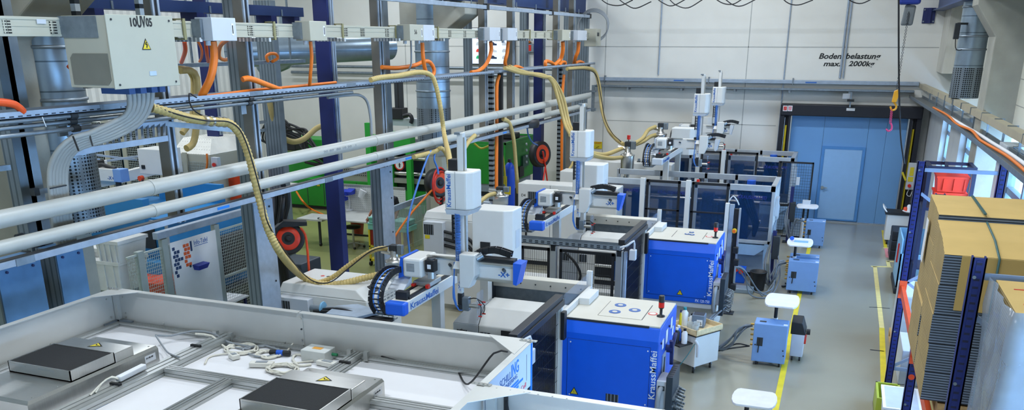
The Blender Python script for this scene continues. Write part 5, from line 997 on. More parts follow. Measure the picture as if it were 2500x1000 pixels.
def tapoff(px0, px1, py, label, depth=.24, z0=4.99, z1=5.24, num=None, wh=False):
    xf = XS+depth; y0, y1 = PX(px0, py, xf).y, PX(px1, py, xf).y
    t = thing('tap_off_box', (XS+depth/2, (y0+y1)/2, z0), label, 'electrical box', 'busbar tap-off boxes')
    box((XS+.01, y0, z0), (xf, y1, z1)).build('housing', PGREY if wh else BB, t, bevel=.006); box((XS+.0, y0-.05, z0+.02), (XS+.12, y0, z1-.02)).build('side_adapter', GALV, t)
    box((xf, y1-.09, z0+.06), (xf+.004, y1-.05, z1-.06)).build('window_frame', PAPER, t); box((xf+.004, y1-.078, z0+.08), (xf+.006, y1-.062, z1-.08)).build('window', DARK, t)
    if num: text(num, (xf+.001, (y0+y1)/2-.09, 5.09), (0, 1, 0), (0, 0, 1), .07, INK, t, width=.09)
    MB().cyl((XS+.1, y0+.08, z0-.05), (XS+.1, y0+.08, z0), .03, n=10).build('cable_gland', PGREY, t)
    return XS+.1, y0+.08, z0-.05
g2 = tapoff(518, 577, 72, 'pale grey tap-off box on the busbar above the thick orange cable', wh=True)
g3 = tapoff(757, 798, 76, 'beige tap-off box on the busbar before the front navy column')
g4 = tapoff(1001, 1034, 79, 'beige tap-off box with number 56 on the busbar', num='56'); g4b = tapoff(1034, 1061, 79, 'pale tap-off box directly right of the one numbered 56', wh=True)
g5 = tapoff(1196, 1222, 84, 'pale tap-off box left of the pair above the wall screen', wh=True); g6 = tapoff(1240, 1263, 84, 'pale tap-off box right of the pair above the wall screen', wh=True)
g7 = tapoff(1373, 1393, 87, 'beige tap-off box second from the busbar end'); g8 = tapoff(1411, 1433, 89, 'pale tap-off box nearest the busbar end', wh=True)
t = thing('end_feed_box', (XS, 25.0, 4.85), 'beige end feed box with coiled grey cables at the far end of the busbar', 'electrical box')
box((XS-.15, 24.6, 4.83), (XS+.2, 25.1, 5.3)).build('housing', BB, t, bevel=.01); box((XS+.2, 24.7, 5.1), (XS+.204, 24.9, 5.2)).build('dark_label', DARK, t)
for k in range(5): MB().tube([(XS-.1+.45*math.cos(a*.4), 25.3+.02*k, 5.35+.42*math.sin(a*.4)+.02*k) for a in range(0, 17)], .016, 6).build('coiled_cable', CABLE, t)
# the big box
t = thing('junction_cabinet', (-6.66, 6.88, 4.57), 'large beige junction cabinet lettered 10UV05 with lightning warning sign', 'cabinet')
hb = box((XS+.01, 6.45, 4.57), (-6.4, 7.3, 5.215)).build('housing', BB, t, bevel=.008); box((-6.412, 6.44, 4.56), (-6.398, 7.31, 5.225)).build('front_cover', BEIGE, t, bevel=.005)
MB().prism([(-6.9, 4.6), (-6.48, 4.6), (-6.44, 4.64), (-6.44, 4.88), (-6.86, 4.88), (-6.9, 4.84)], 'y', 6.443, 6.45).build('vent_grille', mat('vent mesh grey', '#77776c', .6, bump=.3, bscale=300), t)
box((XS-.02, 6.44, 5.02), (-6.52, 6.452, 5.21)).build('adapter_plate', GALV, t)
for b_, px0, px1, py, h in (('10', 319, 335, 64, .075), ('UV', 336, 357, 66, .1), ('05', 357, 372, 64, .075)): a = PX(px0, py, -6.397); e = PX(px1, py, -6.397); text(b_, a, (0, 1, 0), (0, 0, 1), h, INK, t, width=e.y-a.y, bold=.025)
def side_sign(c, s, parent):
    x, y, z = c
    o = MB().prism([(y-s/2, z), (y+s/2, z), (y, z+s*.87)], 'x', x, x+.003).build('warning_sign', INK, parent); k = s*.78
    MB().prism([(y-k/2, z+s*.06), (y+k/2, z+s*.06), (y, z+s*.06+k*.87)], 'x', x+.003, x+.005).build('sign_field', YELLOW, o)
    MB().bar((x+.006, y+.005, z+s*.6), (x+.006, y-.01, z+s*.4), .002, .012).bar((x+.006, y-.01, z+s*.42), (x+.006, y+.012, z+s*.4), .002, .01).bar((x+.006, y+.012, z+s*.4), (x+.006, y, z+s*.16), .002, .012).build('flash_symbol', INK, o)
side_sign((-6.397, 6.9, 4.91), .12, t); box((-6.397, 6.9, 4.67), (-6.394, 6.99, 4.71)).build('blue_label', mat('pale blue label', '#a9bcd8', .5), t)
for y in (6.5, 7.25):
    for z in (4.6, 5.18): MB().cyl((-6.398, y, z), (-6.39, y, z), .01, n=8).build('screw', DARK, t)
for y in (6.75, 6.9, 7.05, 7.16): box((-6.85, y-.04, 4.5), (-6.5, y+.04, 4.57)).build('cable_clamp', mat('clamp blue', '#34568c', .5), t)
# slotted strut rails hanging it
STR = pattern(mat('slotted strut', '#9ba6ae', .4, .6), 'stripe', '#20262b', axis=2, scale=(1, 1, 9), th=.4)
for px0, py0, z0, z1, lab in ((205, 130, 4.55, 9.0, 'slotted strut rail on the left side of the large junction cabinet'), (344, 20, 5.2, 9.0, 'slotted strut rail rising above the large junction cabinet')):
    y = A_(px0, py0, -6.98).y; one('strut_rail', STR, box((-7.03, y-.03, z0), (-6.97, y+.03, z1)), lab, 'rail')
# grey feeder bundle and cable ladder
FA = [(313, 222, -6.6), (317, 255, -6.62), (305, 282, -6.68), (268, 302, -6.74), (215, 326, -6.8), (178, 336, -6.86), (146, 362, -6.95), (125, 400, -7.05), (121, 440, -7.1), (126, 485, -7.12), (134, 550, -7.14)]
FB = [(372, 222, -6.6), (369, 252, -6.62), (352, 288, -6.68), (318, 316, -6.72), (268, 338, -6.78), (222, 352, -6.84), (186, 366, -6.92), (164, 398, -7.02), (160, 440, -7.08), (164, 485, -7.1), (173, 545, -7.12)]
for k in range(6):
    u = k/5; P = [PX(a[0]+(b[0]-a[0])*u, a[1]+(b[1]-a[1])*u, a[2]+(b[2]-a[2])*u) for a, b in zip(FA, FB)]
    P.append(Vector((P[-1].x, P[-1].y+.01, 3.03)))
    one('feeder_cable', mat('feeder grey', '#9c9e9a', .5, var=.02), MB().tube(P, .026, 10), 'thick grey feeder cable sweeping down from the large junction cabinet', 'cable', 'feeder cables of the junction cabinet')
for k, (p, q) in enumerate((((122, 460), (162, 452)), ((178, 332), (192, 368)), ((217, 322), (226, 356)), ((284, 308), (297, 338)))): one('cable_strap', BLACK, MB().bar(PX(*p, -6.8 if k else -7.04), PX(*q, -6.76 if k else -7.04), .012, .012), ('lowest black strap around the grey feeder cables', 'second black strap up around the grey feeder cables', 'third black strap up around the grey feeder cables', 'uppermost black strap around the grey feeder cables')[k], 'strap')
t = thing('cable_ladder', PX(290, 350, -7.05), 'short galvanised cable ladder behind the grey feeder cables', 'cable ladder')
LA, LB = PX(165, 327, -7.15), PX(408, 300, -7.15); LC, LD = PX(178, 372, -7.0), PX(408, 337, -7.0)
MB().bar(LA, LB, .03, .06).build('side_rail', GALVL, t); MB().bar(LC, LD, .03, .06).build('side_rail', GALVL, t)
for k in range(16): u = (k+.5)/16; MB().bar(LA.lerp(LB, u), LC.lerp(LD, u), .025, .02).build('rung', GALVL, t)
# ---------------------------------------------------------------- columns
RIB = pattern(mat('ribbed column steel', '#828e97', .42, .5), 'stripe', '#5e6a72', axis=0, scale=(14, 1, 1), th=.3)
CHF = mat('column beige face', '#7a766d', .55, .2)
def column(y, label, lower=True, zlow=2.95, x=-7.2):
    t = thing('support_column', (x-.1, y+.2, 0), label, 'column', 'galvanised support columns')
    if lower:
        box((x-.2, y, 0), (x, y+.42, zlow)).build('wide_base', GALVL, t, bevel=.004); box((x-.2, y-.012, 0), (x-.01, y, zlow)).build('ribbed_face', RIB, t); box((x-.28, y-.05, 0), (x+.06, y+.47, .015)).build('base_plate', GALV, t)
        for z in (.6, 1.2, 1.8, 2.4, 2.85): MB().cyl((x, y+.33, z), (x+.012, y+.33, z), .014, n=8).build('bolt', DARK, t)
    box((x-.16, y+.18, zlow), (x-.02, y+.3, 9)).build('channel_post', CHF, t); 
    for s in (.185, .265): box((x-.02, y+s, zlow), (x, y+s+.03, 9)).build('channel_lip', GALVL, t)
    box((x-.015, y+.215, zlow), (x-.012, y+.265, 9)).build('dark_slot', BLACK, t)
    return t
column(9.33, 'galvanised support column with wide pale base, nearest the info board, behind the ribbed hose'); column(12.78, 'galvanised support column with wide pale base between the workbench and the nearest white injection unit')
column(7.75, 'slim beige support post at the right end of the cable ladder', False)
column(17.3, 'slim support post before the middle of the wall screen', False, 3.0); column(18.95, 'slim support post left of the red fire alarm panel', False, 3.0); column(22.3, 'slim support post right of the far navy column', False, 3.0); column(23.7, 'slim support post nearest the end of the busbar', False, 0)
def ribbed(px0, px1, py, X, label, z0=0, z1=5.74):
    y0 = PX(px1, py, X).y; x0 = PY(px0, py, y0).x
    one('ribbed_post', RIB, MB().box((x0, y0, z0), (X, y0+.16, z1)), label, 'post')
ribbed(553, 580, 120, -7.75, 'ribbed galvanised post left of the wide column, behind the busbar'); ribbed(1133, 1148, 230, -8.2, 'ribbed galvanised post at the left edge of the wall screen', 2.95); ribbed(1268, 1285, 230, -8.0, 'ribbed galvanised post at the right edge of the wall screen', 2.95)
ribbed(922, 940, 120, -7.5, 'ribbed galvanised post behind the second wide column', 2.95); ribbed(12, 40, 400, -7.5, 'ribbed blue-grey galvanised post at the far left edge'); ribbed(38, 62, 400, -7.5, 'second ribbed blue-grey galvanised post from the left edge')
ribbed(1374, 1388, 180, -7.9, 'ribbed post left of the busbar end'); ribbed(1402, 1432, 200, -7.3, 'wide ribbed post group at the end of the overhead line'); ribbed(650, 690, 360, -10.8, 'pale galvanised post behind the black hose bundle on the green machine')
def navy(px0, px1, px2, py, X, label, z1=9, lips=True):
    """navy H-column: front flange between px0-px1, side with pale rails between px1-px2"""
    y0 = PX(px1, py, X).y; x0 = PY(px0, py, y0).x; y1 = PX(px2, py, X).y
    t = thing('navy_column', ((x0+X)/2, y0, 0), label, 'column', 'navy steel columns')
    box((x0, y0, 0), (X, y1, z1)).build('shaft', NAVY, t, bevel=.006); box((x0-.08, y0-.08, 0), (X+.08, y1+.08, .02)).build('base_plate', NAVY, t)
    if lips:
        for f in (.25, .62): box((X, y0+(y1-y0)*f, 1.2 if lips == 2 else 3.1), (X+.03, y0+(y1-y0)*(f+.2), z1)).build('pale_rail', GALVL, t)
navy(788, 822, 835, 380, -7.5, 'navy blue column in front, between the two wide galvanised columns'); navy(506, 533, 545, 330, -12.3, 'navy blue column behind the white vented machine'); navy(1302, 1322, 1329, 250, -7.7, 'navy blue column farthest back, right of the wall screen')
# top strut rail and dark beam
t = thing('crane_feed_rail', (XS, 18, 5.58), 'pale strut rail with black joints under the left crane beam', 'rail')
box((XS-.05, 12.5, 5.585), (XS+.02, 24.7, 5.66)).build('rail', GALVL, t, bevel=.004)
for y in (17.0, 21.2, 24.6): box((XS-.06, y-.06, 5.57), (XS+.03, y+.06, 5.69)).build('joint', BLACK, t)
for y in (13.9, 14.9, 16.2, 18.7, 20, 22.3, 23.5): MB().cyl((XS, y, 5.66), (XS, y, 5.78), .012, n=6).build('bolt', GALV, t)
t = thing('cross_girder', (-9.2, 10.5, 5.4), 'dark blue girder high at the left behind the busbar', 'girder')
box((-9.35, 5, 5.38), (-9.0, 13.55, 5.53)).build('girder', BEAMB, t); box((-9.35, 13.4, 5.2), (-9.1, 13.56, 5.4)).build('end_bracket', NAVY, t)
for y in (8.9, 10.8, 12.6): box((-9.3, y, 5.2), (-9.0, y+.15, 5.38)).build('hanger', NAVY, t); MB().cyl((-9.0, y+.3, 5.38), (-9.0, y+.3, 5.48), .02, n=8).build('bolt', GALV, t)
t = thing('background_tray', (-10, 13.2, 4.6), 'galvanised cable tray far behind the busbar with orange cable loops on it', 'cable tray'); box((-10.2, 8, 4.58), (-10, 15, 4.64)).build('tray', GALV, t)
for y in (9, 12, 14.8): MB().bar((-10.2, y, 4.6), (-10.2, y, 9), .03).build('hanger', GALV, t)
for z, lab in ((4.15, 'upper of two grey pipes far behind the slotted tray'), (3.95, 'lower of two grey pipes far behind the slotted tray')): one('wall_pipe', GALV, MB().cyl((-18, 26.1, z), (-8, 26.1, z), .05, n=10), lab, 'pipe')
one('round_duct', SPIRAL, MB().cyl((-11.9, 15.2, 4.75), (-10.3, 19, 4.85), .3, n=20), 'large dark round duct lying behind the orange cable loops', 'duct')
one('round_duct', SPIRAL, MB().tube([PY(640, 158, 20), PY(690, 145, 20), PY(706, 120, 20), PY(708, 80, 20), PY(708, 20, 20)], .28, 16, .15), 'curved silver duct bending upward left of the front navy column', 'duct')
for k in range(3): MB()
# orange cables
def oc(pts, r, lab, X=XS, m=ORANGE, nm='orange_cable', cat='cable', grp=None): return one(nm, m, MB().tube([PX(x, y, X+dx) if not isinstance(x, Vector) else x for x, y, dx in pts], r, 8), lab, cat, grp)
ORED = mat('red orange cable', '#e2531c', .45, var=.03)
oc([(-20, 248, .0), (10, 250, .0), (38, 256, 0), (56, 272, -.02)], .035, 'thick red-orange cable arching onto the tray at the left edge', m=ORED)
oc([(178, 90, -.4), (181, 130, -.4), (178, 152, -.4), (168, 165, -.4)], .026, 'red-orange cable hanging left of the large junction cabinet', m=ORED)
oc([(519, 100, .1), (523, 140, .08), (514, 190, .03), (492, 235, -.1)], .045, 'thickest orange cable hanging below the pale tap-off box, upper left')
oc([(560, 92, -.3), (538, 112, -1.0), (535, 138, -1.5), (548, 146, -1.8), (560, 142, -2)], .028, 'orange cable loop behind the ribbed post, left part')
oc([(450, 100, -1.5), (452, 125, -1.8), (443, 152, -2.6)], .03, 'red-orange cable right of the large junction cabinet', m=ORED)
oc([(583, 118, -2.2), (592, 125, -2.2), (590, 145, -2.2), (584, 150, -2.2)], .028, 'short orange cable loop right of the ribbed post')
oc([(502, 95, -1.2), (505, 130, -1.5), (508, 150, -2)], .026, 'red-orange cable in front of the rear navy column', m=ORED)
oc([(480, 95, -1.2), (492, 120, -1.6), (492, 140, -2), (487, 150, -2.2)], .018, 'thin orange and grey cable left of the rear navy column')
oc([(655, 150, -3), (650, 138, -3), (660, 131, -3), (674, 132, -3), (678, 142, -3), (665, 150, -3)], .028, 'orange cable ring on the background tray')
oc([(758, 101, .1), (761, 140, .08), (758, 180, .02), (756, 210, -.06)], .024, 'orange cable hanging from the beige tap-off box at the front navy column')
oc([(592, 194, -.1), (605, 191, -.08), (625, 196, -.05), (650, 206, -.03), (684, 219, -.1)], .035, 'orange cable lying across the slotted tray behind the wide column')
oc([(495, 236, -.12), (560, 228, -.12), (620, 220, -.14), (690, 214, -.15), (740, 209, -.15), (790, 204, -.15), (820, 201, -.15)], .02, 'long orange cable lying in the slotted tray')
oc([(1031, 104, .1), (1033, 140, .1), (1038, 170, .06), (1046, 186, -.05), (1056, 186, -.1), (1060, 170, -.1), (1050, 152, -.12), (1035, 150, -.15), (1010, 160, -.15), (970, 166, -.15), (932, 164, -.2)], .035, 'orange cable with a big loop below the box numbered 56')
oc([(1198, 102, .1), (1199, 125, .08), (1188, 155, 0), (1170, 172, -.08), (1150, 177, -.1)], .04, 'orange cable crossing the right part of the wall screen, left one')
oc([(1241, 102, .1), (1238, 130, .08), (1233, 152, .02), (1237, 168, -.08)], .04, 'orange cable crossing the right edge of the wall screen')
oc([(1374, 102, .1), (1374, 125, .08), (1368, 145, .0), (1352, 160, -.1)], .05, 'orange cable below the tap-off box second from the busbar end')
oc([(1413, 102, .1), (1411, 125, .08), (1405, 140, 0), (1402, 154, -.1)], .05, 'orange cable nearest the busbar end')
oc([(1355, 160, -.1), (1345, 152, -.1), (1332, 150, -.1), (1332, 160, -.1)], .045, 'short orange cable loop right of the far navy column'); oc([(1366, 160, -.1), (1372, 152, -.1), (1380, 152, -.1), (1380, 158, -.1)], .04, 'small orange cable loop on the tray near the busbar end'); oc([(1250, 168, -.1), (1258, 163, -.1), (1268, 164, -.1), (1276, 168, -.1)], .04, 'small orange cable hump on the tray below the wall screen'); oc([(1405, 154, -.1), (1415, 150, -.1), (1424, 153, -.1)], .04, 'last orange cable hump on the tray at the right')
oc([(1219, 184, -.1), (1213, 210, -.12), (1213, 300, -.12), (1212, 400, -.12), (1212, 500, -.12)], .04, 'orange cable running straight down beside the green cabinet')
oc([(1377, 182, -.1), (1373, 230, -.12), (1372, 300, -.12), (1371, 420, -.12)], .04, 'orange cable running straight down left of the second tall robot mast')
for px, lab in ((1200, 'dark strut post carrying the orange cable beside the green cabinet'), (1222, 'black strut post right of the vertical orange cable'), (1364, 'dark strut post behind the second robot mast')): y = PX(px, 400, XS-.25).y; one('strut_post', STR if px != 1222 else BLACK, box((XS-.3, y-.04, 0), (XS-.2, y+.06, 4.33)), lab, 'post')
oc([(1003, 97, .1), (1004, 130, .05), (1003, 160, 0), (993, 178, -.1)], .016, 'grey cable hanging left of the box numbered 56', m=CABLE, nm='grey_cable')
# ---------------------------------------------------------------- beige hoses
HR = mat('ribbed beige hose', '#c2ab6c', .55, var=.05, scale=20)
def hose(pts, r, lab, rib=0., m=HOSE, n=10, nm='material_hose'):
    P = [p if isinstance(p, Vector) else (PY(p[0], p[1], p[2]) if len(p) == 3 else p) for p in pts]
    return one(nm, m, MB().tube(P, r, n, .06, rib=rib, pitch=.045), lab, 'hose')
x0 = lambda px, py, X: PX(px, py, X)
hose([x0(372, 263, -6.93), x0(420, 276, -6.85), x0(470, 290, -6.8), x0(530, 297, -6.75), x0(562, 302, -6.7), x0(590, 335, -6.68), x0(610, 390, -6.66), x0(632, 480, -6.6), x0(655, 560, -6.5), x0(690, 625, -6.5), (735, 672, 10.2), (780, 692, 10.25), (830, 692, 10.35), (890, 678, 10.5), (946, 665, 10.62)], .047, 'thick ribbed beige hose from the tray down across the nearest injection unit', .07, HR, 12)
hose([(775, 690, 10.33), (810, 677, 10.38), (850, 648, 10.45), (890, 622, 10.5), (920, 608, 10.55), (946, 605, 10.64)], .034, 'ribbed beige hose branch rising to the nearest glass loader', .07, HR)
hose([x0(378, 258, -6.9), x0(430, 278, -6.8), x0(500, 294, -6.72), x0(566, 300, -6.65), x0(600, 345, -6.61), x0(640, 480, -6.54), x0(662, 560, -6.44), (745, 672, 10.1), (800, 690, 10.16), (850, 655, 10.36), (905, 613, 10.48), (950, 600, 10.6)], .009, 'thin black line strapped along the thick ribbed hose', 0, BLACK, 6, 'air_line')
for k, (px, py) in enumerate(((500, 294), (516, 296), (535, 297), (548, 298))): c = x0(px, py, -6.77); one('hose_clamp', STEEL, MB().cyl(c-Vector((0, .02, 0)), c+Vector((0, .02, 0)), .06, n=12), ('first', 'second', 'third', 'fourth')[k]+' steel clamp from the left on the ribbed hose coupling', 'clamp')
hose([x0(905, 195, -6.9), x0(930, 189, -6.86), x0(975, 184, -6.84), x0(1020, 176, -6.84), x0(1050, 182, -6.8), x0(1063, 205, -6.74), x0(1075, 260, -6.68), x0(1085, 330, -6.6), (1096, 380, 11.6), (1098, 408, 11.2)], .04, 'beige hose dropping from the tray behind the nearest robot tower', .05, HR)
hose([x0(1010, 383, -6.9), x0(1060, 370, -6.9), x0(1078, 362, -6.8), x0(1092, 380, -6.7), x0(1096, 405, -6.7)], .04, 'short beige hose bend below the pale rail, left of the nearest robot tower', .05, HR)
for k in range(3):
    o = 6*k
    hose([x0(1232+o, 166-k*2, -6.9), x0(1275, 178-k*2, -6.85), x0(1325, 183+k*2, -6.8), x0(1348, 200-k*4, -6.72), x0(1362+o, 240-k*3, -6.6), x0(1378+o, 300, -6.4), x0(1392+o, 330, -6.0)][:7], .04, ('beige hose of the triple bundle over the pipes, left one', 'beige hose of the triple bundle over the pipes, middle one', 'beige hose of the triple bundle over the pipes, right one')[k])
hose([x0(1392, 330, -6.9), x0(1402, 345, -6.88), x0(1400, 390, -6.86), x0(1390, 412, -6.8), x0(1376, 424, -6.8)], .035, 'beige hose hooking down behind the second robot mast')
hose([x0(1385, 168, -6.9), x0(1430, 166, -6.88), x0(1452, 174, -6.8), x0(1463, 210, -6.7), x0(1470, 270, -6.55), (1485, 315, 22.8), (1505, 340, 22.0), (1522, 352, 21.3)], .05, 'long beige hose dropping across the white wall to the red-lamped loader')
hose([x0(1388, 171, -6.86), x0(1432, 171, -6.82), x0(1456, 185, -6.7), x0(1468, 240, -6.5), (1477, 290, 22.9), (1495, 325, 22.2), (1516, 345, 21.4)], .012, 'thin black line beside the long beige hose on the white wall', 0, BLACK, 6, 'air_line')
hose([x0(1228, 290, -6.95), x0(1243, 300, -6.9), x0(1254, 340, -6.9), x0(1260, 410, -6.95), x0(1265, 470, -7.0)], .045, 'single pale beige hose hanging in front of the green cabinet')
hose([(1425, 362, 18.5), (1450, 374, 19), (1480, 376, 20), (1518, 362, 20.9)], .05, 'upper beige hose running level to the red-lamped loader'); hose([(1428, 366, 18.5), (1455, 380, 19), (1490, 386, 20), (1518, 384, 20.9)], .05, 'lower beige hose running level to the red-lamped loader')
hose([(1545, 352, 21.2), (1568, 338, 22), (1582, 318, 23), (1600, 309, 23.4)], .05, 'upper beige hose between the two metal loaders'); hose([(1542, 356, 21.2), (1570, 345, 22), (1586, 334, 23), (1600, 329, 23.4)], .05, 'lower beige hose between the two metal loaders')
hose([(1120, 515, 13.5), (1160, 500, 14.2), (1190, 478, 14.8), (1208, 472, 15.1)], .04, 'short beige hose rising to the loader before the gas bottle')
hose([x0(440, 172, -9), x0(465, 172, -9), x0(480, 190, -9), x0(481, 250, -9), x0(478, 320, -9), x0(470, 352, -9), x0(455, 362, -9)], .05, 'beige hose hanging in front of the white vented machine, right one'); hose([x0(432, 168, -9.1), x0(456, 170, -9.1), x0(472, 190, -9.1), x0(472, 240, -9.1), x0(468, 290, -9.1), x0(445, 325, -9.1)], .045, 'beige hose hanging above the white vented machine, left one')
hose([x0(655, 230, -11), x0(665, 280, -11), x0(680, 325, -11), x0(710, 345, -11), x0(740, 340, -11), x0(770, 315, -11), x0(783, 308, -11)], .06, 'beige hose sagging behind the front navy column to the green machine')
hose([(1160, 330, 14.5), (1145, 345, 14.3), (1130, 368, 14)], .04, 'short beige hose slanting below the lower pipe near the robot')
for pts, lab in (([(1052, 368), (1045, 380), (1020, 450), (1000, 520), (995, 560), (1000, 618)], 'blue air line curving down behind the nearest robot'), ([(1062, 372), (1060, 390), (1068, 410), (1070, 425)], 'blue air line to the orange and black hose reel')):
    one('air_line', MATS['hose blue'], MB().tube([PX(x, y, -6.9+.02*i) for i, (x, y) in enumerate(pts)], .018, 7), lab, 'line')
one('air_line', MATS['hose blue'], MB().tube([PX(x, y, -7.3) for x, y in ((1287, 312), (1290, 330), (1300, 347), (1312, 354))], .02, 7), 'short blue air line at the far navy column', 'line')
one('grey_conduit', CABLE, MB().tube([x0(800, 238, -7.1), x0(850, 232, -7.1), x0(880, 233, -7.1), x0(897, 250, -7.1), x0(905, 290, -7.1), x0(907, 330, -7.1)], .022, 8), 'grey conduit bending down beside the second wide column', 'conduit')
one('hook_cable', BLACK, MB().tube([x0(462, 248, -6.9), x0(462, 228, -6.9), x0(470, 232, -6.9), x0(480, 238, -6.9)], .009, 6), 'thin black cable hooking over the slotted tray', 'cable')
one('black_cable', BLACK, MB().tube([x0(462, 245, -6.94), x0(470, 265, -6.92), x0(490, 280, -6.88), x0(515, 290, -6.82)], .009, 6), 'thin black cable dropping from the slotted tray to the ribbed hose', 'cable')
t = thing('support_arm', PX(420, 306, -7.2), 'slanted galvanised arm reaching right from the slim post under the ribbed hose', 'arm'); MB().bar(PX(405, 302, -7.2), PX(565, 316, -7.0), .05, .06).build('arm', GALV, t)
MB().cyl(PX(566, 316, -7.0), PX(572, 317, -7.0), .03, n=8).build('end_cap', BLACK, t)
# ================================================================== LEFT BAY (behind the service line)
BLUEM = mat('bright machine blue', '#1f78b4', .45, var=.04); WIREL = mat('pale fence wire', '#b9c4c0', .4, .4); FPOST = mat('fence post grey', '#a3aeac', .45, .3); ORX = mat('orange plastic', '#e0481c', .45)
def column2(y0, y1, label):
    x = -7.2; t = thing('support_column', (x-.1, y0, 0), label, 'column', 'galvanised support columns')
    box((x-.25, y0, 0), (x, y1, 3.02)).build('wide_base', mat('galvanised steel with painted daylight', '#5c88b4', .45, .2, var=.1), t, bevel=.004); box((x-.26, y0-.012, 0), (x-.01, y0, 3.02)).build('ribbed_face', RIB, t)  # blue window daylight on the galvanised face is put into its colour
    for z in (2.93,):
        for f in (.2, .8): MB().cyl((x, y0+(y1-y0)*f, z), (x+.012, y0+(y1-y0)*f, z), .014, n=8).build('bolt', NAVY, t)
    box((x-.28, y0-.05, 0), (x+.05, y1+.05, .015)).build('base_plate', GALV, t)
column2(6.17, 6.5, 'wide galvanised column base with painted blue daylight below the rail, second from the left edge'); column2(5.5, 5.98, 'wide galvanised column base with painted blue daylight below the rail at the left edge')
c = PX(118, 680, -7.35); one('drain_pipe', DARK, MB().cyl((c.x-.14, 6.07, 0), (c.x-.14, 6.07, 3.0), .05, n=12), 'dark vertical pipe between the two column bases with painted blue daylight', 'pipe')
one('cross_strut', DARK, MB().cyl(PX(40, 580, -7.6), PX(110, 560, -7.6), .035, n=10), 'dark horizontal pipe between the two pale pipes at the left', 'pipe'); one('cross_strut', GALV, MB().bar(PX(-10, 412, -7.55), PX(22, 408, -7.55), .05, .05), 'short blue-grey strut at the left image edge', 'strut')
t = thing('strut_bracket', PX(100, 466, -7.3), 'small galvanised strut bracket behind the vertical grey feeder cables', 'bracket'); MB().bar(PX(80, 469, -7.3), PX(165, 457, -7.3), .05, .045).build('strut', GALV, t); MB().cbox(PX(85, 468, -7.28), (.06, .06, .07)).build('end_clamp', DARK, t)
# white plastic containers
for k, (px0, py0, px1, py1, Y, lab) in enumerate(((238, 592, 286, 642, 9.6, 'top white plastic container with ribbed sides left of the mesh fence'), (206, 643, 288, 705, 9.6, 'lower white plastic container, partly wrapped, left of the mesh fence'), (196, 608, 236, 644, 9.75, 'white plastic container behind the ribbed one, left'))):
    a, b = PY(px0, py1, Y), PY(px1, py0, Y); t = thing('plastic_container', ((a.x+b.x)/2, Y+.3, a.z), lab, 'container')
    m = MB().hull([Vector((a.x+.03, Y+.02, a.z)), Vector((b.x-.03, Y+.02, a.z)), Vector((b.x-.03, Y+.55, a.z)), Vector((a.x+.03, Y+.55, a.z))], [Vector((a.x, Y, b.z)), Vector((b.x, Y, b.z)), Vector((b.x, Y+.6, b.z)), Vector((a.x, Y+.6, b.z))]); m.build('body', mat('container white', '#d0d2d0', .5), t, bevel=.02)
    box((a.x-.015, Y-.015, b.z-.04), (b.x+.015, Y+.61, b.z+.012)).build('rim', MATS['container white'], t)
    for j in range(4): x = a.x+(b.x-a.x)*(.15+.23*j); box((x, Y-.01, a.z+.04), (x+.02, Y+.01, b.z-.04)).build('rib', MATS['container white'], t)
a = PY(206, 705, 9.6); b = PY(288, 705, 9.6); one('container_stand', GALV, box((a.x, 9.65, 0), (b.x, 10.15, a.z)), 'grey stand carrying the white plastic containers', 'stand')
# info fence
X = -9.5
t = thing('mesh_fence', (X, 10.5, 0), 'pale wire mesh fence with thick top rail carrying the info board', 'fence')
def fp(px, py, z1): y = PX(px, py, X).y; box((X-.04, y-.06, 0), (X+.04, y+.06, z1)).build('fence_post', FPOST, t, bevel=.004); return y
yA = fp(338, 610, 2.05); yB = fp(398, 590, 2.13); yC = fp(525, 560, 2.12); yD = PX(600, 520, X).y+.2
MB().bar((X, yB-.15, 2.2), (X, yD, 2.2), .1, .11).build('top_rail', GALVL, t, bevel=.01)
for a, b in ((yA, yB), (yB, yC), (yC, yD), (yA-.3, yA)):
    for z in (.25, 1.2, 2.0): MB().bar((X, a+.05, z), (X, b-.05, z), .03).build('frame_bar', WIREL, t)
    MB().grid((X, a+.06, .25), (0, b-a-.12, 0), (0, 0, 1.75), max(2, int((b-a)/.05)), 34, .005).build('wire_mesh', WIREL, t)
y0, y1 = PX(405, 580, X).y, PX(518, 560, X).y
t = thing('info_board', (X+.05, (y0+y1)/2, .9), 'large white board headed Info-Tafel with brick logo, hung on the mesh fence', 'board')
box((X+.045, y0, .75), (X+.06, y1, 2.05)).build('board', PAPER, t)
f = X+.061; NB = mat('brick navy', '#1f3a66', .6); OB = mat('brick orange', '#e0602c', .6)
rows = 8
for r in range(rows):
    z = 1.97-r*.062
    for s in range(3): 
        if s <= 2-abs(r-3)*.35+ (0 if r < 4 else -.3): box((f, y0+.03+s*.065+(.03 if r % 2 else 0), z-.05), (f+.002, y0+.085+s*.065+(.03 if r % 2 else 0), z)).build('logo_brick', NB, t)
    if r < 6:
        for s in range(2 if r != 4 else 1): box((f, y0+.27+s*.07+(.02 if r % 2 else 0), z-.05), (f+.002, y0+.33+s*.07+(.02 if r % 2 else 0), z)).build('logo_brick', OB, t)
box((f, y0+.43, 1.83), (f+.002, y0+.47, 1.99)).build('logo_bar', NB, t)
text('Info-Tafel', (f, y0+.52, 1.91), (0, 1, 0), (0, 0, 1), .075, TEXTBLUE, t, width=.32); box((f, y0+.52, 1.885), (f+.002, y0+.84, 1.893)).build('underline', TEXTBLUE, t)
MB().cyl((f, y0+.38, 1.6), (f+.01, y0+.38, 1.6), .02, n=10).build('magnet', DARK, t)
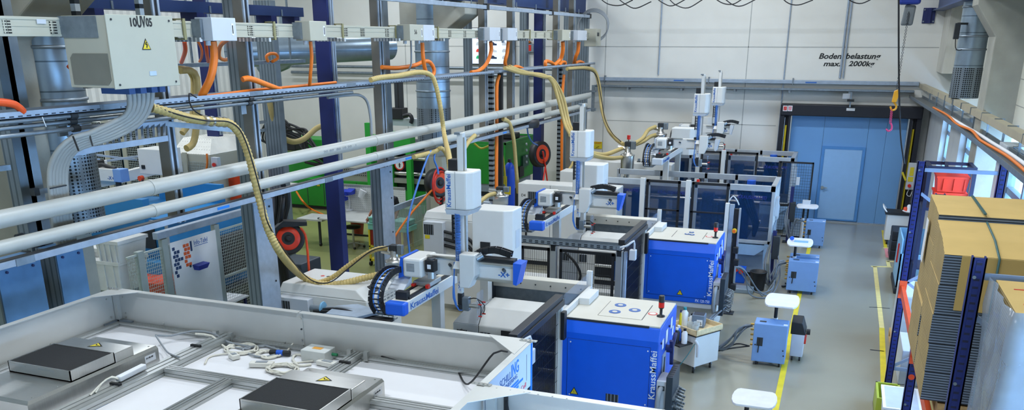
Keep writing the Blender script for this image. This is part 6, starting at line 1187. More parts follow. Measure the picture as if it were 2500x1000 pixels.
c = PX(490, 648, f+.05); t2 = thing('letter_tray', c, 'small blue plastic tray fixed on the info board', 'tray'); MB().hull([c+Vector((-.05, -.1, -.05)), c+Vector((.05, -.1, -.05)), c+Vector((.05, .1, -.05)), c+Vector((-.05, .1, -.05))], [c+Vector((-.05, -.13, .04)), c+Vector((.08, -.13, .03)), c+Vector((.08, .13, .03)), c+Vector((-.05, .13, .04))]).build('tray', mat('tray blue', '#1c2f9a', .4), t2)
for k, (px0, px1, Y) in enumerate(((300, 340, 10.7), (345, 392, 10.7))):
    a, b = PY(px0, 725, Y), PY(px1, 693, Y); t = thing('orange_bin', ((a.x+b.x)/2, Y, 0), ('orange bin behind the mesh fence, left one', 'orange bin behind the mesh fence, right one')[k], 'bin'); box((a.x, Y, a.z-.3), (b.x, Y+.6, b.z)).build('bin', ORX, t, bevel=.015); box((a.x, Y, 0), (b.x, Y+.6, a.z-.3)).build('stand', DARK, t)
# white table before the fence
a = [PZ(x, y, .78) for x, y in ((462, 732), (545, 712), (606, 720), (535, 746))]
t = thing('work_table', ((a[0].x+a[2].x)/2, (a[0].y+a[2].y)/2, 0), 'white topped table with navy legs below the info board', 'table')
xs = sorted(p.x for p in a); ys = sorted(p.y for p in a); x0_, x1_, y0_, y1_ = xs[0]-.1, xs[-1], ys[0], ys[-1]
box((x0_, y0_, .75), (x1_, y1_, .78)).build('table_top', PAPER, t)
for x in (x0_+.05, x1_-.05):
    for y in (y0_+.05, y1_-.05): box((x-.02, y-.02, 0), (x+.02, y+.02, .75)).build('leg', NAVY, t)
box((x0_+.03, y0_+.03, .69), (x1_-.03, y0_+.06, .75)).build('apron', NAVY, t)
# big blue machine with gantry
t = thing('blue_press', (-12.5, 12.5, 0), 'large bright blue machine behind the mesh fence at the left', 'machine')
box((-15, 11.3, .1), (-10.75, 13.6, 1.35)).build('body', BLUEM, t, bevel=.02); box((-10.75, 11.5, 1.0), (-10.7, 13.6, 2.0)).build('side_panel', BLUEM, t)
box((-14.6, 11.6, 1.35), (-10.9, 13.4, 2.05)).build('upper_body', BLUEM, t, bevel=.02); box((-12.4, 11.2, 2.05), (-10.9, 11.35, 2.45)).build('guard_plate', BLUEM, t); box((-12.4, 13.2, 2.05), (-10.9, 13.3, 2.4)).build('guard_plate', BLUEM, t); box((-11.5, 11.58, 1.5), (-11.1, 11.6, 1.9)).build('dark_opening', INNER, t)
box((-13.9, 11.4, 1.0), (-12.2, 11.6, 1.6)).build('dark_pump', BLACK, t, bevel=.03); box((-10.69, 12.6, .75), (-10.5, 13.4, 1.55)).build('motor', mat('motor black', '#1c1c22', .6), t, bevel=.06); box((-10.7, 11.6, .1), (-10.45, 13.6, .55)).build('dark_base', DARK, t)
c = PX(565, 580, -10.68); box((-10.7, c.y-.06, c.z-.1), (-10.69, c.y+.06, c.z+.1)).build('white_label', PAPER, t)
t = thing('blue_mesh_guard', (-10.3, 12, 0), 'pale tube frame guard on top of the bright blue machine', 'guard'); 
MB().bar((-10.6, 11.3, 2.06), (-10.6, 13.4, 2.06), .04).bar((-10.6, 11.3, 2.06), (-12.2, 11.3, 2.1), .04).bar((-10.6, 11.35, 0), (-10.6, 11.35, 2.06), .04).build('tube_frame', GALVL, t)
t = thing('gantry_robot', (-13, 13.2, 2.3), 'grey and white gantry robot marked with axis letters above the bright blue machine', 'robot')
Yg = 13.0
def pb(px0, py0, px1, py1, dep, nm, m, Y=Yg, par=None, bev=.01): a, b = PY(px0, py1, Y), PY(px1, py0, Y); return box((a.x, Y, a.z), (b.x, Y+dep, b.z)).build(nm, m, par or t, bevel=bev)
pb(342, 366, 395, 424, .5, 'control_box', WHITE); pb(228, 414, 288, 440, .2, 'cross_beam', WHITE, Yg-.4); pb(278, 414, 292, 444, .22, 'beam_end', CGREY, Yg-.42); pb(195, 392, 216, 447, .3, 'end_cover', CGREY, Yg-.3); pb(215, 395, 232, 430, .3, 'carriage', WHITE, Yg-.3); pb(195, 375, 204, 560, .15, 'column', WHITE, Yg)
MB().bar(PY(285, 435, Yg), PY(370, 414, Yg+.6), .16, .2).build('lengthwise_beam', WHITE, t); MB().bar(PY(285, 428, Yg), PY(365, 408, Yg+.6), .1, .03).build('rail', BLACK, t); MB().bar(PY(215, 455, Yg-.2), PY(292, 440, Yg-.2), .1, .12).build('lower_beam', WHITE, t); pb(345, 403, 352, 412, .1, 'rail_stop', BLACK, Yg-.02)
MB().bar(PY(230, 397, Yg+.1), PY(345, 380, Yg+.8), .04).build('rod', GALVL, t); MB().bar(PY(210, 375, Yg+.1), PY(335, 390, Yg+.8), .04).build('rod', GALVL, t); pb(228, 392, 240, 408, .15, 'motor', BLACK, Yg-.25)
c = PY(263, 438, Yg-.405); text('-X+', c, (1, 0, 0), (0, 0, 1), .07, TEXTBLUE, t, width=.16); c = PY(222, 453, Yg-.27); text('-Z+', c, (1, 0, 0), (0, 0, 1), .07, TEXTBLUE, t, width=.14)
c = PY(348, 434, Yg-.1); MB().cyl(c, c+Vector((0, -.08, 0)), .05, n=10).build('orange_button', ORX, t)
MB().tube([PY(235, 405, Yg-.3), PY(250, 402, Yg-.3), PY(268, 408, Yg-.3), PY(282, 412, Yg-.3)], .04, 8).build('cable_chain', BLACK, t); pb(285, 440, 290, 470, .06, 'gripper_rod', BLACK, Yg-.35)
# mesh guards and beige frames far left
GM = mat('dark mesh void', '#22282c', .7)
t = thing('machine_guard', (-14.2, 15.4, 0), 'beige framed mesh guards behind the gantry robot', 'guard')
for k in range(5):
    a = PY(222+42*k, 420, 15.5); MB().box((a.x, 15.5, 0), (a.x+.12, 15.6, 3.3)).build('post', BEIGE, t)
    box((a.x+.12, 15.56, .1), (a.x+.42, 15.58, 3.2)).build('dark_panel', GM, t); MB().grid((a.x+.12, 15.53, .1), (.3, 0, 0), (0, 0, 3.1), 6, 60, .008).build('wire_mesh', WIREL, t)
a = PY(300, 400, 15.8); b = PY(395, 345, 15.8); box((a.x, 15.8, .1), (b.x, 16.2, b.z)).build('teal_housing', mat('teal blue housing', '#2f6f8c', .5), t)
t = thing('vented_machine', (-13, 14.7, 0), 'white machine housing with vented top behind the slim post and navy column', 'machine')
a, b = PY(432, 480, 14.2), PY(512, 372, 14.2)
box((a.x, 14.2, .1), (b.x, 15.6, b.z-.05)).build('housing', BEIGE, t, bevel=.02)
MB().hull([Vector((a.x, 14.2, b.z-.05)), Vector((b.x, 14.2, b.z-.05)), Vector((b.x, 15.6, b.z-.05)), Vector((a.x, 15.6, b.z-.05))], [Vector((a.x, 14.6, b.z+.22)), Vector((b.x-.25, 14.6, b.z+.22)), Vector((b.x-.25, 15.5, b.z+.22)), Vector((a.x, 15.5, b.z+.22))]).build('vented_top', pattern(mat('vented white', '#d4d4cc', .5), 'holes', '#9a9c98', n=16, th=.22), t)
MB().grid((a.x, 14.17, .5), (b.x-a.x, 0, 0), (0, 0, b.z-.7), 22, 40, .005).build('mesh_front', WIREL, t); box((a.x+.32, 14.14, .1), (a.x+.42, 14.18, b.z-.02)).build('mesh_post', BEIGE, t); MB().tube([PY(505, 375, 14.1), PY(506, 400, 14.1), PY(500, 430, 14.1)], .02, 6).build('orange_line', ORANGE, t)
MB().cbox(PY(400+128, 402, 14.1), (.15, .1, .3)).build('socket_box', PGREY, t); MB().cyl(PY(522, 402, 14.05), PY(522, 402, 14.0), .04, n=8).build('red_plug', RED, t)
a, b = PY(562, 480, 14.6), PY(590, 430, 14.6); one('orange_sheet', ORX, box((a.x, 14.6, a.z-.6), (b.x, 14.7, b.z)), 'orange panel glimpsed between the two pale pipes left of the wide column', 'panel')
a, b = PY(555, 455, 17), PY(600, 330, 17); one('mesh_fence', WIREL, MB().grid((a.x, 17, .2), (b.x-a.x, 0, 0), (0, 0, b.z-.2), 16, 40, .007), 'pale mesh panel between the rear navy column and the nearest wide column', 'fence')
for k, (px, py, lab) in enumerate(((632, 250, 'upper'), (632, 300, 'middle'), (632, 320, 'lower'))): one('grey_strut', GALV, MB().bar(PY(590, py+4, 14.5), PY(648, py-3, 14.5), .08, .06), lab+' grey strut between the ribbed post and the wide column', 'strut')
# ---------------------------------------------------------------- green machines
G2 = mat('bright green paint', '#2aa03a', .4, var=.03)
Yg = 22.6
t = thing('green_machine', (-14.6, Yg+.7, 0), 'long green moulding machine behind the front navy column, black hoses on top', 'machine')
a, b = PY(697, 480, Yg), PY(908, 448, Yg)
box((a.x, Yg, .1), (b.x, Yg+1.4, .95)).build('base', GREEN, t, bevel=.02); box((a.x, Yg+.05, 0), (b.x, Yg+1.35, .1)).build('plinth', BLACK, t)
box((a.x+1.5, Yg+.02, .95), (b.x, Yg+1.2, 1.12)).build('machine_bed', ALU, t); box((a.x+1.7, Yg-.02, 1.12), (b.x, Yg+.02, 1.34)).build('perforated_guard', pattern(mat('guard mesh grey', '#8d9090', .5, .3), 'holes', '#3c4042', n=14, th=.3), t)
c0, c1 = PY(735, 360, Yg+.6), PY(790, 340, Yg+.6); box((c0.x-.6, Yg+.5, .95), (c1.x, Yg+1.4, c1.z)).build('rear_housing', GREEN, t, bevel=.02)
for px in (750, 790, 870): a_ = PY(px, 460, Yg); box((a_.x, Yg-.006, .15), (a_.x+.02, Yg, .9)).build('door_gap', DARK, t)
tri_sign((PY(779, 465, Yg).x, Yg-.01, .72), .16, t)
hb = MB()
c = PY(708, 345, Yg-.2)
blk = box(c-Vector((.35, .2, .25)), c+Vector((.3, .2, .25))).build('injection_head', BLACK, t, bevel=.03); MB().cyl(PY(685, 358, Yg-.2), PY(715, 360, Yg-.2), .13, n=16).build('chrome_cylinder', STEEL, t)
for k in range(8):
    r_ = random.uniform; P = [c+Vector((r_(-.2, .2), -.2, r_(.0, .3))), c+Vector((r_(-.6, .3), -.25, r_(.3, .6))), c+Vector((r_(.3, .8), -.2, r_(.0, .4))), c+Vector((r_(.6, 1.3), -.2, r_(-.5, -.1))), c+Vector((r_(.9, 1.6), 0, r_(-.7, -.4)))]; MB().tube(P, .035, 7).build('black_hose', BLACK, t)
for k in range(3): P = [c+Vector((-.5, -.2, -.3+.1*k)), c+Vector((-.7-.1*k, -.25, .1)), c+Vector((-.45, -.25, .55+.08*k)), c+Vector((.1, -.25, .5+.06*k)), c+Vector((.3, -.2, .1))]; MB().tube(P, .03, 7).build('black_hose', BLACK, t)
for k in range(6): MB().tube([PY(745+10*k, 395+2*k, Yg-.3), PY(770+8*k, 402, Yg-.3), PY(800+6*k, 408, Yg-.3), PY(830+4*k, 404, Yg-.3)], .04, 7).build('black_hose', BLACK, t)
for px, y0p in ((908, 300),): a_ = PY(px, 500, Yg-.15); box((a_.x-.08, Yg-.2, 0), (a_.x+.08, Yg-.04, PY(px, y0p, Yg-.15).z)).build('green_post', G2, t)
t = thing('green_machine', (-11.6, Yg+.7, 0), 'green framed machine with dark opening right of the second wide column', 'machine')
a_ = PY(1003, 500, Yg-.15); box((a_.x-.08, Yg-.2, 0), (a_.x+.08, Yg-.04, PY(1003, 330, Yg-.15).z)).build('green_post', G2, t)
a, b = PY(912, 520, Yg), PY(1062, 340, Yg)
box((a.x, Yg+.2, .1), (b.x, Yg+1.5, 2.1)).build('dark_inside', INNER, t); box((a.x, Yg, .1), (b.x, Yg+.2, .75)).build('lower_door', GREEN, t); box((a.x, Yg, .98), (b.x, Yg+.15, 1.12)).build('silver_beam', ALU, t)
for x in (a.x, a.x+.55): box((x, Yg-.02, .1), (x+.2, Yg+.2, 2.35)).build('green_upright', GREEN, t)
c0, c1 = PY(938, 372, Yg), PY(1006, 340, Yg); box((c0.x, Yg-.05, c0.z), (c1.x, Yg+.2, c1.z+.2)).build('green_header', G2, t)
text('Arburg'[:0]+'', (0, 0, 0), (1, 0, 0), (0, 0, 1), .05, INK, t) if False else None
for z in (1.25, 1.7): MB().cyl((a.x+.2, Yg+.1, z), (b.x, Yg+.1, z), .06, n=12).build('tie_bar', STEEL, t)
MB().lathe([(.16, 0), (.16, .012)], PY(975, 402, Yg-.1), n=24, axis='y').build('prohibition_sign', RED, t); MB().lathe([(.125, 0), (.125, .006)], PY(975, 402, Yg-.106), n=24, axis='y').build('sign_field', PAPER, t); cc = PY(975, 402, Yg-.115); MB().bar(cc+Vector((0, 0, -.07)), cc+Vector((0, 0, .05)), .03, .004).bar(cc+Vector((-.04, 0, 0)), cc+Vector((.05, 0, .02)), .02, .004).build('pictogram', INK, t)
c0, c1 = PY(955, 305, Yg+.3), PY(1030, 290, Yg+.3); box((c0.x, Yg+.2, c0.z), (c1.x, Yg+.45, c1.z)).build('gantry_beam', PGREY, t)
c0, c1 = PY(950, 290, Yg+.2), PY(984, 264, Yg+.2); box((c0.x, Yg+.1, c0.z), (c1.x, Yg+.5, c1.z)).build('gantry_motor', BLACK, t, bevel=.02)
for px in (968, 979): c0 = PY(px, 265, Yg+.3); box((c0.x-.05, Yg+.3, c0.z), (c0.x+.05, Yg+.4, c0.z+.9)).build('gantry_mast', DARK, t)
MB().tube([PY(985, 283, Yg+.1), PY(1000, 280, Yg+.1), PY(1006, 290, Yg+.1), PY(1003, 300, Yg+.1)], .06, 8).build('cable_chain', BLACK, t)
Yg = 22.0; xr = -8.5
t = thing('green_machine', (-9.1, 23.2, 0), 'large green cabinet machine with open black top right of the nearest robot tower', 'machine')
xl = PY(1128, 400, Yg).x; zt = PY(1180, 346, Yg).z; zb = PY(1235, 452, Yg).z; yb_ = PX(1305, 350, xr).y
box((xl, Yg, zb), (xr, yb_, zt-.06)).build('green_cover', GREEN, t, bevel=.015)
for a, b in (((xl, Yg), (xr, Yg+.04)), ((xl, yb_-.04), (xr, yb_)), ((xl, Yg), (xl+.04, yb_)), ((xr-.04, Yg), (xr, yb_))): box((*a, zt-.06), (*b, zt)).build('top_rim', GREEN, t)
box((xl+.04, Yg+.04, zt-.05), (xr-.04, yb_-.04, zt-.045)).build('black_top', BLACK, t)
c = PX(1255, 345, xr); box((-9.1, yb_-1.2, zt-.04), (-8.7, yb_-.7, zt+.12)).build('top_motor', BLACK, t, bevel=.03)
box((xl-.6, Yg+.05, zb-.22), (xr-.05, yb_-.2, zb)).build('grey_bed', GALVL, t); box((xl-.6, Yg+.1, .2), (xr-.15, yb_-.2, zb-.22)).build('dark_base', INNER, t); box((xl-.6, Yg+.15, 0), (xr-.15, yb_-.2, .2)).build('plinth', DARK, t)
a_, b_ = PX(1274, 408, xr+.02), PX(1288, 376, xr+.02); sp = box((xr, a_.y, a_.z), (xr+.06, b_.y, b_.z)).build('switch_strip', mat('switch strip', '#2c5a4c', .5), t)
for k in range(4): MB().cyl((xr+.06, (a_.y+b_.y)/2, a_.z+.12+k*.17), (xr+.09, (a_.y+b_.y)/2, a_.z+.12+k*.17), .04, n=10).build('switch', PGREY, sp)
c = PX(1272, 418, xr+.03); MB().cbox(c, (.06, .35, .3)).build('handle_plate', DARK, t); 
c = PY(1000, 470, 24)
t = thing('blue_gas_bottle', (-7.62, 20, 0), 'tall blue gas bottle standing before the green cabinet machine', 'bottle')
zt = PY(1247, 398, 20).z; MB().lathe([(.13, .0), (.135, .03), (.135, zt-.18), (.12, zt-.08), (.07, zt), (.04, zt+.02)], (-7.62, 20, 0), n=24).build('bottle', mat('bottle blue', '#1448c0', .3), t); MB().cyl((-7.62, 20, zt+.02), (-7.62, 20, zt+.1), .045, n=10).build('valve', BLACK, t)
box((-7.7, 19.84, 1.35), (-7.54, 19.87, 1.55)).build('yellow_label', YELLOW, t); box((-7.74, 19.84, 1.6), (-7.64, 19.87, 1.8)).build('yellow_label', YELLOW, t)
one('yellow_hose', mat('yellow hose', '#b8ac2c', .5), MB().tube([PX(1158, 350, -8.2), PX(1175, 362, -8), PX(1200, 355, -7.6), PX(1222, 365, -7.3), PX(1230, 400, -7.3), PX(1236, 460, -7.3)], .025, 7), 'yellow hose looping in front of the green cabinet machine', 'hose')
# ---------------------------------------------------------------- workbench corner
t = thing('workbench', (-11.4, 18.7, 0), 'grey topped workbench with pegboard between the front navy column and the second wide column', 'workbench')
BT = mat('bench top grey', '#b9bcb8', .5)
box((-12.0, 18.05, .74), (-10.2, 19.3, .78)).build('bench_top', BT, t, bevel=.006); box((-12.75, 18.2, .66), (-12.0, 18.9, .7)).build('side_shelf', BT, t)
box((-12.05, 19.3, .78), (-10.2, 19.33, 1.42)).build('pegboard', pattern(mat('pegboard white', '#cfd2d0', .5), 'holes', '#8a8f90', n=18, th=.25), t); MB().bar((-12.1, 19.31, 1.43), (-10.2, 19.31, 1.43), .05).build('board_rail', ALU, t)
for x, y in ((-12.15, 18.3), (-10.3, 18.2), (-12.0, 19.25), (-10.3, 19.25)): box((x-.025, y-.025, .08), (x+.025, y+.025, .74)).build('leg', DARK, t); MB().cyl((x-.02, y, .045), (x+.02, y, .045), .045, n=12).build('castor', BLACK, t)
MB().bar((-12, 18.6, .3), (-10.3, 18.6, .3), .04).build('foot_bar', DARK, t)
TB = mat('bin blue', '#1c3cc0', .4)
for k, (px, py) in enumerate(((839, 483), (846, 470), (856, 468))):
    c = PY(px, py, 19.2); t = thing('storage_bin', c, ('lower blue storage bin on the pegboard', 'upper left blue storage bin on the pegboard', 'right blue storage bin on the pegboard')[k], 'bin'); MB().hull([c+Vector((-.08, -.1, -.06)), c+Vector((.08, -.1, -.06)), c+Vector((.08, .08, -.06)), c+Vector((-.08, .08, -.06))], [c+Vector((-.1, -.16, .02)), c+Vector((.1, -.16, .02)), c+Vector((.1, .08, .08)), c+Vector((-.1, .08, .08))]).build('bin', TB, t)
c = PY(886, 473, 19.2); t = thing('paper_cup', c, 'white funnel shaped holder on the pegboard', 'holder'); MB().cyl(c+Vector((-.06, -.05, -.09)), c+Vector((.02, 0, .09)), .06, .1, n=14).build('holder', PAPER, t)
c = PZ(854, 512, .78); t = thing('magnifier_lamp', c, 'white magnifier lamp standing on the workbench', 'lamp'); MB().lathe([(.1, 0), (.1, .02), (.03, .035)], c, n=18).build('foot', PAPER, t); MB().tube([c+Vector((0, 0, .03)), c+Vector((.01, 0, .2)), c+Vector((-.02, 0, .38))], .025, 8).build('stem', PAPER, t); MB().cyl(c+Vector((-.04, 0, .38)), c+Vector((-.05, -.01, .42)), .12, n=18).build('head', PAPER, t)
c = PZ(864, 603, .0)
t = thing('swivel_stool', c, 'black round swivel stool with chrome star base at the workbench', 'stool'); MB().lathe([(.02, .5), (.2, .5), (.21, .52), (.2, .55), (.02, .56)], c, n=24).build('seat', BLACK, t); MB().cyl(c+Vector((0, 0, .08)), c+Vector((0, 0, .5)), .028, n=12).build('gas_lift', STEEL, t)
for k in range(5): a_ = k*2*PI/5+.3; d = Vector((math.cos(a_), math.sin(a_), 0)); MB().bar(c+d*.03+Vector((0, 0, .11)), c+d*.27+Vector((0, 0, .075)), .04, .03).build('star_leg', STEEL, t); MB().cyl(c+d*.27+Vector((-.02, 0, .03)), c+d*.27+Vector((.02, 0, .03)), .03, n=10).build('castor', BLACK, t)
c = PZ(874, 573, .0); t = thing('red_bucket', (c.x, c.y, 0), 'dark red waste bucket under the workbench', 'bucket'); MB().lathe([(.14, 0), (.19, .42), (.2, .42), (.2, .44), (.17, .44), (.13, .02)], (c.x, c.y, 0), n=20).build('bucket', mat('bucket red', '#8c2a1c', .5), t)
# yellow trolley with teal boxes
t = thing('yellow_trolley', (-9.5, 17.2, 0), 'yellow framed trolley with dark red side, behind the second wide column', 'trolley')
for x in (-9.95, -9.1):
    for y in (17.0, 17.5): box((x-.02, y-.02, .1), (x+.02, y+.02, .85)).build('post', YELLOW, t); MB().cyl((x-.02, y, .06), (x+.02, y, .06), .06, n=12).build('castor', BLACK, t)
box((-9.97, 16.98, .12), (-9.08, 17.52, .17)).build('deck', YELLOW, t); box((-9.97, 16.98, .45), (-9.08, 17.52, .48)).build('shelf', YELLOW, t); box((-9.93, 17.0, .5), (-9.12, 17.5, .85)).build('red_body', mat('trolley red', '#8a2418', .5), t)
TL = mat('teal plastic', '#7fc4b8', .45)
for k, (x0b, x1b, z0b, z1b, lab) in enumerate(((-9.98, -9.6, .855, 1.02, 'lower teal box at the left end of the yellow trolley'), (-9.95, -9.65, 1.025, 1.15, 'upper teal box at the left end of the yellow trolley'), (-9.4, -8.95, .855, .98, 'lower teal box at the right end of the yellow trolley'), (-9.38, -9.0, .985, 1.1, 'upper teal box at the right end of the yellow trolley'))): t = thing('teal_box', ((x0b+x1b)/2, 17.2, z0b), lab, 'box'); box((x0b, 16.99, z0b), (x1b, 17.45, z1b)).build('box', TL, t, bevel=.012); box((x0b-.01, 16.98, z1b-.03), (x1b+.01, 17.46, z1b-.01)).build('rim', TL, t)
# low mesh barrier right of the column
a, b = PX(962, 530, -9.0), PX(1030, 470, -9.0)
t = thing('low_fence', (-9.0, (a.y+b.y)/2, 0), 'low pale fence with thick handrail behind the second white injection unit', 'fence')
zz = PX(1000, 495, -9.0).z; MB().bar((-9.0, a.y-.3, zz), (-9.0, b.y+.5, zz), .06, .12).build('handrail', GALVL, t); MB().grid((-9.0, a.y-.3, .1), (0, b.y-a.y+.8, 0), (0, 0, zz-.15), 60, 3, .007).build('wire_mesh', WIREL, t)
for y in (a.y-.3, b.y+.5): box((-9.04, y-.04, 0), (-8.96, y+.04, zz)).build('post', GALVL, t)
a, b = PY(1012, 500, 20.8), PY(1150, 495, 20.8); one('low_fence', WIREL, MB().grid((a.x, 20.8, .1), (b.x-a.x, 0, 0), (0, 0, a.z-.1), 60, 2, .007).bar((a.x, 20.8, 0), (a.x, 20.8, a.z), .05).bar((b.x, 20.8, 0), (b.x, 20.8, a.z), .05), 'low bar fence running crosswise behind the second white injection unit', 'fence')
c = PY(985, 545, 19); one('green_crate', mat('dull green plastic', '#7c9a80', .5), MB().cbox((c.x, 19.2, .5), (.6, .5, 1.0)), 'dull green box stack behind the low pale fence', 'box', bevel=.02)
a = PY(690, 480, 20.4)
t = thing('side_table', (-16.0, 20.6, 0), 'grey legged table before the long green machine', 'table')
for px in (596, 650, 700): q = PY(px, 470, 20.5); box((q.x-.04, 20.46, 0), (q.x+.04, 20.54, q.z+.25)).build('leg', GALVL, t)
q0, q1 = PY(594, 452, 20.5), PY(704, 430, 20.5); box((q0.x, 20.3, q0.z+.02), (q1.x, 21.0, q0.z+.08)).build('table_top', BT, t)
one('orange_floor_cable', ORANGE, MB().tube([PZ(722, 470, .9)*0+PY(724, 468, 22.3), PY(740, 492, 21.6), PZ(760, 510, .03), PZ(790, 524, .03)], .03, 8), 'orange cable dropping to the floor before the green machine', 'cable')
# hose reels
def reel(c, axis, r, label, face=ORX, th=.16):
    """drum reel: black housing ring with a bright disc, axis towards the viewer"""
    t = thing('hose_reel', c, label, 'reel', 'orange and black hose reels'); R = Vector((0, 0, 1)).rotation_difference(Vector(axis).normalized()).to_matrix().to_4x4(); T = Matrix.Translation(c) @ R
    MB().lathe([(r*.72, -th/2), (r, -th/2+.02), (r, th/2-.02), (r*.9, th/2), (r*.72, th/2-.01)], n=32).xf(T).build('housing', BLACK, t); MB().lathe([(r*.2, th/2-.02), (r*.7, th/2+.005), (r*.73, th/2-.01), (r*.73, -th/2+.01), (r*.05, -th/2)], n=32).xf(T).build('orange_disc', face, t); MB().lathe([(r*.2, th/2-.03), (r*.2, th/2+.02), (r*.1, th/2+.03)], n=20).xf(T).build('hub', BLACK, t)
    return t, T
c = PY(703, 582, 10.9)
t, T = reel(c, (.62, -.75, .25), .25, 'large orange and black hose reel hanging right of the wide column', mat('reel red orange', '#e83a18', .4))
MB().prism([(-.1, .2), (.3, .2), (.3, .26), (-.05, .29), (-.3, .1), (-.27, .05)], 'z', -.09, .09).xf(Matrix.Translation(c) @ Matrix.Rotation(.65, 4, 'Z') @ Matrix.Rotation(PI/2, 4, 'X')).build('housing_hood', BLACK, t)
MB().tube([PY(680, 600, 10.9), PY(682, 560, 10.9), PY(690, 500, 10.9), PY(692, 470, 10.95), PX(692, 452, -7.05)], .035, 8).build('hanger_strap', BLACK, t); 
MB().tube([PY(734, 556, 10.85), PY(745, 572, 10.85), PY(750, 605, 10.85), PY(754, 655, 10.9), PY(756, 690, 11.0)], .018, 8).build('air_hose', ORX, t)
for k in range(4): 
    one('black_hose', BLACK, MB().tube([PY(672+10*k, 460, 11.3), PY(676+9*k, 500, 11.3), PY(672+6*k, 560, 11.3), PY(680+5*k, 620, 11.3), PY(692+4*k, 690, 11.4), PY(702+3*k, 740, 11.4)], .035, 8), 'black hose in the bundle hanging behind the large hose reel', 'hose', 'black hoses behind the large reel')
a = [PZ(x, y, .85) for x, y in ((690, 692), (755, 682))]
t = thing('small_table', PZ(720, 690, 0)*1, 'small white table with clear bag behind the large hose reel', 'table'); c = PZ(722, 686, .85); t.location = (c.x, c.y, 0); ORG[t.name] = (c.x, c.y, 0)
box((c.x-.3, c.y-.2, .82), (c.x+.25, c.y+.25, .85)).build('table_top', PAPER, t); MB().sphere((c.x, c.y, .87), .12, 10, (1.4, 1, .25)).build('clear_bag', ACRYL, t)
for x, y in ((-.27, -.17), (.22, .22)): box((c.x+x-.02, c.y+y-.02, 0), (c.x+x+.02, c.y+y+.02, .82)).build('leg', DARK, t)
a = PY(680, 745, 11.8); b = PY(735, 645, 11.8); one('pump_unit', mat('pump dark', '#2f3a44', .5), MB().box((a.x, 11.8, .3), (b.x, 12.4, b.z)).box((a.x+.05, 11.85, 0), (b.x-.05, 12.35, .3)), 'dark grey pump unit low behind the large hose reel', 'pump', bevel=.02)
c = PX(1068, 446, -7.8); t, T = reel(c, (.9, -.4, .1), .3, 'orange and black hose reel with red hose coils, right of the blue air lines', th=.2)
for k in range(2): MB().tube([c+Vector((.1, -.1+.04*k, 0))+Vector((.0, .33*math.cos(a*.5), .33*math.sin(a*.5)-.08*k)) for a in range(13)], .02, 7).build('red_hose', RED, t)
MB().tube([c+Vector((0, -.25, -.1)), c+Vector((-.3, -.8, -.6)), c+Vector((-.5, -1.3, -1.1))], .022, 7).build('orange_hose', ORANGE, t); MB().bar(c+Vector((.1, 0, -.3)), c+Vector((.1, -.15, -.75)), .06).build('blow_gun', BLACK, t)
c = PX(1318, 376, -7.5); t, T = reel(c, (.9, -.4, .1), .34, 'black hose reel with hanging red hose at the far navy column', th=.22); MB().tube([c+Vector((.15, -.2, .1)), c+Vector((.15, .1, -.5)), c+Vector((.15, .25, -1.0)), c+Vector((.15, -.1, -1.45)), c+Vector((.15, -.35, -1.2)), c+Vector((.15, -.1, -.6)), c+Vector((.15, .15, -.1))], .022, 7).build('red_hose', RED, t)
one('hose_anchor', BLACK, MB().lathe([(.3, -.08), (.32, 0), (.3, .1), (.2, .12)], PX(1285, 302, -7.1), n=20), 'black rounded reel hanging under the pale rail at the far navy column', 'reel')
c = PX(1075, 455, -8.1); one('white_pillar_box', BEIGE, box((c.x-.2, c.y-.1, 0), (c.x+.1, c.y+.2, 2.6)), 'beige post with switch behind the orange and black reel', 'post')
c = PY(1120, 545, 19); a, b = PY(1100, 590, 17.6), PY(1200, 482, 17.6); t = thing('grey_housing', ((a.x+b.x)/2, 17.6, 0), 'grey rounded machine lid glimpsed behind the second injection unit and nearest robot', 'housing'); box((a.x+.4, 17.6, .2), (b.x, 18.3, b.z-.1)).build('housing', GALV, t, bevel=.05); box((a.x+.4, 17.65, 0), (b.x, 18.25, .2)).build('plinth', DARK, t)
# ---------------------------------------------------------------- person behind the column: only the working arm shows
SKIN = mat('skin', '#b9806a', .55, var=.05); CLOTH = mat('dark work clothes', '#23262c', .85, var=.08)
px_, py_ = -9.93, 17.95
def skinned(name, joints, edges, m, parent=None, sub=2):
    me = bpy.data.meshes.new(name); o0 = Vector(ORG[parent.name]) if parent else Vector((px_, py_, 0))
    me.from_pydata([Vector(j[:3])-o0 for j in joints], edges, []); ob = bpy.data.objects.new(name, me); COL.objects.link(ob)
    if parent: ob.parent = parent
    else: ob.location = o0; ORG[ob.name] = tuple(o0)
    md = ob.modifiers.new('skin', 'SKIN'); md.use_smooth_shade = True
    for v, j in zip(me.skin_vertices[0].data, joints): v.radius = (j[3], j[4] if len(j) > 4 else j[3])
    me.skin_vertices[0].data[0].use_root = True
    s_ = ob.modifiers.new('sub', 'SUBSURF'); s_.levels = sub; s_.render_levels = sub; me.materials.append(m); return ob
W = PY(903, 533, 17.9); E_ = PY(907, 500, 17.9)
P = thing('person', (px_, py_, 0), 'person in dark clothes mostly hidden behind the second wide column, forearm reaching out', 'person')
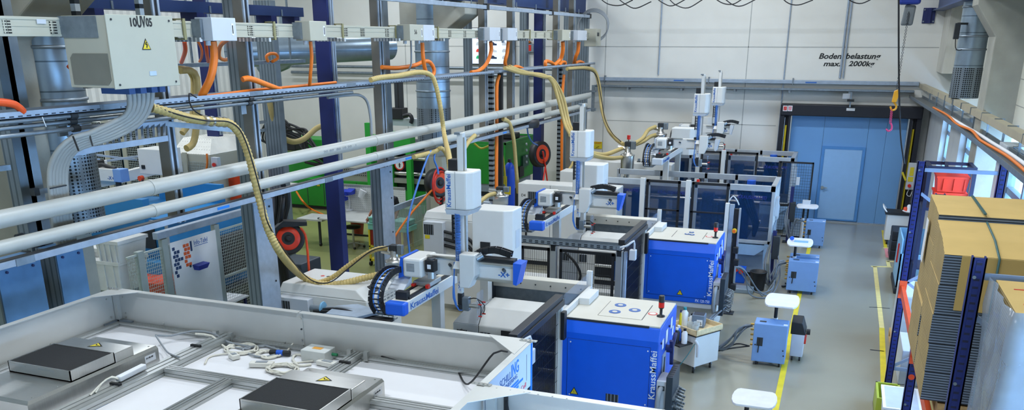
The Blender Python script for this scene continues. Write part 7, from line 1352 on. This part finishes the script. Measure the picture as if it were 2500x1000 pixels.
J = [(px_, py_, .95, .15, .11), (px_, py_, 1.15, .14, .1), (px_, py_, 1.38, .17, .1), (px_, py_, 1.5, .06), (px_, py_-.02, 1.6, .06), (px_, py_-.03, 1.7, .085, .1), (px_, py_-.02, 1.8, .06),
     (px_-.19, py_-.01, 1.42, .06), (px_-.25, py_-.04, 1.18, .048), (E_.x, 17.9, 1.1, .043), (W.x+.0, 17.86, W.z+.06, .028),
     (px_+.19, py_, 1.42, .06), (px_+.24, py_, 1.15, .045), (px_+.2, py_-.12, .95, .03),
     (px_-.1, py_, .88, .095), (px_-.11, py_, .5, .065), (px_-.11, py_+.01, .09, .045), (px_-.12, py_-.14, .05, .04), (px_+.1, py_, .88, .095), (px_+.11, py_, .5, .065), (px_+.11, py_+.01, .09, .045), (px_+.12, py_-.14, .05, .04)]
Ed = [(0, 1), (1, 2), (2, 3), (3, 4), (4, 5), (5, 6), (2, 7), (7, 8), (8, 9), (9, 10), (2, 11), (11, 12), (12, 13), (0, 14), (14, 15), (15, 16), (16, 17), (0, 18), (18, 19), (19, 20), (20, 21)]
body = skinned('body', J, Ed, SKIN, P)
h = Vector(J[10][:3]); HJ = [(h.x, h.y, h.z, .026, .018), (h.x-.02, h.y-.01, h.z-.05, .036, .016)]; HE = [(0, 1)]
for k in range(4):
    b0 = len(HJ); s = (k-1.5)*.02; L = (.075, .085, .08, .06)[k]
    HJ += [(h.x-.03+s*.4, h.y-.01+s, h.z-.085, .009), (h.x-.045+s*.4, h.y-.01+s, h.z-.085-L*.55, .008), (h.x-.04+s*.4, h.y+.0+s, h.z-.085-L, .007)]; HE += [(1, b0), (b0, b0+1), (b0+1, b0+2)]
b0 = len(HJ); HJ += [(h.x-.05, h.y-.03, h.z-.06, .01), (h.x-.075, h.y-.035, h.z-.1, .009)]; HE += [(0, b0), (b0, b0+1)]
skinned('hand', HJ, HE, SKIN, P, 1)
cl = [(px_, py_, .93, .165, .125), (px_, py_, 1.15, .155, .115), (px_, py_, 1.38, .185, .115), (px_, py_, 1.48, .08), (px_-.19, py_-.01, 1.42, .075), (px_-.25, py_-.04, 1.22, .062), (px_+.19, py_, 1.42, .075), (px_+.24, py_, 1.2, .06)]
skinned('shirt', cl, [(0, 1), (1, 2), (2, 3), (2, 4), (4, 5), (2, 6), (6, 7)], CLOTH, P)
tr = [(px_, py_, .95, .16, .125), (px_-.1, py_, .86, .11), (px_-.11, py_, .5, .08), (px_-.11, py_+.01, .12, .07), (px_+.1, py_, .86, .11), (px_+.11, py_, .5, .08), (px_+.11, py_+.01, .12, .07)]
skinned('trousers', tr, [(0, 1), (1, 2), (2, 3), (0, 4), (4, 5), (5, 6)], mat('work trousers', '#2c313c', .85), P)
MB().sphere((px_, py_-.005, 1.745), .1, 14, (.95, 1.08, .9)).build('hair', mat('dark hair', '#2a1f18', .8), P)
fc = MB().sphere((px_, py_-.125, 1.68), .014, 8, (.8, 1.2, 1.4)); fc.build('nose', SKIN, P)
for s in (-1, 1): MB().sphere((px_+.033*s, py_-.105, 1.705), .012, 8).build('eye', PAPER, P); MB().sphere((px_+.09*s, py_-.03, 1.69), .022, 8, (.5, .8, 1.3)).build('ear', SKIN, P)
box((px_-.025, py_-.118, 1.642), (px_+.025, py_-.11, 1.65)).build('mouth', mat('lips', '#8c4a44', .5), P)
# ================================================================== RIGHT-HAND RACK AND STORES
RACKB = mat('rack navy', '#14246e', .45, var=.05); RACKO = mat('rack orange', '#e0562c', .45, var=.06); BRACE = mat('rack brace', '#8fa4c4', .45, .4)
RX0, RX1 = 1.1, 2.12
HOLE = pattern(mat('punched navy upright', '#14246e', .45, var=.05), 'stripe', '#0c1238', axis=2, scale=(1, 1, 16), th=.3)
def frame(y, z1, label, z1r=None):
    t = thing('rack_frame', ((RX0+RX1)/2, y, 0), label, 'rack', 'pallet rack uprights')
    for x, zz in ((RX0, z1), (RX1, z1r or z1)):
        m = MB().box((x-.05, y-.045, 0), (x+.05, y-.035, zz)).box((x-.05, y-.045, 0), (x-.038, y+.045, zz)).box((x+.038, y-.045, 0), (x+.05, y+.045, zz)); m.build('upright', RACKB, t)
        box((x-.02, y-.049, .02), (x+.02, y-.045, zz-.02)).build('punched_strip', HOLE, t); box((x-.07, y-.07, 0), (x+.07, y+.07, .01)).build('foot_plate', RACKB, t)
    m = []
    zs = [.35, 1.0, 1.65, 2.3, 2.95]
    for k, (a, b) in enumerate(zip(zs, zs[1:])):
        p, q = ((RX0+.05, y, a), (RX1-.05, y, b)) if k % 2 == 0 else ((RX1-.05, y, a), (RX0+.05, y, b)); MB().bar(p, q, .04, .03, (0, 1, 0)).build('diagonal_brace', BRACE, t)
    for z in (.3, 3.28):
        if z < z1: MB().bar((RX0, y, z), (RX1, y, z), .03, .05).build('level_brace', BRACE, t); 
    for z in (.9, 1.6, 2.4, 3.28): MB().cyl((RX0-.02, y-.05, z), (RX0-.02, y-.06, z), .014, n=8).build('bolt', GALV, t)
    return t
frame(13.3, 3.4, 'navy pallet rack frame farthest from the camera, joined by a level brace near its top'); frame(10.43, 3.4, 'navy pallet rack frame under the cardboard stacks, with an orange dot'); frame(7.22, 3.43, 'nearest navy pallet rack frame, in front of the cardboard stacks')
one('orange_dot', ORX, MB().cyl((RX0, 10.384, 1.25), (RX0, 10.378, 1.25), .035, n=14), 'round orange sticker on the lower rack upright', 'sticker')
def beam(y0, y1, x, label):
    t = thing('rack_beam', (x, (y0+y1)/2, 1.5), label, 'beam', 'orange rack beams'); box((x-.025, y0+.06, 1.49), (x+.025, y1-.06, 1.61)).build('beam', RACKO, t)
    for y in (y0+.055, y1-.055): box((x-.05, y-.012, 1.42), (x+.05, y+.012, 1.68)).build('connector', RACKO, t); MB().cyl((x-.052, y, 1.63), (x-.056, y, 1.63), .012, n=8).build('pin', DARK, t)
beam(10.43, 13.3, RX0, 'orange rack beam on the aisle side, far bay'); beam(7.22, 10.43, RX0, 'orange rack beam on the aisle side, under the cardboard stacks'); beam(4.2, 7.22, RX0, 'orange rack beam on the aisle side, nearest bay under the film wrapped pallet'); beam(4.2, 7.22, RX1, 'orange rack beam on the wall side, nearest bay under the film wrapped pallet'); beam(10.43, 13.3, RX1, 'orange rack beam on the wall side, far bay'); beam(7.22, 10.43, RX1, 'orange rack beam on the wall side, under the cardboard stacks')
# pallets
WOODP = mat('pallet wood', '#b99a68', .7, var=.16, scale=4, stretch=(8, 1, 8))
def pallet(x0, x1, y0, y1, z, label, mark=None):
    t = thing('wooden_pallet', ((x0+x1)/2, (y0+y1)/2, z), label, 'pallet', 'wooden pallets')
    for k in range(3): x = x0+(x1-x0-.1)*k/2; box((x, y0, z), (x+.1, y1, z+.022)).build('bottom_board', WOODP, t)
    for k in range(3):
        for j in range(3): x = x0+(x1-x0-.1)*k/2; y = y0+(y1-y0-.14)*j/2; box((x, y, z+.022), (x+.1, y+.14, z+.1)).build('block', WOODP, t)
    for j in range(3): y = y0+(y1-y0-.14)*j/2; box((x0, y, z+.1), (x1, y+.14, z+.122)).build('cross_board', WOODP, t)
    for k in range(5): x = x0+(x1-x0-.12)*k/4; box((x, y0, z+.122), (x+.12, y1, z+.144)).build('deck_board', WOODP, t)
    if mark:
        x = (x0+x1)/2-.05
        text('EPAL', (x-.0, y0-.002, z+.04), (1, 0, 0), (0, 0, 1), .035, INK, t, 'stamp', width=.1)
        MB().tube([(x+.05+.07*math.cos(a*PI/8), y0-.003, z+.058+.038*math.sin(a*PI/8)) for a in range(17)], .003, 5).build('stamp_ring', INK, t)
    return t
pallet(1.14, 1.94, 8.32, 9.52, 1.62, 'wooden pallet with a stamped mark under the front cardboard stack', True); pallet(1.14, 1.94, 9.55, 10.35, 1.62, 'wooden pallet under the rear cardboard stack')
# cardboard: bundles of flat cartons
CARD = mat('cardboard', '#cfb06c', .75, var=.05, scale=3)
CEDGE = pattern(mat('cardboard layers', '#b59d68', .8, var=.12, scale=3), 'stripe', '#6b5530', axis=2, scale=(1, 1, 46), th=.3)
CFLUTE = pattern(mat('fluted cardboard ends with painted shade', '#7f90a6', .8, var=.16, scale=5), 'stripe', '#2c3540', axis=2, scale=(1, 1, 40), th=.42)  # dark stripes are open flutes, the grey-blue base is painted shade
def stack(y0, y1, ztop, slope, label, grp, n=5):
    z = 1.785; H = (ztop-slope-z)/n
    for k in range(n):
        dx = .0+random.uniform(-.012, .012)-.0; x0, x1 = .985+dx, 2.0+dx; za, zb = z+H*k, z+H*(k+1)-.002; top = k == n-1
        t = thing('carton_bundle', ((x0+x1)/2, (y0+y1)/2, za), label[1] if top else label[0], 'cardboard', None if top else grp)
        if top:
            m = MB().prism([(y0+.012, za), (y0+.012, zb), (y0+.35, zb+slope*.6), (y1, zb+slope), (y1, za)], 'x', x0, x1)
        else: m = MB().box((x0, y0+.012, za), (x1, y1, zb))
        m.build('layers', CEDGE, t); box((x0+.002, y0, za), (x1-.002, y0+.012, zb-.002)).build('fluted_ends', CFLUTE, t)
        if top:
            MB().add([(x0, y0-.002, zb+.002), (x1, y0-.002, zb+.002), (x1, y0+.35, zb+slope*.6+.004), (x0, y0+.35, zb+slope*.6+.004), (x1, y1, zb+slope+.006), (x0, y1, zb+slope+.006)], [(0, 1, 2, 3), (3, 2, 4, 5)]).build('top_sheet', CARD, t)
    return zb
zb = stack(8.32, 9.27, 3.32, .13, ('bundle of flat cartons in the front cardboard stack', 'top bundle of the front cardboard stack, strapped over'), 'flat carton bundles of the front stack')
stack(9.3, 10.33, 3.4, .03, ('bundle of flat cartons in the rear cardboard stack', 'top bundle of the rear cardboard stack, strapped over'), 'flat carton bundles of the rear stack')
a = PY(2335, 668, 8.3)
one('carton_sheet', CARD, box((1.13, 8.30, zb-.5), (2.0, 8.312, zb-.0)), 'plain cardboard sheet covering the upper front of the front stack', 'cardboard')
STRAP = mat('green strap', '#2c5a5c', .5)
one('strap', STRAP, MB().tube([(1.42, 8.29, 1.8), (1.42, 8.29, zb), (1.42, 8.33, zb+.012), (1.42, 8.67, zb+.09), (1.42, 9.26, zb+.142)], .012, 4, smooth=False), 'dark green strap over the front cardboard stack', 'strap'); one('strap', STRAP, MB().bar((1.4, 9.3, 3.4), (1.4, 10.33, 3.41), .025, .012), 'dark green strap over the rear cardboard stack', 'strap')
a = PX(2270, 530, .97); one('delivery_note', PAPER, MB().hull([Vector((.965, 10.05, 2.75)), Vector((.965, 9.85, 2.75)), Vector((.97, 9.85, 3.2)), Vector((.97, 10.05, 3.2))], [Vector((.962, 10.05, 2.75)), Vector((.962, 9.85, 2.75)), Vector((.967, 9.85, 3.2)), Vector((.967, 10.05, 3.2))]), 'white delivery note on the side of the rear cardboard stack', 'paper')
for x0c, x1c in ((.96, 1.3), (1.3, 2.0)): pass
# film wrapped carton pallet, nearest right
FILM = mat('stretch film', '#a9bacd', .12, alpha=.42, var=.1, scale=5, bump=.6, bscale=9)
x0, x1, y0, y1, z1 = 1.2, 2.16, 6.2, 7.12, 3.3
pallet(1.23, 2.03, 6.24, 7.08, 1.62, 'wooden pallet under the film wrapped cardboard, nearest right')
for k in range(4):
    za, zb2 = 1.785+.376*k, 1.785+.376*(k+1)-.003; t = thing('carton_bundle', ((x0+x1)/2, (y0+y1)/2, za), 'bundle of flat cartons under stretch film' if k < 3 else 'top bundle of flat cartons under stretch film, with thin red lines', 'cardboard', 'film wrapped carton bundles' if k < 3 else None)
    box((x0+.02, y0+.02, za), (x1, y1-.02, zb2)).build('layers', CEDGE, t)
    if k == 3:
        box((x0+.02, y0+.02, zb2), (x1, y1-.02, zb2+.004)).build('top_sheet', CARD, t)
        for y in (6.45, 6.85): MB().bar((x0+.1, y, zb2+.006), (x1, y, zb2+.006), .012, .004).build('red_line', RED, t)
m = MB(); ny, nz = 10, 8; vs = []
def wav(i, j): return .012*math.sin(i*1.7+j*.9)+.008*math.sin(i*.7-j*2.1)
for i in range(ny+1):
    for j in range(nz+1): vs.append(Vector((x0-.01+wav(i, j)*1.2, y0-.01+(y1-y0+.02)*i/ny, 1.64+(z1+.0-1.64)*j/nz)))
for i in range(1, ny+1):
    for j in range(nz+1): vs.append(Vector((x0-.01+(x1-x0)*i/ny, y0-.015+wav(j, i)*1.2, 1.64+(z1-1.64)*j/nz)))
fs = [(i*(nz+1)+j, (i+1)*(nz+1)+j, (i+1)*(nz+1)+j+1, i*(nz+1)+j+1) for i in range(ny) for j in range(nz)]
off = (ny+1)*(nz+1)
def ix(i, j): return j if i == 0 else off+(i-1)*(nz+1)+j
fs += [(ix(i+1, j), ix(i, j), ix(i, j+1), ix(i+1, j+1)) for i in range(ny) for j in range(nz)]
m.add(vs, fs, True)
o = one('film_wrap', FILM, m, 'clear crinkled stretch film wrapped around the nearest right cardboard pallet', 'film'); sm = o.modifiers.new('thick', 'SOLIDIFY'); sm.thickness = .004
# goods on the floor under the rack
def carton(px, py, sx, sy, sz, label, m=CARD, z=0, nm='carton', cat='box'):
    c = PZ(px, py, z); t = thing(nm, (c.x+sx/2, c.y+sy/2, z), label, cat); box((c.x, c.y, z), (c.x+sx, c.y+sy, z+sz)).build('body', m, t, bevel=.008); box((c.x+sx*.45, c.y-.002, z+.02), (c.x+sx*.55, c.y+sy, z+sz+.002)).build('tape', mat('packing tape', '#c9b488', .4), t); return t
pallet(1.2, 2.0, 14.7, 15.9, 0, 'wooden pallet on the floor between the far rack frames'); pallet(1.42, 2.1, 11.5, 12.7, 0, 'wooden pallet on the floor in the far rack bay')
t = thing('wrapped_goods', (1.6, 15.3, .146), 'film wrapped white goods on the far floor pallet', 'goods'); box((1.22, 14.75, .146), (1.98, 15.85, 1.05)).build('goods', mat('wrapped white', '#b8c0c8', .3), t, bevel=.03)
t = thing('grey_box', (1.55, 13.9, 0), 'grey box on the floor below the orange beam', 'box'); box((1.25, 13.45, 0), (1.95, 14.4, .55)).build('box', PGREY, t, bevel=.01)
t = thing('carton', (1.6, 12.1, .146), 'open brown carton on the pallet in the far rack bay', 'box'); box((1.44, 11.6, .146), (2.08, 12.6, .7)).build('body', CARD, t, bevel=.008); MB().hull([Vector((1.44, 11.6, .7)), Vector((2.08, 11.6, .7)), Vector((2.08, 11.62, .7)), Vector((1.44, 11.62, .7))], [Vector((1.44, 11.4, .85)), Vector((2.08, 11.4, .85)), Vector((2.08, 11.42, .86)), Vector((1.44, 11.42, .86))]).build('flap', PAPER, t)
t = thing('white_bin', (1.14, 11.45, 0), 'white plastic bin at the bottom right between the two near rack uprights', 'bin'); MB().hull([Vector((.96, 11.1, 0)), Vector((1.3, 11.1, 0)), Vector((1.3, 11.8, 0)), Vector((.96, 11.8, 0))], [Vector((.92, 11.06, .54)), Vector((1.35, 11.06, .54)), Vector((1.35, 11.84, .54)), Vector((.92, 11.84, .54))]).build('body', PAPER, t, bevel=.02); box((.9, 11.04, .535), (1.37, 11.86, .56)).build('rim', PAPER, t); box((.94, 11.08, .56), (1.33, 11.82, .562)).build('opening', mat('bin inside', '#b4bcc8', .6), t)
t = thing('green_crate', (1.06, 12.2, 0), 'yellow-green crate edge beside the far rack upright at the bottom', 'crate'); LG = mat('lime plastic', '#a8b83c', .45)
for a, b in (((.88, 11.95), (1.2, 11.98)), ((.88, 11.98), (.91, 12.6)), ((1.17, 11.98), (1.2, 12.6)), ((.88, 12.57), (1.2, 12.6))): box((*a, 0), (*b, .32)).build('side', LG, t)
box((.88, 11.95, 0), (1.2, 12.6, .02)).build('bottom', LG, t)
# stores beyond the rack
t = thing('blue_container', (1.75, 19.4, 0), 'large blue-grey open container by the windows beyond the rack', 'container'); CB = mat('container blue', '#7fb0d2', .45)
x0, x1, y0, y1 = 1.42, 2.12, 18.8, 20.1
for a, b in (((x0, y0), (x0+.03, y1)), ((x1-.03, y0), (x1, y1)), ((x0, y1-.03), (x1, y1)), ((x0, y0), (x1, y0+.03))): box((*a, .14), (*b, 1.15 if a[1] > y0+.5 or b[1] > y0+.5 and b[0]-a[0] < .1 else .85)).build('side_wall', CB, t)
box((x0-.03, y0-.03, 0), (x1+.03, y1+.03, .14)).build('black_base', BLACK, t, bevel=.02); box((x0+.03, y0+.03, .14), (x1-.03, y1-.03, .17)).build('floor_plate', CB, t); MB().bar((x0-.03, y0+.3, .6), (x0-.03, y0+.3, 1.0), .03).build('latch', RED, t)
t = thing('shop_trolley', (1.65, 23.9, 0), 'white trolley with black top before the right gate post', 'trolley')
c = PZ(2158, 596, 0); x0, y0 = c.x-.02, c.y; box((x0, y0, .12), (x0+.75, y0+.5, .78)).build('body', WHITE, t, bevel=.01); box((x0-.05, y0-.03, .78), (x0+.8, y0+.53, .84)).build('black_top', BLACK, t); MB().tube([(x0-.02, y0, .84), (x0-.1, y0, .95), (x0-.1, y0+.5, .95), (x0-.02, y0+.5, .84)], .018, 8, smooth=False).build('push_handle', PAPER, t)
for x in (x0+.08, x0+.67):
    for y in (y0+.06, y0+.44): MB().cyl((x-.02, y, .06), (x+.02, y, .06), .06, n=12).build('castor', BLACK, t); MB().cyl((x, y, .07), (x, y, .12), .03, n=8).build('castor_fork', GALV, t)
for k, (dx, h_, m_, lab) in enumerate(((.5, .22, PAPER, 'white bottle on the trolley before the gate post'), (.62, .3, DBLUE, 'blue spray bottle on the trolley before the gate post'), (.42, .14, ORX, 'small orange can on the trolley before the gate post'), (.7, .25, PAPER, 'second white bottle on the trolley, nearest the rack upright'))): bottle(Vector((x0+dx, y0+.25, .84)), .05, h_, m_, BLACK, lab, name='bottle')
t = thing('white_dish', (x0+.45, y0+.1, .84), 'white dish at the front of the trolley before the gate post', 'dish'); MB().lathe([(.1, 0), (.16, .04), (.15, .045), (.09, .012)], (x0+.5, y0+.12, .84), n=18).build('dish', PAPER, t)
for k in range(3):
    t = thing('black_case', (1.75, 21.9+.0, .25*k), ('bottom', 'middle', 'top')[k]+' black plastic case in the stack beside the white trolley', 'case', None); y = 21.9; box((1.42, y, .235*k), (2.1, y+.75, .235*k+.23)).build('case', mat('case black', '#1a1f28', .45), t, bevel=.02); box((1.45, y-.012, .235*k+.09), (2.07, y, .235*k+.13)).build('seam', BLACK, t)
    for x in (1.6, 1.9): box((x, y-.02, .235*k+.08), (x+.06, y, .235*k+.16)).build('latch', GALV, t)
t = thing('crate_rack', (1.7, 15.3, 0), 'dark blue steel frame holding orange-red crates by the windows', 'rack')
DN = mat('frame dark blue', '#0c1436', .45); X0, X1, Y0, Y1, Z1 = 1.4, 2.1, 14.85, 15.9, 3.14
Y0, Y1 = 16.05, 16.7; X0, X1, Z1 = 1.47, 2.15, 3.0
for x in (X0, X1):
    for y in (Y0, Y1): box((x-.03, y-.03, 0), (x+.03, y+.03, Z1)).build('post', DN, t)
for z in (2.3, Z1):
    for a, b in (((X0, Y0), (X1, Y0)), ((X0, Y1), (X1, Y1)), ((X0, Y0), (X0, Y1)), ((X1, Y0), (X1, Y1))): MB().bar((*a, z-.03), (*b, z-.03), .06, .05).build('rail', DN, t)
MB().bar((X0+.25, Y0, Z1-.02), (X0+.3, Y1, Z1-.02), .05, .04).build('rail', DN, t); box((X0, Y0, 2.27), (X1, Y1, 2.29)).build('shelf', DN, t)
for z in (.3, 1.2): box((X0, Y0, z), (X1, Y1, z+.03)).build('shelf', DN, t)
CR = mat('crate orange red', '#e8361a', .45)
for k in range(2):
    z = 2.292+.27*k; t = thing('plastic_crate', ((X0+X1)/2+.1, Y0+.3, z), ('lower', 'upper')[k]+' orange-red plastic crate in the dark blue frame', 'crate'); xa, xb = X0+.14, X1-.05
    MB().hull([Vector((xa+.03, Y0+.06, z)), Vector((xb-.03, Y0+.06, z)), Vector((xb-.03, Y1-.06, z)), Vector((xa+.03, Y1-.06, z))], [Vector((xa, Y0+.04, z+.25)), Vector((xb, Y0+.04, z+.25)), Vector((xb, Y1-.04, z+.25)), Vector((xa, Y1-.04, z+.25))]).build('body', CR, t); box((xa-.01, Y0+.03, z+.23), (xb+.01, Y1-.03, z+.262)).build('rim', CR, t)
    for j in range(3): box((xa+.1+j*.16, Y0+.028, z+.03), (xa+.12+j*.16, Y0+.05, z+.22)).build('rib', CR, t)
# ================================================================== LIGHT
w = bpy.data.worlds.new('sky'); S.world = w; w.use_nodes = True
bg = w.node_tree.nodes['Background']; bg.inputs[0].default_value = (.33, .6, 1, 1); bg.inputs[1].default_value = 15
def lamp(x, y, z, sx, sy, e, col=(.87, .93, 1)):
    l = bpy.data.lights.new('hall_or_wash_lamp', 'AREA'); l.shape = 'RECTANGLE'; l.size = sx; l.size_y = sy; l.energy = e; l.color = col
    o = bpy.data.objects.new('hall_or_wash_lamp', l); COL.objects.link(o); o.location = (x, y, z); return o
for y in (3, 9, 15, 21):
    for x, e in ((-15, 170), (-10.5, 150), (-4.2, 235), (-.6, 130)): lamp(x, y, 8.7, 1.4, .35, e*{3: .85, 21: 1.15}.get(y, 1))
lamp(-3, 24.0, 8.7, 3, .35, 60); lamp(-12, 23.5, 8.7, 3, .35, 130); lamp(-16.5, 12, 8.7, .35, 3, 60)  # first two lamps added only to brighten the back wall
S.view_settings.view_transform = 'Standard'; S.view_settings.look = 'None'; S.view_settings.gamma = 1; S.view_settings.exposure = 0
S.cycles.max_bounces = 6; S.cycles.diffuse_bounces = 3; S.cycles.glossy_bounces = 3; S.cycles.transparent_max_bounces = 12; S.cycles.transmission_bounces = 4
S.cycles.caustics_reflective = False; S.cycles.caustics_refractive = False; S.cycles.use_denoising = True
S.cycles.use_adaptive_sampling = True; S.cycles.adaptive_threshold = .02; S.cycles.sample_clamp_indirect = 6
